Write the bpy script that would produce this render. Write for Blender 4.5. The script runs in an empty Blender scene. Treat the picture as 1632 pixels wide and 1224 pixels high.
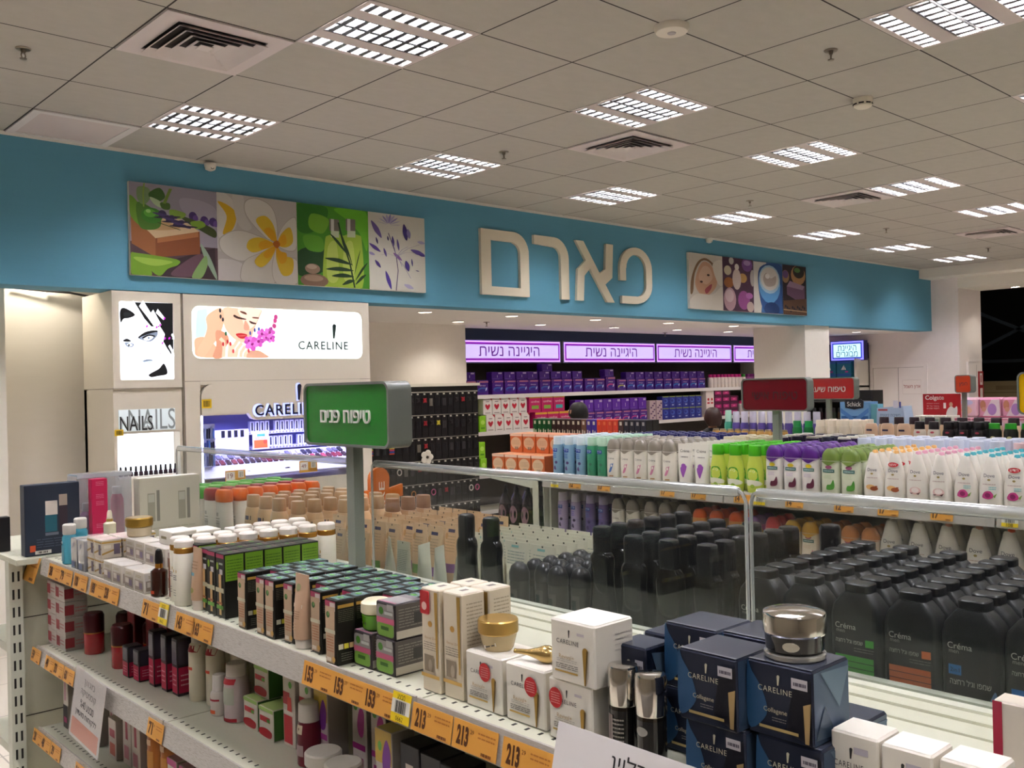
import bpy, bmesh, math, random
from mathutils import Vector, Matrix
random.seed(7)
SC = bpy.context.scene
COL = SC.collection
PI = math.pi

# ---------------------------------------------------------------- camera
YAW, PITCH, ROLL = 0.746984, 0.0016361, -0.0236236
cam_d = bpy.data.cameras.new('camera')
cam = bpy.data.objects.new('camera', cam_d)
COL.objects.link(cam)
SC.camera = cam
cam_d.sensor_fit = 'HORIZONTAL'
cam_d.sensor_width = 36.0
cam_d.lens = 36.0 * 1503.3 / 1632.0
cam_d.clip_start = 0.02
_F = Vector((math.sin(YAW) * math.cos(PITCH), math.cos(YAW) * math.cos(PITCH), math.sin(PITCH)))
_R = _F.cross(Vector((0, 0, 1))).normalized()
_U = _R.cross(_F)
_R2 = math.cos(ROLL) * _R + math.sin(ROLL) * _U
_U2 = -math.sin(ROLL) * _R + math.cos(ROLL) * _U
_m = Matrix((_R2, _U2, -_F)).transposed().to_4x4()
_m.translation = Vector((0, 0, 1.65))
cam.matrix_world = _m

# ---------------------------------------------------------------- world, view
w = bpy.data.worlds.new('world')
SC.world = w
w.use_nodes = True
w.node_tree.nodes['Background'].inputs[0].default_value = (1.0, 0.97, 0.92, 1)
w.node_tree.nodes['Background'].inputs[1].default_value = 0.06
SC.view_settings.view_transform = 'Standard'
SC.view_settings.look = 'None'
SC.view_settings.gamma = 1
SC.view_settings.use_curve_mapping = False
SC.view_settings.exposure = 0.55
SC.cycles.use_denoising = True
SC.cycles.max_bounces = 8
SC.cycles.diffuse_bounces = 4
SC.cycles.transparent_max_bounces = 16
SC.cycles.sample_clamp_indirect = 12.0
SC.cycles.caustics_reflective = False
SC.cycles.caustics_refractive = False
LAMP = 112.0          # radiance of the ceiling tubes

# ---------------------------------------------------------------- materials
def lin(c):
    c = c.lstrip('#')
    v = [int(c[i:i + 2], 16) / 255 for i in (0, 2, 4)]
    return tuple(((x + 0.055) / 1.055) ** 2.4 if x > 0.04045 else x / 12.92 for x in v) + (1,)

_mc = {}
def P(col, rough=0.45, metal=0.0, coat=0.0, emit=0.0, trans=0.0, ior=1.45):
    """A painted, printed or plastic surface: colour, gloss, metal, own light. A faint noise breaks the gloss."""
    key = (col, rough, metal, coat, emit, trans)
    if key in _mc:
        return _mc[key]
    m = bpy.data.materials.new('surface_' + col.lstrip('#'))
    m.use_nodes = True
    nt = m.node_tree
    b = nt.nodes['Principled BSDF']
    b.inputs['Base Color'].default_value = lin(col)
    b.inputs['Roughness'].default_value = rough
    b.inputs['Metallic'].default_value = metal
    b.inputs['Coat Weight'].default_value = coat
    b.inputs['Transmission Weight'].default_value = trans
    b.inputs['IOR'].default_value = ior
    if emit:
        b.inputs['Emission Color'].default_value = lin(col)
        b.inputs['Emission Strength'].default_value = emit
    else:
        n = nt.nodes.new('ShaderNodeTexNoise')
        n.inputs['Scale'].default_value = 60
        r = nt.nodes.new('ShaderNodeMapRange')
        r.inputs['To Min'].default_value = max(0.02, rough - 0.06)
        r.inputs['To Max'].default_value = rough + 0.06
        nt.links.new(n.outputs['Fac'], r.inputs['Value'])
        nt.links.new(r.outputs['Result'], b.inputs['Roughness'])
    _mc[key] = m
    return m

def clear(col, clarity=0.85, rough=0.04, name='clear_plastic', gloss=0.08):
    """Thin clear plastic: light passes straight through, with a sheen and a little haze of its own colour."""
    key = ('clear', col, clarity, rough, gloss)
    if key in _mc:
        return _mc[key]
    m = bpy.data.materials.new(name)
    m.use_nodes = True
    nt = m.node_tree
    nt.nodes.clear()
    o = nt.nodes.new('ShaderNodeOutputMaterial')
    t = nt.nodes.new('ShaderNodeBsdfTransparent')
    t.inputs[0].default_value = tuple(0.5 + 0.5 * x for x in lin(col)[:3]) + (1,)
    d = nt.nodes.new('ShaderNodeBsdfDiffuse')
    d.inputs[0].default_value = lin(col)
    g = nt.nodes.new('ShaderNodeBsdfGlossy')
    g.inputs['Roughness'].default_value = rough
    fr = nt.nodes.new('ShaderNodeLayerWeight')
    fr.inputs[0].default_value = 0.25
    mr = nt.nodes.new('ShaderNodeMapRange')
    mr.inputs['To Min'].default_value = gloss * 0.5
    mr.inputs['To Max'].default_value = min(1, gloss * 6)
    m1 = nt.nodes.new('ShaderNodeMixShader')
    m1.inputs[0].default_value = 1 - clarity
    m2 = nt.nodes.new('ShaderNodeMixShader')
    nt.links.new(fr.outputs['Facing'], mr.inputs['Value'])
    nt.links.new(mr.outputs['Result'], m2.inputs[0])
    nt.links.new(t.outputs[0], m1.inputs[1])
    nt.links.new(d.outputs[0], m1.inputs[2])
    nt.links.new(m1.outputs[0], m2.inputs[1])
    nt.links.new(g.outputs[0], m2.inputs[2])
    nt.links.new(m2.outputs[0], o.inputs[0])
    _mc[key] = m
    return m

def ceiling_mat():
    m = bpy.data.materials.new('ceiling_tiles')
    m.use_nodes = True
    nt = m.node_tree
    b = nt.nodes['Principled BSDF']
    b.inputs['Roughness'].default_value = 0.9
    tc = nt.nodes.new('ShaderNodeTexCoord')
    sp = nt.nodes.new('ShaderNodeSeparateXYZ')
    nt.links.new(tc.outputs['Object'], sp.inputs[0])
    outs = []
    for ax in (0, 1):
        a = nt.nodes.new('ShaderNodeMath'); a.operation = 'PINGPONG'
        a.inputs[1].default_value = 0.3
        nt.links.new(sp.outputs[ax], a.inputs[0])
        c = nt.nodes.new('ShaderNodeMath'); c.operation = 'LESS_THAN'
        c.inputs[1].default_value = 0.0042
        nt.links.new(a.outputs[0], c.inputs[0])
        outs.append(c)
    mx = nt.nodes.new('ShaderNodeMath'); mx.operation = 'MAXIMUM'
    nt.links.new(outs[0].outputs[0], mx.inputs[0]); nt.links.new(outs[1].outputs[0], mx.inputs[1])
    no = nt.nodes.new('ShaderNodeTexNoise'); no.inputs['Scale'].default_value = 220
    no.inputs['Detail'].default_value = 3
    cr = nt.nodes.new('ShaderNodeMix'); cr.data_type = 'RGBA'
    cr.inputs['A'].default_value = lin('#a9a398'); cr.inputs['B'].default_value = lin('#b3ada2')
    nt.links.new(no.outputs['Fac'], cr.inputs['Factor'])
    c2 = nt.nodes.new('ShaderNodeMix'); c2.data_type = 'RGBA'
    c2.inputs['B'].default_value = lin('#2b2420')
    nt.links.new(mx.outputs[0], c2.inputs['Factor'])
    nt.links.new(cr.outputs['Result'], c2.inputs['A'])
    nt.links.new(c2.outputs['Result'], b.inputs['Base Color'])
    return m

def plaster(col, rough=0.85, scale=40, amt=0.04):
    m = bpy.data.materials.new('plaster_' + col.lstrip('#'))
    m.use_nodes = True
    nt = m.node_tree
    b = nt.nodes['Principled BSDF']
    b.inputs['Roughness'].default_value = rough
    n = nt.nodes.new('ShaderNodeTexNoise'); n.inputs['Scale'].default_value = scale
    n.inputs['Detail'].default_value = 4
    mx = nt.nodes.new('ShaderNodeMix'); mx.data_type = 'RGBA'
    c = lin(col)
    mx.inputs['A'].default_value = tuple(x * (1 - amt) for x in c[:3]) + (1,)
    mx.inputs['B'].default_value = tuple(min(1, x * (1 + amt)) for x in c[:3]) + (1,)
    nt.links.new(n.outputs['Fac'], mx.inputs['Factor'])
    nt.links.new(mx.outputs['Result'], b.inputs['Base Color'])
    return m

def floor_mat():
    m = plaster('#cbc2b2', 0.3, 6, 0.06)
    m.name = 'floor_tiles'
    nt = m.node_tree
    b = nt.nodes['Principled BSDF']
    br = nt.nodes.new('ShaderNodeTexBrick')
    br.offset = 0
    br.inputs['Scale'].default_value = 1
    br.inputs['Brick Width'].default_value = 0.6
    br.inputs['Row Height'].default_value = 0.6
    br.inputs['Mortar Size'].default_value = 0.004
    br.inputs['Color1'].default_value = lin('#cdc4b4'); br.inputs['Color2'].default_value = lin('#c6bdad')
    br.inputs['Mortar'].default_value = lin('#8f887b')
    tc = nt.nodes.new('ShaderNodeTexCoord')
    nt.links.new(tc.outputs['Object'], br.inputs['Vector'])
    nt.links.new(br.outputs['Color'], b.inputs['Base Color'])
    return m

# ---------------------------------------------------------------- mesh builder
class MB:
    def __init__(s):
        s.V, s.F, s.I, s.M = [], [], [], []
    def mi(s, m):
        if m not in s.M:
            s.M.append(m)
        return s.M.index(m)
    def add(s, vs, fs, m, T=None):
        o = len(s.V)
        s.V += [tuple(T @ Vector(v)) if T else tuple(v) for v in vs]
        s.F += [tuple(o + i for i in f) for f in fs]
        s.I += [s.mi(m)] * len(fs)
        return s
    def box(s, x0, x1, y0, y1, z0, z1, m, bev=0.0, T=None, seg=1):
        if bev > 0:
            bm = bmesh.new()
            bmesh.ops.create_cube(bm, size=1)
            for v in bm.verts:
                v.co = ((x0 + x1) / 2 + v.co.x * (x1 - x0), (y0 + y1) / 2 + v.co.y * (y1 - y0), (z0 + z1) / 2 + v.co.z * (z1 - z0))
            bmesh.ops.bevel(bm, geom=bm.edges[:], offset=bev, segments=seg, affect='EDGES')
            s.bm(bm, m, T)
            return s
        v = [(x0, y0, z0), (x1, y0, z0), (x1, y1, z0), (x0, y1, z0), (x0, y0, z1), (x1, y0, z1), (x1, y1, z1), (x0, y1, z1)]
        return s.add(v, [(0, 3, 2, 1), (4, 5, 6, 7), (0, 1, 5, 4), (1, 2, 6, 5), (2, 3, 7, 6), (3, 0, 4, 7)], m, T)
    def bm(s, bm, m, T=None):
        bm.verts.index_update()
        s.add([v.co[:] for v in bm.verts], [[v.index for v in f.verts] for f in bm.faces], m, T)
        bm.free()
    def loft(s, rings, m, T=None, n=20, cap=True, ex=2.0):
        """rings: (z, rx, ry[, cx, cy[, exponent]]) stacked up the z axis."""
        vs, fs = [], []
        for r in rings:
            z, rx, ry = r[:3]
            cx, cy = (r[3], r[4]) if len(r) > 4 else (0, 0)
            e = r[5] if len(r) > 5 else ex
            for i in range(n):
                a = 2 * PI * i / n
                c, d = math.cos(a), math.sin(a)
                vs.append((cx + rx * math.copysign(abs(c) ** (2 / e), c), cy + ry * math.copysign(abs(d) ** (2 / e), d), z))
        for k in range(len(rings) - 1):
            for i in range(n):
                j = (i + 1) % n
                fs.append((k * n + i, k * n + j, (k + 1) * n + j, (k + 1) * n + i))
        if cap:
            fs.append(tuple(reversed(range(n))))
            fs.append(tuple((len(rings) - 1) * n + i for i in range(n)))
        return s.add(vs, fs, m, T)
    def prism(s, poly, y0, y1, m, T=None):
        """poly: closed (x, z) outline, pushed from y0 (front) to y1."""
        n = len(poly)
        a = sum(poly[i][0] * poly[(i + 1) % n][1] - poly[(i + 1) % n][0] * poly[i][1] for i in range(n))
        if a < 0:
            poly = poly[::-1]
        vs = [(x, y0, z) for x, z in poly] + [(x, y1, z) for x, z in poly]
        fs = [tuple(range(n)), tuple(reversed(range(n, 2 * n)))] + [(i, i + n, (i + 1) % n + n, (i + 1) % n) for i in range(n)]
        return s.add(vs, fs, m, T)
    def tube(s, pts, r, m, n=8, T=None):
        pts = [Vector(p) for p in pts]
        vs, fs = [], []
        for k, p in enumerate(pts):
            d = (pts[min(k + 1, len(pts) - 1)] - pts[max(k - 1, 0)]).normalized()
            a = d.orthogonal().normalized() if k == 0 else (pa - d * pa.dot(d)).normalized()
            pa = a
            b = d.cross(a)
            for i in range(n):
                t = 2 * PI * i / n
                vs.append(p + r * (math.cos(t) * a + math.sin(t) * b))
        for k in range(len(pts) - 1):
            for i in range(n):
                j = (i + 1) % n
                fs.append((k * n + i, k * n + j, (k + 1) * n + j, (k + 1) * n + i))
        fs.append(tuple(reversed(range(n)))); fs.append(tuple((len(pts) - 1) * n + i for i in range(n)))
        return s.add(vs, fs, m, T)
    def mesh(s, name, smooth=True, angle=35):
        me = bpy.data.meshes.new(name)
        me.from_pydata(s.V, [], s.F)
        for m in s.M:
            me.materials.append(m)
        me.polygons.foreach_set('material_index', s.I)
        if smooth:
            me.polygons.foreach_set('use_smooth', [True] * len(s.F))
            me.set_sharp_from_angle(angle=math.radians(angle))
        me.update()
        return me
    def build(s, name, parent=None, smooth=True, angle=35):
        o = bpy.data.objects.new(name, s.mesh(name, smooth, angle))
        COL.objects.link(o)
        if parent:
            o.parent = parent
        return o

def tag(o, label=None, cat=None, group=None, kind=None):
    if label: o['label'] = label
    if cat: o['category'] = cat
    if group: o['group'] = group
    if kind: o['kind'] = kind
    return o
def empty(name, loc=(0, 0, 0), rz=0, label=None, cat=None, group=None):
    o = bpy.data.objects.new(name, None)
    o.empty_display_size = 0.05
    COL.objects.link(o)
    o.location = loc
    o.rotation_euler = (0, 0, rz)
    return tag(o, label, cat, group)
def struct(mb, name, smooth=False):
    return tag(mb.build(name, None, smooth), kind='structure')
_kids = {}
def kids(o):
    return [c for c in o.children]
def copy_tree(o, parent=None):
    c = o.copy()
    COL.objects.link(c)
    if parent:
        c.parent = parent
        c.matrix_parent_inverse = o.matrix_parent_inverse
    for ch in _kids.get(o.name) or kids(o):
        copy_tree(ch, c)
    return c

class Proto:
    """One product, built once where it first stands; every later place gets a copy of the thing and its parts."""
    def __init__(s, maker):
        s.maker, s.root = maker, None
    def put(s, loc, rz, label, cat, group=None, name=None):
        if s.root is None:
            o = s.root = s.maker()
        else:
            o = copy_tree(s.root)
        o.location = loc
        o.rotation_euler = (0, 0, rz)
        for k in ('label', 'category', 'group'):
            if k in o: del o[k]
        tag(o, label, cat, group)
        return o

# ---------------------------------------------------------------- flat print: shapes and lettering laid on a surface
_tc = {}
def text_geo(body, size, bold=0.0, space=1.0):
    """Outline of a line of writing as flat faces, centred on 0, in x and z."""
    key = (body, bold, space)
    if key not in _tc:
        cu = bpy.data.curves.new('lettering', 'FONT')
        cu.body = body.replace('\u05ea', '\u05d7')
        cu.size = 1
        cu.resolution_u = 4
        cu.offset = bold
        cu.space_character = space
        cu.align_x = 'CENTER'
        ob = bpy.data.objects.new('lettering', cu)
        me = bpy.data.meshes.new_from_object(ob)
        vs = [(v.co.x, v.co.y) for v in me.vertices]
        fs = [tuple(p.vertices) for p in me.polygons]
        bpy.data.objects.remove(ob); bpy.data.curves.remove(cu); bpy.data.meshes.remove(me)
        if vs and body[0] == '\u05ea':          # the foot of a final tav
            fx, fz = min(v[0] for v in vs), min(v[1] for v in vs if v[0] < min(q[0] for q in vs) + .05)
            n = len(vs)
            vs += [(fx - .085, fz), (fx + .04, fz), (fx + .04, fz + .075), (fx - .085, fz + .075)]
            fs.append((n, n + 1, n + 2, n + 3))
        if vs:
            x0, x1 = min(v[0] for v in vs), max(v[0] for v in vs)
            y0, y1 = min(v[1] for v in vs), max(v[1] for v in vs)
            vs = [(x - (x0 + x1) / 2, y - (y0 + y1) / 2) for x, y in vs]
            _tc[key] = (vs, fs, x1 - x0, y1 - y0)
        else:
            _tc[key] = ([], [], 1, 1)
    vs, fs, ww, hh = _tc[key]
    return vs, fs, ww, hh
def heb(s):
    return s[::-1]

def blob(pts, n=6):
    """A closed smooth outline through pts (Catmull-Rom)."""
    out = []
    k = len(pts)
    for i in range(k):
        p0, p1, p2, p3 = pts[i - 1], pts[i], pts[(i + 1) % k], pts[(i + 2) % k]
        for j in range(n):
            t = j / n
            out.append(tuple(0.5 * (2 * p1[a] + (p2[a] - p0[a]) * t + (2 * p0[a] - 5 * p1[a] + 4 * p2[a] - p3[a]) * t * t + (3 * p1[a] - p0[a] - 3 * p2[a] + p3[a]) * t ** 3) for a in (0, 1)))
    return out

class Print:
    """Print on a surface: items are laid in order, each a hair above the one before. put(x, z, lift) gives the 3D point."""
    def __init__(s, mb, put, step=0.00025):
        s.mb, s.put, s.step, s.k = mb, put, step, 0
    def _go(s, vs, fs, m):
        s.k += 1
        h = s.k * s.step
        s.mb.add([s.put(x, z, h) for x, z in vs], fs, m)
        return s
    def poly(s, pts, m):
        bm = bmesh.new()
        vv = [bm.verts.new((x, z, 0)) for x, z in pts]
        try:
            f = bm.faces.new(vv)
        except ValueError:
            bm.free(); return s
        f.normal_update()
        if f.normal.z < 0:
            f.normal_flip()
        bmesh.ops.triangulate(bm, faces=[f])
        bm.verts.index_update()
        vs = [v.co.xy[:] for v in bm.verts]; fs = [[v.index for v in q.verts] for q in bm.faces]
        bm.free()
        return s._go(vs, fs, m)
    def blob(s, pts, m, n=5):
        return s.poly(blob(pts, n), m)
    def rect(s, x0, x1, z0, z1, m, nx=1, nz=1):
        vs = [(x0 + (x1 - x0) * i / nx, z0 + (z1 - z0) * j / nz) for j in range(nz + 1) for i in range(nx + 1)]
        fs = [(j * (nx + 1) + i, j * (nx + 1) + i + 1, (j + 1) * (nx + 1) + i + 1, (j + 1) * (nx + 1) + i) for j in range(nz) for i in range(nx)]
        return s._go(vs, fs, m)
    def oval(s, cx, cz, rx, rz, m, rot=0, n=16):
        c, d = math.cos(rot), math.sin(rot)
        p = []
        for i in range(n):
            a = 2 * PI * i / n
            u, v = rx * math.cos(a), rz * math.sin(a)
            p.append((cx + u * c - v * d, cz + u * d + v * c))
        return s._go([(cx, cz)] + p, [(0, i + 1, (i + 1) % n + 1) for i in range(n)], m)
    def stroke(s, pts, wd, m):
        """A ribbon of width wd along pts; wd may be (start, end)."""
        w0, w1 = wd if isinstance(wd, tuple) else (wd, wd)
        vs, n = [], len(pts)
        for i, p in enumerate(pts):
            a, b = pts[max(0, i - 1)], pts[min(n - 1, i + 1)]
            dx, dz = b[0] - a[0], b[1] - a[1]
            L = math.hypot(dx, dz) or 1
            h = (w0 + (w1 - w0) * i / max(1, n - 1)) / 2
            vs += [(p[0] - dz / L * h, p[1] + dx / L * h), (p[0] + dz / L * h, p[1] - dx / L * h)]
        return s._go(vs, [(2 * i + 1, 2 * i + 3, 2 * i + 2, 2 * i) for i in range(n - 1)], m)
    def text(s, cx, cz, width, body, m, height=None, bold=0.0, rot=0, space=1.0):
        vs, fs, ww, hh = text_geo(body, 1, 0 if any(ch > '\u0590' for ch in body) else bold, space)
        sx = width / ww
        sz = (height / hh) if height else sx
        c, d = math.cos(rot), math.sin(rot)
        return s._go([(cx + x * sx * c - z * sz * d, cz + x * sx * d + z * sz * c) for x, z in vs], fs, m)
    def lines(s, x0, x1, z0, z1, n, m, fill=0.45, seed=1):
        """Small print too fine to read: n thin broken rules."""
        rr = random.Random(seed)
        dz = (z1 - z0) / n
        for i in range(n):
            z = z1 - (i + 0.5) * dz
            x = x0
            vs, fs = [], []
            while x < x1:
                e = min(x1, x + (x1 - x0) * rr.uniform(0.08, 0.3))
                o = len(vs)
                vs += [(x, z - dz * fill / 2), (e, z - dz * fill / 2), (e, z + dz * fill / 2), (x, z + dz * fill / 2)]
                fs.append((o, o + 1, o + 2, o + 3))
                x = e + (x1 - x0) * 0.03
            s._go(vs, fs, m)
            s.k -= 1
        s.k += 1
        return s
    def barcode(s, x0, x1, z0, z1, m, n=14):
        vs, fs = [], []
        rr = random.Random(3)
        for i in range(n):
            a = x0 + (x1 - x0) * i / n
            b = a + (x1 - x0) / n * rr.choice((0.3, 0.5, 0.75))
            o = len(vs)
            vs += [(a, z0), (b, z0), (b, z1), (a, z1)]
            fs.append((o, o + 1, o + 2, o + 3))
        return s._go(vs, fs, m)

def on_front(y):
    return lambda x, z, h: (x, y - h, z)
def on_side(x):                       # the face towards +x; print x runs along +y
    return lambda u, z, h: (x + h, u, z)
def on_top(z):
    return lambda x, y, h: (x, y, z + h)
def on_loft(rings, ex=2.0):
    """Front (-y) skin of a lofted body."""
    def put(x, z, h):
        k = 0
        while k < len(rings) - 2 and z > rings[k + 1][0]:
            k += 1
        a, b = rings[k], rings[k + 1]
        t = max(0, min(1, (z - a[0]) / ((b[0] - a[0]) or 1)))
        rx, ry = a[1] + (b[1] - a[1]) * t, a[2] + (b[2] - a[2]) * t
        ca = (a[4] if len(a) > 4 else 0); cb = (b[4] if len(b) > 4 else 0)
        e = a[5] if len(a) > 5 else ex
        q = min(0.999, abs(x) / max(rx, 1e-6))
        return (x, ca + (cb - ca) * t - ry * (1 - q ** e) ** (1 / e) - 0.0006 - h, z)
    return put

def homog(src):
    """Map from four traced corners (TL, TR, BR, BL) to the unit square (x to the side, z up)."""
    dst = [(0, 1), (1, 1), (1, 0), (0, 0)]
    A = []
    for (x, y), (u, v) in zip(src, dst):
        A.append([x, y, 1, 0, 0, 0, -u * x, -u * y, u])
        A.append([0, 0, 0, x, y, 1, -v * x, -v * y, v])
    n = 8
    for i in range(n):
        p = max(range(i, n), key=lambda r: abs(A[r][i]))
        A[i], A[p] = A[p], A[i]
        for r in range(n):
            if r != i:
                f = A[r][i] / A[i][i]
                A[r] = [a - f * b for a, b in zip(A[r], A[i])]
    h = [A[i][8] / A[i][i] for i in range(n)]
    def f(x, y):
        q = h[6] * x + h[7] * y + 1
        return ((h[0] * x + h[1] * y + h[2]) / q, (h[3] * x + h[4] * y + h[5]) / q)
    return f

WH = P('#e9e6dc', 0.5)
BK = P('#141414', 0.5)
# ================================================================ THE SETTING
CZ = 3.248            # ceiling
GX, GY, T6 = 1.0285, 6.2076, 0.6
WALLW = plaster('#e6e0d4')
LAMPS = [(i, j) for j in range(5) for i in range(-2, 8) if -4 < GX + (2.5 + 3 * i) * T6 < 13.9]
_holes = {(2 + 3 * i, -2 - 3 * j) for i, j in LAMPS}
b = MB(); CM = ceiling_mat()
for u in range(-11, 23):
    for v_ in range(-21, 1):
        if (u, v_) not in _holes:
            b.add([(u * T6, v_ * T6, 0), (u * T6, (v_ + 1) * T6, 0), ((u + 1) * T6, (v_ + 1) * T6, 0), ((u + 1) * T6, v_ * T6, 0)], [(0, 1, 2, 3)], CM)
b.box(-11 * T6, 22.45 * T6, -21 * T6, T6, .16, .2, CM)
o = struct(b, 'ceiling'); o.location = (GX, GY, CZ)
b = MB(); b.box(-6, 22, -6, 9.4, -0.05, 0, floor_mat()); struct(b, 'floor')
b = MB(); b.box(-5.4, 14.5, 6.2, 6.45, 2.33, CZ, plaster('#5791a8', 0.8, 60, 0.03)); struct(b, 'wall_soffit')
b = MB(); b.box(4.25, 14.9, 6.45, 8.9, 2.33, 2.4, plaster('#e9e2dc')); struct(b, 'ceiling_lower')
b = MB(); b.box(-5.4, 4.25, 6.45, 7.0, 2.62, 2.7, WALLW); struct(b, 'ceiling_recess')
b = MB(); b.box(-5.4, 4.3, 6.93, 7.05, 0, 2.62, plaster('#dcd4c6')); struct(b, 'wall_left')
b = MB(); b.box(4.2, 14.5, 8.75, 8.9, 0, 2.33, plaster('#2a3a5e', 0.8)); struct(b, 'wall_back')
b = MB(); b.box(14.5, 15.35, 5.8, 8.9, 0, CZ, plaster('#ece3df')); struct(b, 'wall_right')
b = MB(); b.box(14.5, 15.35, -6, 5.8, 2.95, CZ, WALLW); struct(b, 'wall_header')
b = MB(); b.box(14.1, 14.5, -6, 6.2, 3.105, CZ, WALLW); struct(b, 'trim_bulkhead')
b = MB(); b.box(-5.5, -5.4, -6, 9, 0, CZ, WALLW); struct(b, 'wall_west')
b = MB(); b.box(-5.4, 15, -6.1, -6, 0, CZ, WALLW); struct(b, 'wall_south')
b = MB(); b.box(10.87, 11.48, 6.25, 7.0, 0, 2.33, plaster('#ebe6da')); struct(b, 'column_front')
b = MB(); b.box(4.9, 6.72, 8.0, 8.15, 0, 2.33, plaster('#e6ded6')); struct(b, 'wall_partition')
# warehouse beyond the opening
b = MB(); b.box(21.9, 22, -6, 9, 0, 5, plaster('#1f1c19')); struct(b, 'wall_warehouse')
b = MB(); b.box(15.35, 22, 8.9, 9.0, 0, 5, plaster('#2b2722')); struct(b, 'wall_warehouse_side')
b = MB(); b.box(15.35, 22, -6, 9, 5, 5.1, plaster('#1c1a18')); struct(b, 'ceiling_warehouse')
# small wall trim where ceiling meets the blue wall
b = MB(); b.box(-5.4, 14.1, 6.185, 6.2, CZ - 0.02, CZ, P('#d8d3c8', 0.6)); struct(b, 'trim_ceiling')

# ---------------------------------------------------------------- ceiling lamps
GREYPINK = P('#c9bdb8', 0.5)
LOUV = P('#343434', 0.3)
TUBE = P('#f8f6ff', 0.5, emit=LAMP)
def make_lamp():
    r = empty('ceiling_lamp')
    p = MB()
    h = 0.297
    p.box(-.3, .3, -.3, .3, 0.06, 0.064, P('#d8d4cc', 0.5))
    for s in (-1, 1):
        p.box(-.3, .3, s * .299 - .001, s * .299 + .001, -.001, .06, P('#d8d4cc', 0.5)); p.box(s * .299 - .001, s * .299 + .001, -.3, .3, -.001, .06, P('#d8d4cc', 0.5))
    for y in (-.185, -.105, .105, .185):
        p.box(-.285, .285, y - .001, y + .001, .0, .06, P('#6a6a68', 0.4))
    bands = ((-0.27, -0.185), (-0.105, 0.105), (0.185, 0.27))       # openings, across y
    ys = [-h] + [v for q in bands for v in q] + [h]
    for i in range(0, 8, 2):
        p.box(-h, h, ys[i], ys[i + 1], -0.003, 0.0, GREYPINK)
    p.box(-h, -0.275, -h, h, -0.0031, 0.0, GREYPINK); p.box(0.275, h, -h, h, -0.0031, 0.0, GREYPINK)
    p.build('housing', r, False)
    tubes = (-0.2275, -0.052, 0.052, 0.2275)
    for y in tubes:
        t = MB(); t.box(-0.262, 0.262, y - 0.024, y + 0.024, .036, .042, TUBE); t.build('tube', r, False)
    for y in tubes:
        l = MB()
        for i in range(8):
            x = -0.24 + i * 0.48 / 7
            l.add([(x - .013, y - .041, .0), (x + .013, y - .041, .0), (x, y - .041, .033), (x - .013, y + .041, .0), (x + .013, y + .041, .0), (x, y + .041, .033)], [(0, 1, 4, 3), (1, 2, 5, 4), (2, 0, 3, 5), (0, 2, 1), (3, 4, 5)], LOUV)
        for s in (-1, 1):
            l.box(-0.275, 0.275, y + s * 0.0435 - 0.0015, y + s * 0.0435 + 0.0015, -0.002, 0.03, LOUV)
        l.build('louver', r, False)
    return r
LP = Proto(make_lamp)
CNT = ('first', 'second', 'third', 'fourth', 'fifth', 'sixth', 'seventh', 'eighth', 'ninth', 'tenth', 'eleventh', 'twelfth', 'thirteenth', 'fourteenth', 'fifteenth', 'sixteenth')
ROWS = ('along the blue wall', 'in the second row from the blue wall', 'in the third row from the blue wall', 'in the fourth row from the blue wall', 'in the fifth row from the blue wall')
for j in range(5):
    for i in range(-2, 8):
        x, y = GX + (2.5 + 3 * i) * T6, GY - (1.5 + 3 * j) * T6
        if x > 13.9 or x < -4: continue
        seen = (i >= 0)
        LP.put((x, y, CZ), 0, 'louvered ceiling lamp %s, %s' % (ROWS[j], CNT[i] + ' past the air vent' if seen else CNT[-1 - i] + ' before the air vent'), 'ceiling lamp', 'louvered ceiling lamps')

def make_vent():
    r = empty('ceiling_vent')
    f = MB(); h = 0.295
    for a, c in ((h, 0.21),):
        f.box(-a, a, c, a, -0.008, 0, GREYPINK); f.box(-a, a, -a, -c, -0.008, 0, GREYPINK)
        f.box(-a, -c, -c, c, -0.008, 0, GREYPINK); f.box(c, a, -c, c, -0.008, 0, GREYPINK)
    f.build('frame', r, False)
    k = MB(); k.box(-0.22, 0.22, -0.22, 0.22, -0.0012, -0.0004, P('#2a2422', 0.9)); k.build('backing', r, False)
    for i in range(4):
        c = MB()
        ro, ri, zo, zi = 0.21 - 0.048 * i, 0.21 - 0.048 * i - 0.03, -0.026 + 0.003 * i, -0.003
        vs = []
        for q, z in ((ro, zo), (ri, zi), (ri + 0.002, zi), (ro, zo + 0.002)):
            vs += [(-q, -q, z), (q, -q, z), (q, q, z), (-q, q, z)]
        fs = []
        for u in range(4):
            for e in range(4):
                fs.append((u * 4 + e, u * 4 + (e + 1) % 4, ((u + 1) % 4) * 4 + (e + 1) % 4, ((u + 1) % 4) * 4 + e))
        c.add(vs, fs, P('#cfc4c0', 0.5)); c.build('blade', r, False)
    c = MB(); c.box(-0.03, 0.03, -0.03, 0.03, -0.02, -0.016, P('#cfc4c0', 0.5)); c.build('blade', r, False)
    return r
VP = Proto(make_vent)
for x, t in ((1.93, 'beside the first lamp in its row'), (4.93, 'next to the second lamp of the middle row'), (7.93, 'next to the fourth lamp of the middle row'), (11.23, 'last in line toward the warehouse opening')):
    VP.put((x, GY - 3.5 * T6, CZ), 0, 'square white air vent with nested blades, ' + t, 'air vent', 'square ceiling vents')

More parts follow.
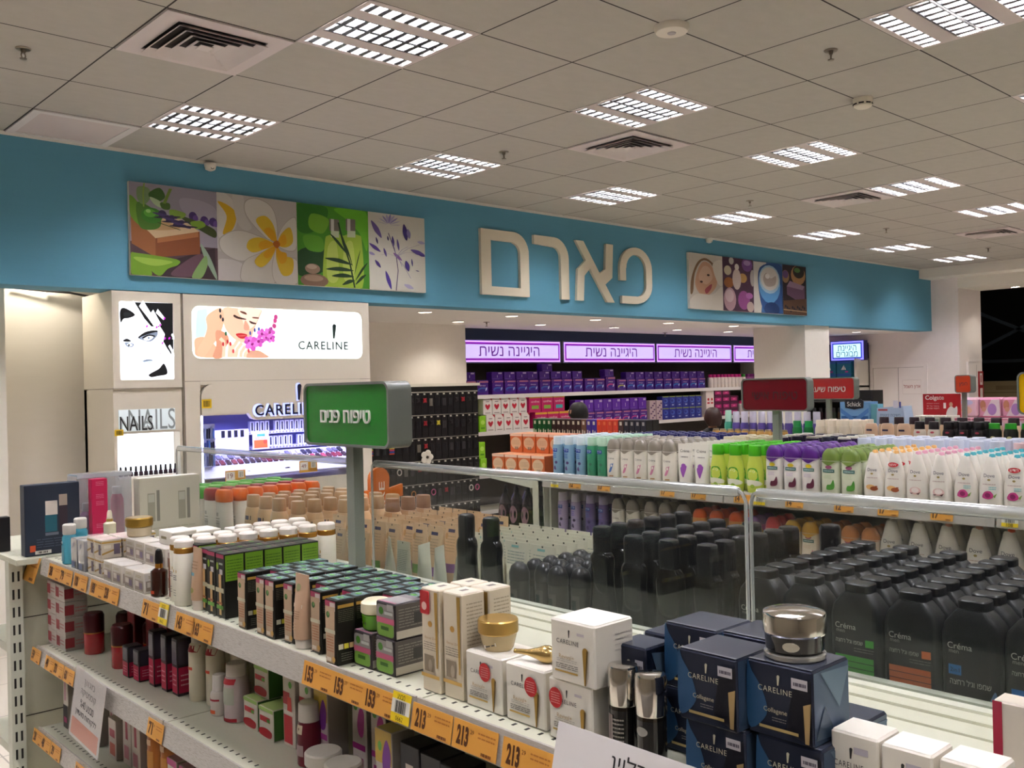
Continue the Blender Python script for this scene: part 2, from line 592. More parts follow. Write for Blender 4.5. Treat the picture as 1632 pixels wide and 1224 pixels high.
r = empty('access_panel', (1.93, GY - 0.5 * T6, CZ), 0, 'plain pinkish framed panel in the ceiling against the blue wall', 'ceiling panel')
f = MB()
for a in ((-.297, .297, .24, .297), (-.297, .297, -.297, -.25), (-.297, -.25, -.25, .24), (.25, .297, -.25, .24)):
    f.box(a[0], a[1], a[2], a[3], -0.008, 0, P('#d6cfca', 0.5))
f.build('frame', r, False)
f = MB(); f.box(-.25, .25, -.25, .24, -0.004, 0, P('#cbbdb8', 0.6)); f.build('panel', r, False)

def make_sprinkler():
    r = empty('sprinkler')
    CH = P('#8c8274', 0.35, 0.9)
    b = MB(); b.loft([(-0.006, 0.03, 0.03), (-0.003, 0.034, 0.034), (0, 0.034, 0.034)], CH); b.build('flange', r)
    b = MB(); b.loft([(-0.022, 0.009, 0.009), (-0.006, 0.011, 0.011)], CH)
    b.tube([(-0.008, 0, -0.02), (-0.014, 0, -0.032), (-0.008, 0, -0.046)], 0.003, CH)
    b.tube([(0.008, 0, -0.02), (0.014, 0, -0.032), (0.008, 0, -0.046)], 0.003, CH); b.build('body', r)
    b = MB(); b.loft([(-0.05, 0.014, 0.014), (-0.046, 0.016, 0.016)], CH); b.build('deflector', r)
    return r
SP = Proto(make_sprinkler)
for (x, y), t in zip(((1.319, 4.668), (4.365, 4.741), (7.303, 4.707), (9.9, 4.695), (12.547, 4.631), (4.292, 2.291)),
                     ('before the first air vent', 'between the first two air vents', 'between the second and third air vents', 'past the third air vent', 'by the bulkhead over the warehouse opening', 'on the tiles near the round white detector')):
    SP.put((x, y, CZ), 0.6, 'metal fire sprinkler hanging from the ceiling ' + t, 'sprinkler', 'ceiling sprinklers')
for x, y, t in ((5.4, 6.75, 'above the white partition'), (9.2, 7.35, 'in front of the lit purple signs')):
    SP.put((x + 1.2, y + 0.75, 2.33), 0.6, 'small red-tipped sprinkler under the lower ceiling ' + t, 'sprinkler', 'lower ceiling sprinklers')

r = empty('ceiling_speaker', (3.435, 2.598, CZ), 0, 'round white ceiling speaker disc where four tiles meet', 'ceiling speaker')
b = MB(); b.loft([(-0.03, 0.05, 0.05), (-0.028, 0.07, 0.07), (-0.014, 0.078, 0.078), (0, 0.078, 0.078)], P('#d9d0c2', 0.5), n=32); b.build('body', r)
b = MB(); b.loft([(-0.034, 0.018, 0.018), (-0.03, 0.02, 0.02)], P('#a99fa0', 0.4), n=20); b.build('lens', r)
r = empty('smoke_detector', (5.178, 2.575, CZ), 0, 'white drum smoke detector with dark slots on the ceiling', 'smoke detector')
b = MB(); b.loft([(-0.055, 0.035, 0.035), (-0.045, 0.05, 0.05), (-0.012, 0.055, 0.055), (0, 0.055, 0.055)], P('#dad2c0', 0.5), n=28); b.build('body', r)
b = MB()
for i in range(8):
    a = i * PI / 4
    b.box(-0.014, 0.014, -0.0535, -0.045, -0.038, -0.030, P('#2a2622', 0.8), T=Matrix.Rotation(a + 0.3, 4, 'Z'))
b.build('slot', r, False)
def make_sensor():
    r = empty('wall_sensor')
    b = MB(); b.loft([(-0.05, 0.012, 0.012), (-0.04, 0.034, 0.034), (-0.015, 0.04, 0.04), (0, 0.04, 0.04)], P('#ddd6c8', 0.4)); b.build('housing', r)
    b = MB(); b.loft([(-0.006, 0.012, 0.012), (0, 0.013, 0.013)], P('#2a2727', 0.3), T=Matrix.Translation((0, -0.034, -0.03)) @ Matrix.Rotation(PI / 2, 4, 'X')); b.build('lens', r)
    return r
SN = Proto(make_sensor)
SN.put((2.917, 6.16, CZ - 0.02), 0, 'small white dome camera on the blue wall above the soap picture', 'camera', 'wall cameras')
SN.put((8.734, 6.16, CZ - 0.02), 0, 'small white dome camera on the blue wall above the baby picture', 'camera', 'wall cameras')

# ---------------------------------------------------------------- downlights in the lower ceiling
def make_downlight():
    r = empty('downlight')
    b = MB()
    n = 24
    b.loft([(-0.004, 0.075, 0.075), (-0.004, 0.06, 0.06), (0.004, 0.06, 0.06), (0.004, 0.078, 0.078)], P('#cfcac4', 0.3), n=n, cap=False); b.build('ring', r)
    b = MB(); b.loft([(0.0005, 0.058, 0.058), (0.0035, 0.058, 0.058)], P('#fff2e2', 0.4, emit=22), n=n)
    for i in range(3):
        b.box(-0.058, 0.058, -0.035 + i * 0.035 - 0.004, -0.035 + i * 0.035 + 0.004, -0.003, 0.0004, P('#8a8580', 0.4))
    b.build('lamp', r)
    l = bpy.data.lights.new('downlight_beam', 'SPOT')
    l.energy = 13; l.color = (1, 0.93, 0.82); l.spot_size = math.radians(130); l.spot_blend = 0.6; l.shadow_soft_size = 0.05
    lo = bpy.data.objects.new('beam', l); COL.objects.link(lo); lo.parent = r; lo.location = (0, 0, -0.02)
    return r
DL = Proto(make_downlight)
for i, x in enumerate((5.18, 6.24, 7.45, 8.7, 10.0)):
    DL.put((x, 6.72, 2.326), 0, 'recessed downlight in the lower ceiling behind the blue wall, %s from the makeup stand' % CNT[i], 'downlight', 'downlights of the front row')
for i, x in enumerate((6.25, 7.45, 8.7, 9.95, 11.1, 12.2)):
    DL.put((x, 7.55, 2.326), 0, 'recessed downlight in the inner row above the pads aisle, %s from the partition' % CNT[i], 'downlight', 'downlights of the inner row')
DL.put((13.3, 6.8, 2.326), 0, 'recessed downlight near the adult hygiene sign beyond the column', 'downlight')
DL.put((15.1, 5.2, 2.945), 0, 'recessed downlight in the header of the warehouse opening', 'downlight')
DL.put((1.98, 6.72, 2.616), 0, 'recessed downlight in the niche beside the tall makeup cabinet', 'downlight')

# ---------------------------------------------------------------- the letters on the blue wall
LETM = P('#d9cfb8', 0.5)
def letter(name, rows, x0, z0, sc, t, label):
    """rows: closed outlines in units of the letter height; the first is the body, others are openings bridged into it."""
    m = MB(); m.prism([(x * sc, z * sc) for x, z in rows], 0, t, LETM)
    o = m.build(name, None, True, 30); o.location = (x0, 6.2 - t, z0)
    tag(o, label, 'sign letter', 'raised wall letters')
def arc(cx, cz, r, a0, a1, n=8, rz=None):
    rz = rz or r
    return [(cx + r * math.cos(math.radians(a0 + (a1 - a0) * i / n)), cz + rz * math.sin(math.radians(a0 + (a1 - a0) * i / n))) for i in range(n + 1)]
H6 = 0.575
s_ = H6
# final mem: closed square, as an outline bridged to its opening
mem = [(0, 0), (1.0, 0), (1.0, 0.72)] + arc(0.68, 0.68, 0.32, 0, 90)[1:] + [(0, 1.0), (0, 0.12)] + \
      [(0.2, 0.12), (0.2, 0.84), (0.66, 0.84)] + arc(0.66, 0.68, 0.15, 90, 0)[1:] + [(0.81, 0.13), (0.2, 0.13), (0.2, 0.12), (0, 0.12)]
letter('wall_letter', mem, 5.385, 2.45, s_, 0.03, 'cream square raised letter with a closed opening, on the blue wall')
resh = [(0, 1.0), (0.45, 1.0)] + arc(0.45, 0.66, 0.34, 90, 0)[1:] + [(0.79, 0), (0.6, 0), (0.6, 0.64)] + arc(0.44, 0.68, 0.16, 0, 90)[1:] + [(0, 0.86)]
letter('wall_letter', resh, 6.03, 2.45, s_, 0.03, 'cream raised letter like an upside-down L with a rounded shoulder')
alef = [(0, 1.0), (0.19, 1.0), (0.58, 0.48), (0.73, 0.56), (0.76, 1.0), (0.94, 1.0), (0.9, 0.42), (0.72, 0.3), (0.95, 0), (0.76, 0), (0.34, 0.55), (0.2, 0.42), (0.17, 0), (0.0, 0), (0.04, 0.52), (0.24, 0.68)]
letter('wall_letter', alef, 6.585, 2.45, s_, 0.03, 'cream raised letter shaped like a slanted X with short arms')
pe = [(0.08, 0)] + [(0.5, 0)] + arc(0.5, 0.35, 0.42, -80, 0, 6, 0.34) + [(0.92, 0.66)] + arc(0.48, 0.62, 0.44, 0, 180, 14, 0.38) + [(0.04, 0.4), (0.2, 0.4), (0.2, 0.62)] + arc(0.48, 0.62, 0.27, 180, 0, 12, 0.25) + [(0.75, 0.36)] + arc(0.5, 0.34, 0.25, 0, -80, 6, 0.21) + [(0.08, 0.13)]
letter('wall_letter', pe, 7.2, 2.45, s_, 0.03, 'cream raised letter curled like a hook open below, next to the baby picture')

# ---------------------------------------------------------------- the two printed canvases
def canvas(name, x0, x1, z0, z1, label, art):
    r = empty(name, (x0, 6.17, z0), 0, label, 'wall picture')
    m = MB(); m.box(0, x1 - x0, 0, 0.03, 0, z1 - z0, P('#d9d2c4', 0.7)); m.build('canvas', r, False)
    pm = MB()
    W_, H_ = x1 - x0, z1 - z0
    lim = [0, 1]
    pr = Print(pm, lambda x, z, h: (max(lim[0], min(lim[1], x)) * W_, -0.0006 - h, max(0, min(1, z)) * H_), 0.00008)
    plain = pr.rect
    def rect(x0, x1, z0, z1, m, nx=1, nz=1):       # a full-height field opens the next printed panel
        if (z0, z1) == (0, 1): lim[:] = [x0, x1]
        return plain(x0, x1, z0, z1, m, nx, nz)
    pr.rect = rect
    art(pr)
    pm.build('print', r, False)
    return r
def PM(c):
    v = [int(int(c[i:i + 2], 16) * .82) for i in (1, 3, 5)]
    return P('#%02x%02x%02x' % tuple(v), 0.75)
def art_spa(p):
    M_ = homog(((50, 58), (1587, 258), (1594, 632), (63, 533)))
    def q(*pts): return [tuple(max(0.0, min(1.0, v)) for v in M_(x, y)) for x, y in pts]
    a, b_, c = 0.2505, 0.508, 0.7705
    # soap with olive and lavender
    p.rect(0, a, 0, 1, PM('#a39aa6'))
    p.rect(0, a, 0, 0.36, PM('#5a4046'))
    p.blob(q((320, 150), (420, 160), (500, 200), (500, 260), (400, 250), (330, 210)), PM('#b3aab8'))
    p.poly(q((210, 480), (500, 400), (508, 560), (210, 545)), PM('#3d2a30'))
    p.blob(q((300, 500), (420, 430), (470, 470), (420, 540), (280, 540)), PM('#6d4c58'))
    for x, y in ((385, 240), (445, 262), (490, 270)):
        p.oval(*M_(x, y), 0.012, 0.05, PM('#4b2f72')); p.oval(*M_(x + 14, y + 10), 0.008, 0.035, PM('#6a4a95'))
    p.blob(q((330, 240), (420, 270), (500, 310), (500, 350), (420, 310), (340, 262)), PM('#3d4a1a'))
    p.blob(q((372, 270), (430, 265), (450, 290), (400, 305)), PM('#7ea32a'))
    p.poly(q((60, 225), (190, 350), (192, 447), (66, 375)), PM('#a8683a'))
    p.poly(q((190, 350), (420, 318), (424, 432), (192, 447)), PM('#8e4d26'))
    p.poly(q((200, 350), (412, 320), (414, 345), (200, 374)), PM('#b87443'))
    p.poly(q((60, 225), (230, 235), (330, 258), (420, 318), (190, 350)), PM('#e3c49a'))
    p.blob(q((110, 235), (230, 262), (320, 300), (200, 310), (120, 290)), PM('#c9a170'))
    p.blob(q((52, 130), (95, 165), (120, 225), (115, 285), (70, 250), (55, 210)), PM('#6fa02a'))
    p.blob(q((95, 165), (205, 225), (215, 290), (160, 308), (105, 285)), PM('#4f7d22'))
    p.blob(q((95, 90), (150, 95), (165, 140), (130, 180), (95, 150)), PM('#7e9a66'))
    p.blob(q((155, 120), (210, 95), (240, 140), (205, 165), (165, 150)), PM('#3f6a25'))
    p.blob(q((160, 140), (215, 165), (218, 195), (180, 175)), PM('#c3d3a8'))
    p.blob(q((215, 170), (262, 175), (262, 205), (225, 200)), PM('#4d6e28'))
    p.stroke(q((130, 70), (125, 120), (128, 190)), 0.004, PM('#8fae45'))
    p.stroke(q((268, 100), (250, 140), (235, 175)), 0.009, PM('#7f9a3a'))
    p.blob(q((265, 205), (345, 225), (330, 250), (275, 250)), PM('#86a83a'))
    p.oval(*M_(171, 235), 0.030, 0.085, PM('#3c8420')); p.oval(*M_(160, 222), 0.017, 0.045, PM('#5fae33')); p.oval(*M_(152, 212), 0.007, 0.02, PM('#a9dc7d'))
    for k in range(9):
        p.oval(*M_(225 + k * 14, 228 + k * 8), 0.012, 0.042, PM(('#2e1f4c', '#45306a', '#281a3c')[k % 3]), rot=k)
    p.stroke(q((200, 270), (260, 290), (320, 310)), 0.006, PM('#39501a'))
    p.blob(q((60, 430), (100, 425), (300, 458), (308, 485), (255, 505), (215, 540), (170, 515), (150, 470), (170, 540), (66, 530)), PM('#7fae2b'))
    p.blob(q((75, 445), (150, 450), (280, 470), (200, 490), (120, 475)), PM('#a6cc4d'))
    p.blob(q((425, 378), (470, 440), (507, 530), (507, 560), (470, 500), (440, 440)), PM('#9db49a'))
    p.blob(q((452, 440), (460, 490), (430, 552), (380, 550), (410, 490)), PM('#8db069'))
    # frangipani
    p.rect(a, b_, 0, 1, PM('#ccc4bd'))
    p.rect(a, b_, 0, 0.33, PM('#c2bab2'))
    p.blob(q((505, 120), (560, 130), (615, 200), (610, 290), (560, 340), (512, 330)), PM('#ded9cf'))
    p.blob(q((512, 165), (575, 190), (612, 235), (590, 310), (540, 330), (560, 240)), PM('#e3b61e'))
    p.blob(q((590, 110), (645, 140), (655, 230), (690, 300), (650, 310), (612, 260)), PM('#d7d1c9'))
    p.blob(q((515, 460), (640, 480), (640, 560), (514, 560)), PM('#d8d0c8'))
    pet = (([(820, 385), (740, 330), (660, 235), (655, 165), (715, 150), (790, 190), (822, 270)], '#e6e1d6', [(820, 380), (760, 330), (712, 262), (760, 240), (805, 290)]),
           ([(820, 385), (740, 345), (620, 310), (530, 345), (522, 395), (560, 440), (640, 470), (720, 440)], '#e0dacd', [(815, 388), (740, 350), (680, 360), (665, 400), (700, 425), (760, 408)]),
           ([(818, 390), (740, 425), (660, 460), (632, 520), (650, 580), (810, 585), (800, 480)], '#dcd5c6', [(815, 392), (745, 425), (705, 470), (740, 500), (790, 460)]),
           ([(822, 392), (850, 440), (930, 470), (930, 585), (820, 585), (795, 500)], '#e2dbcf', [(822, 395), (855, 440), (905, 460), (900, 530), (850, 540), (818, 460)]),
           ([(822, 385), (840, 310), (890, 255), (922, 260), (925, 400), (880, 420)], '#e4ded3', [(825, 385), (845, 330), (890, 300), (905, 370), (870, 400)]))
    for out, col, inn in pet:
        p.blob(q(*out), PM('#b9b0a4')); 
        cx = sum(x for x, y in out) / len(out); cy = sum(y for x, y in out) / len(out)
        p.blob(q(*[(cx + (x - cx) * 0.955, cy + (y - cy) * 0.955) for x, y in out]), PM(col))
        p.blob(q(*inn), PM('#e8c330'))
        ix = sum(x for x, y in inn) / len(inn); iy = sum(y for x, y in inn) / len(inn)
        p.blob(q(*[(820 + (x - 820) * 0.6, 388 + (y - 388) * 0.6) for x, y in inn]), PM('#edae14'))
    p.blob(q((800, 380), (822, 365), (838, 385), (820, 405)), PM('#c5701c'))
    # bottles, palm leaf and stones
    p.rect(b_, c, 0, 1, PM('#4c9a1e'))
    p.blob(q((925, 180), (1080, 200), (1060, 290), (980, 330), (925, 300)), PM('#2f7a1a'))
    p.blob(q((1120, 205), (1285, 225), (1290, 420), (1250, 330), (1180, 260)), PM('#6cc022'))
    p.blob(q((1000, 230), (1090, 260), (1060, 330), (990, 300)), PM('#77b52a'))
    p.blob(q((930, 420), (1060, 400), (1065, 520), (935, 540)), PM('#1f4d1d'))
    p.blob(q((960, 340), (1050, 350), (1060, 420), (980, 410)), PM('#64ad26'))
    for x, wd in ((1120, 56), (1205, 58)):
        p.blob(q((x - 50, 380), (x - 30, 340), (x + 40, 340), (x + 58, 380), (x + 60, 606), (x - 52, 600)), PM('#a9c93c'))
        p.blob(q((x - 34, 400), (x + 10, 380), (x + 20, 560), (x - 36, 560)), PM('#c8dc62'))
        p.poly(q((x - 18, 312), (x + 24, 314), (x + 24, 352), (x - 18, 350)), PM('#cfd6b4'))
        p.poly(q((x - 26, 256), (x + 24, 262), (x + 24, 320), (x - 26, 316)), PM('#7a6f66'))
        p.poly(q((x - 18, 257), (x - 2, 259), (x - 2, 318), (x - 18, 317)), PM('#d4ccc4'))
    p.stroke(q((1140, 275), (1165, 380), (1200, 480), (1225, 605)), 0.006, PM('#1d3a14'))
    for x0_, y0_, x1_, y1_, wd in ((1150, 320, 1195, 450, .016), (1095, 330, 1190, 440, .014), (1070, 455, 1215, 490, .016), (1075, 510, 1220, 520, .016), (1105, 545, 1222, 550, .016), (1160, 590, 1225, 570, .014), (1255, 415, 1222, 545, .016), (1292, 480, 1228, 570, .016), (1285, 540, 1228, 590, .014), (1175, 380, 1215, 500, .012)):
        mx_, my_ = (x0_ + x1_) / 2, (y0_ + y1_) / 2 - 8
        p.blob(q((x0_, y0_), (mx_, my_ - 7), (x1_, y1_), (mx_, my_ + 14)), PM('#1c4016'))
    p.oval(*M_(1016, 568), 0.050, 0.085, PM('#8f6f58')); p.oval(*M_(1012, 556), 0.034, 0.04, PM('#b39379'))
    p.oval(*M_(1006, 508), 0.027, 0.062, PM('#a5876f')); p.oval(*M_(1002, 498), 0.018, 0.03, PM('#c9ae97'))
    # purple petals on white
    p.rect(c, 1, 0, 1, PM('#dedac9'))
    p.stroke(q((1440, 620), (1450, 520), (1440, 440), (1400, 330)), 0.0035, PM('#5d4a6e'))
    for x0_, y0_, x1_, y1_, wd, col in ((1310, 265, 1365, 355, 26, '#6e5a9a'), (1480, 285, 1495, 370, 26, '#3d2a78'), (1300, 380, 1360, 425, 18, '#5b3f97'), (1330, 465, 1360, 505, 16, '#4d3388'), (1385, 520, 1415, 615, 20, '#4a3090'), (1515, 415, 1590, 445, 22, '#5a4590'), (1490, 470, 1505, 525, 24, '#3f2a80'), (1420, 345, 1428, 400, 14, '#4a3585'), (1445, 360, 1455, 420, 12, '#5b4794'), (1335, 350, 1345, 385, 10, '#3c2a6c'), (1375, 405, 1390, 450, 12, '#5a4596'), (1520, 460, 1525, 500, 8, '#4a3785'), (1500, 310, 1510, 360, 20, '#8d7fb4'), (1395, 345, 1400, 370, 9, '#3c2a6c'), (1425, 430, 1470, 470, 16, '#8a5fa0'), (1540, 520, 1560, 525, 5, '#5a4a80'), (1295, 425, 1330, 440, 14, '#a094c4'), (1550, 375, 1590, 385, 16, '#b6aed0'), (1480, 590, 1530, 612, 20, '#b8b0d0'), (1555, 440, 1590, 450, 10, '#443080')):
        mx_, my_ = (x0_ + x1_) / 2, (y0_ + y1_) / 2
        dx, dy = x1_ - x0_, y1_ - y0_
        L = math.hypot(dx, dy)
        p.blob(q((x0_, y0_), (mx_ - dy / L * wd / 2, my_ + dx / L * wd / 2), (x1_, y1_), (mx_ + dy / L * wd / 2, my_ - dx / L * wd / 2)), PM(col))
    for k in range(9):
        an = math.radians(200 + k * 20)
        p.blob(q((1400 + 8 * math.cos(an), 290 + 8 * math.sin(an)), (1400 + 40 * math.cos(an) - 6, 290 + 40 * math.sin(an)), (1400 + 62 * math.cos(an), 290 + 55 * math.sin(an)), (1400 + 40 * math.cos(an) + 6, 292 + 40 * math.sin(an))), PM('#b5acd2' if k % 2 else '#9a8fc2'))
    for x0_, y0_ in ((1360, 440), (1500, 400), (1530, 430), (1420, 380), (1470, 500), (1515, 560), (1560, 390)):
        p.stroke(q((1440, 450), ((x0_ + 1440) / 2, (y0_ + 450) / 2 - 10), (x0_, y0_)), 0.002, PM('#8d7fae'))
canvas('wall_canvas', 2.36, 4.765, 2.43, 3.04, 'long canvas of soap, white blossom, oil bottles and purple petals on the blue wall', art_spa)

def art_baby(p):
    M_ = homog(((1040, 185), (1587, 247), (1590, 468), (1045, 438)))
    def q(*pts): return [tuple(max(0.0, min(1.0, v)) for v in M_(x, y)) for x, y in pts]
    a, b_, c = 0.256, 0.512, 0.773
    p.rect(0, a, 0, 1, PM('#d9cfc0'))
    p.blob(q((1060, 360), (1068, 280), (1100, 225), (1140, 235), (1180, 300), (1165, 250), (1120, 212), (1080, 230), (1052, 300), (1048, 370)), PM('#8a6a48'))
    p.blob(q((1070, 330), (1080, 270), (1105, 228), (1140, 240), (1165, 290), (1168, 335), (1135, 375), (1095, 375)), PM('#d9a888'))
    p.blob(q((1085, 300), (1105, 250), (1135, 255), (1150, 300), (1120, 330)), PM('#e8c0a4'))
    p.oval(*M_(1098, 318), 0.011, 0.02, PM('#4a3028')); p.oval(*M_(1130, 288), 0.011, 0.02, PM('#4a3028'))
    p.blob(q((1115, 352), (1145, 328), (1142, 350), (1122, 372)), PM('#b2505a'))
    p.blob(q((1046, 400), (1080, 372), (1150, 375), (1196, 340), (1196, 445), (1046, 437)), PM('#ece4d4'))
    p.blob(q((1150, 240), (1196, 225), (1196, 330), (1172, 320)), PM('#efe7d8'))
    p.rect(a, b_, 0, 1, PM('#4b2740'))
    for x, y, r_, rz_, col in ((1220, 265, .03, .09, '#d9cfae'), (1237, 222, .02, .07, '#c9c2b8'), (1310, 240, .045, .13, '#7c4a92'), (1310, 232, .03, .05, '#b090c0'), (1225, 320, .04, .1, '#a8662c'), (1290, 300, .035, .09, '#c79a55'), (1262, 305, .036, .2, '#d8c6bc'), (1262, 250, .018, .06, '#eee6dc'), (1230, 395, .05, .22, '#caa0a8'), (1228, 380, .035, .12, '#e5c6ca'), (1295, 400, .05, .18, '#9a4a8c'), (1325, 430, .03, .1, '#c9b0a0'), (1335, 300, .02, .16, '#b8b0a6'), (1320, 380, .03, .06, '#b46aa8')):
        p.oval(*M_(x, y), r_, rz_, PM(col))
    p.rect(b_, c, 0, 1, PM('#3f6a9a'))
    p.poly(q((1340, 222), (1400, 228), (1375, 460), (1342, 455)), PM('#d8d2c4'))
    p.blob(q((1370, 250), (1475, 250), (1478, 460), (1400, 458), (1368, 380)), PM('#24508a'))
    p.oval(*M_(1415, 330), 0.098, 0.36, PM('#5a9ad0')); p.oval(*M_(1415, 305), 0.094, 0.28, PM('#a9c6da')); p.oval(*M_(1415, 302), 0.082, 0.23, PM('#dcd3c8'))
    p.blob(q((1385, 300), (1400, 275), (1420, 300), (1445, 290), (1440, 330), (1400, 335)), PM('#b5a79a')); p.oval(*M_(1405, 290), 0.02, 0.05, PM('#f1ebe2'))
    p.oval(*M_(1425, 440), 0.07, 0.14, PM('#17376a'))
    p.rect(c, 1, 0, 1, PM('#2a1c22'))
    for x, y, r_, rz_, col in ((1490, 290, .035, .13, '#a8845a'), (1490, 280, .027, .08, '#6c4f86'), (1550, 285, .07, .2, '#b98a5a'), (1552, 270, .055, .13, '#28241e'), (1545, 262, .03, .05, '#4c7a3a')):
        p.oval(*M_(x, y), r_, rz_, PM(col))
    p.poly(q((1495, 335), (1510, 310), (1580, 335), (1580, 392), (1535, 395), (1497, 372)), PM('#7d5a78'))
    p.poly(q((1495, 335), (1510, 310), (1580, 335), (1570, 352)), PM('#a88aa4'))
    p.poly(q((1480, 400), (1590, 392), (1590, 465), (1480, 460)), PM('#6b4a34'))
    for k in range(12):
        p.oval(*M_(1490 + k * 8, 425 + (k * 7) % 22), 0.008, 0.03, PM('#221f2c'))
    p.stroke(q((1480, 440), (1590, 452)), 0.02, PM('#c9a87c'))
canvas('wall_canvas', 8.365, 10.79, 2.44, 3.05, 'canvas of a hooded baby, blue cream jar and dark soap on the blue wall', art_baby)
# ================================================================ MAKEUP CABINETS UNDER THE BLUE WALL
CAB = P('#d6cdbc', 0.35)
def EM(c, s): return P(c, 0.5, emit=s * .62)
def rrect(x0, x1, z0, z1, r, n=6):
    out = []
    for cx, cz, a in ((x1 - r, z0 + r, -90), (x1 - r, z1 - r, 0), (x0 + r, z1 - r, 90), (x0 + r, z0 + r, 180)):
        out += arc(cx, cz, r, a, a + 90, n)
    return out

# tall cabinet with the portrait light box
r = empty('makeup_cabinet', (2.245, 6.2, 0), 0, 'tall beige nail makeup cabinet with a lit black and white portrait, below the blue wall', 'display cabinet')
W = 0.455
b = MB()
b.box(0, W, 0, 0.55, 1.69, 2.325, CAB); b.box(0, W, 0.0, 0.55, 0, 1.10, CAB)
b.box(0, 0.02, 0.012, 0.55, 1.10, 1.69, CAB); b.box(W - 0.02, W, 0.012, 0.55, 1.10, 1.69, CAB); b.box(0, W, 0.5, 0.55, 1.1, 1.69, CAB)
b.box(0.02, W - 0.02, 0.012, 0.1, 1.395, 1.69, CAB)
b.box(-0.001, W + 0.001, -0.001, 0.551, 1.688, 1.692, P('#8d8474', 0.6)); b.build('body', r, False)
b = MB(); M_ = homog(((672, 138), (985, 152), (998, 592), (684, 594)))
b.prism(rrect(0.045, 0.4, 1.745, 2.257, 0.012, 3), -0.004, 0.0, EM('#f4f8ff', 1.5))
pr = Print(b, lambda x, z, h: (0.045 + 0.355 * x, -0.0045 - h, 1.745 + 0.512 * z), 0.0001)
def q(*pts): return [tuple(max(0.0, min(1.0, v)) for v in M_(x, y)) for x, y in pts]
INK, GRY, LGR, MAG = EM('#0b0c10', 0.4), EM('#7f8ba0', 0.8), EM('#c7d6ea', 1.2), EM('#b01ab8', 1.1)
LW = EM('#f4f8ff', 1.5)
pr.poly(q((740, 145), (985, 152), (992, 470), (960, 420), (930, 380), (940, 330), (915, 290), (860, 285), (820, 240), (780, 190)), INK)
pr.blob(q((678, 195), (705, 178), (765, 215), (735, 235), (700, 240), (682, 262)), INK)
pr.blob(q((700, 205), (735, 205), (745, 222), (705, 230)), P('#2a2f38', 0.5))
for pts, wd in ((((745, 150), (790, 215), (835, 285)), (30, 18)), (((800, 152), (845, 215), (895, 292)), (34, 20)), (((862, 200), (890, 245), (915, 282)), (26, 14)), (((892, 195), (915, 220), (935, 242)), (20, 12)), (((925, 385), (955, 440), (975, 515)), (22, 26)), (((965, 395), (985, 430), (990, 460)), (12, 16)), (((915, 435), (940, 490), (960, 560)), (16, 30)), (((980, 330), (990, 345), (990, 360)), (10, 12))):
    pp = q(*pts)
    pr.stroke(pp, (wd[0] / 320, wd[1] / 320), LW)
for x, y in ((835, 284), (892, 290), (912, 277), (936, 240), (940, 355), (966, 354), (925, 382), (916, 436)):
    pr.oval(*M_(x, y), 0.022, 0.014, MAG, rot=0.6)
pr.blob(q((785, 345), (830, 315), (890, 308), (893, 322), (835, 335), (795, 355)), INK)
pr.blob(q((790, 352), (840, 330), (895, 318), (890, 345), (855, 372), (815, 365)), GRY)
pr.blob(q((815, 352), (845, 338), (872, 345), (850, 364), (825, 364)), LW)
pr.blob(q((808, 348), (845, 332), (880, 338), (878, 345), (845, 340), (815, 355)), INK)
pr.oval(*M_(845, 351), 0.022, 0.018, GRY)
pr.blob(q((695, 365), (715, 355), (735, 362), (740, 372), (705, 372)), INK)
pr.blob(q((705, 380), (730, 378), (760, 386), (748, 404), (722, 402)), GRY)
pr.blob(q((718, 388), (738, 384), (750, 392), (735, 400)), LW)
pr.oval(*M_(730, 392), 0.018, 0.012, INK)
pr.blob(q((805, 430), (815, 440), (830, 436), (822, 446), (808, 444)), LGR)
pr.blob(q((806, 487), (838, 474), (872, 480), (838, 490)), GRY)
pr.blob(q((820, 490), (872, 484), (850, 506), (828, 504)), LGR)
pr.blob(q((848, 562), (905, 530), (935, 500), (955, 558), (900, 572), (860, 578)), INK)
pr.blob(q((885, 400), (905, 350), (925, 400), (915, 440)), LGR)
b.build('portrait_light_box', r, False)
b = MB(); b.box(0.03, 0.4, -0.001, 0.012, 1.41, 1.552, EM('#c9d3d6', 0.55))
pr = Print(b, lambda x, z, h: (0.03 + 0.37 * x, -0.0013 - h, 1.41 + 0.142 * z), 0.0003)
pr.text(0.58, 0.52, 0.84, 'NAILS', P('#8b9496', 0.5), height=0.96); pr.text(0.30, 0.36, 0.58, 'NAILS', P('#aeb6b8', .5), height=0.68, bold=.05); pr.text(0.30, 0.36, 0.58, 'NAILS', BK, height=0.68)
b.build('nails_panel', r, False)
b = MB(); b.box(0.0, 0.055, -0.003, 0, 1.385, 1.425, P('#e8c021', 0.5)); Print(b, on_front(-0.0032)).barcode(0.008, 0.047, 1.392, 1.418, BK); b.build('yellow_tag', r, False)
b = MB(); b.box(0.025, W - 0.025, 0.1, 0.104, 1.12, 1.39, EM('#eef4ff', 1.6)); b.build('lit_back', r, False)
b = MB(); b.box(0.02, W - 0.02, 0.0, 0.1, 1.10, 1.115, P('#e6e2da', 0.3)); b.build('shelf', r, False)
def make_polish():
    r = empty('nail_polish')
    b = MB(); b.loft([(0, .012, .012), (.002, .013, .013), (.026, .013, .013), (.031, .006, .006)], P('#33202c', 0.15)); b.build('bottle', r)
    b = MB(); b.loft([(.03, .007, .007), (.034, .008, .008), (.062, .006, .006), (.064, .004, .004)], P('#15141a', 0.25)); b.build('cap', r)
    return r
NP = Proto(make_polish)
for i in range(12):
    NP.put((2.29 + i * 0.033, 6.235, 1.115), 0, 'dark nail polish bottle on the lit shelf under the nails panel', 'nail polish', 'nail polishes on the lit shelf')

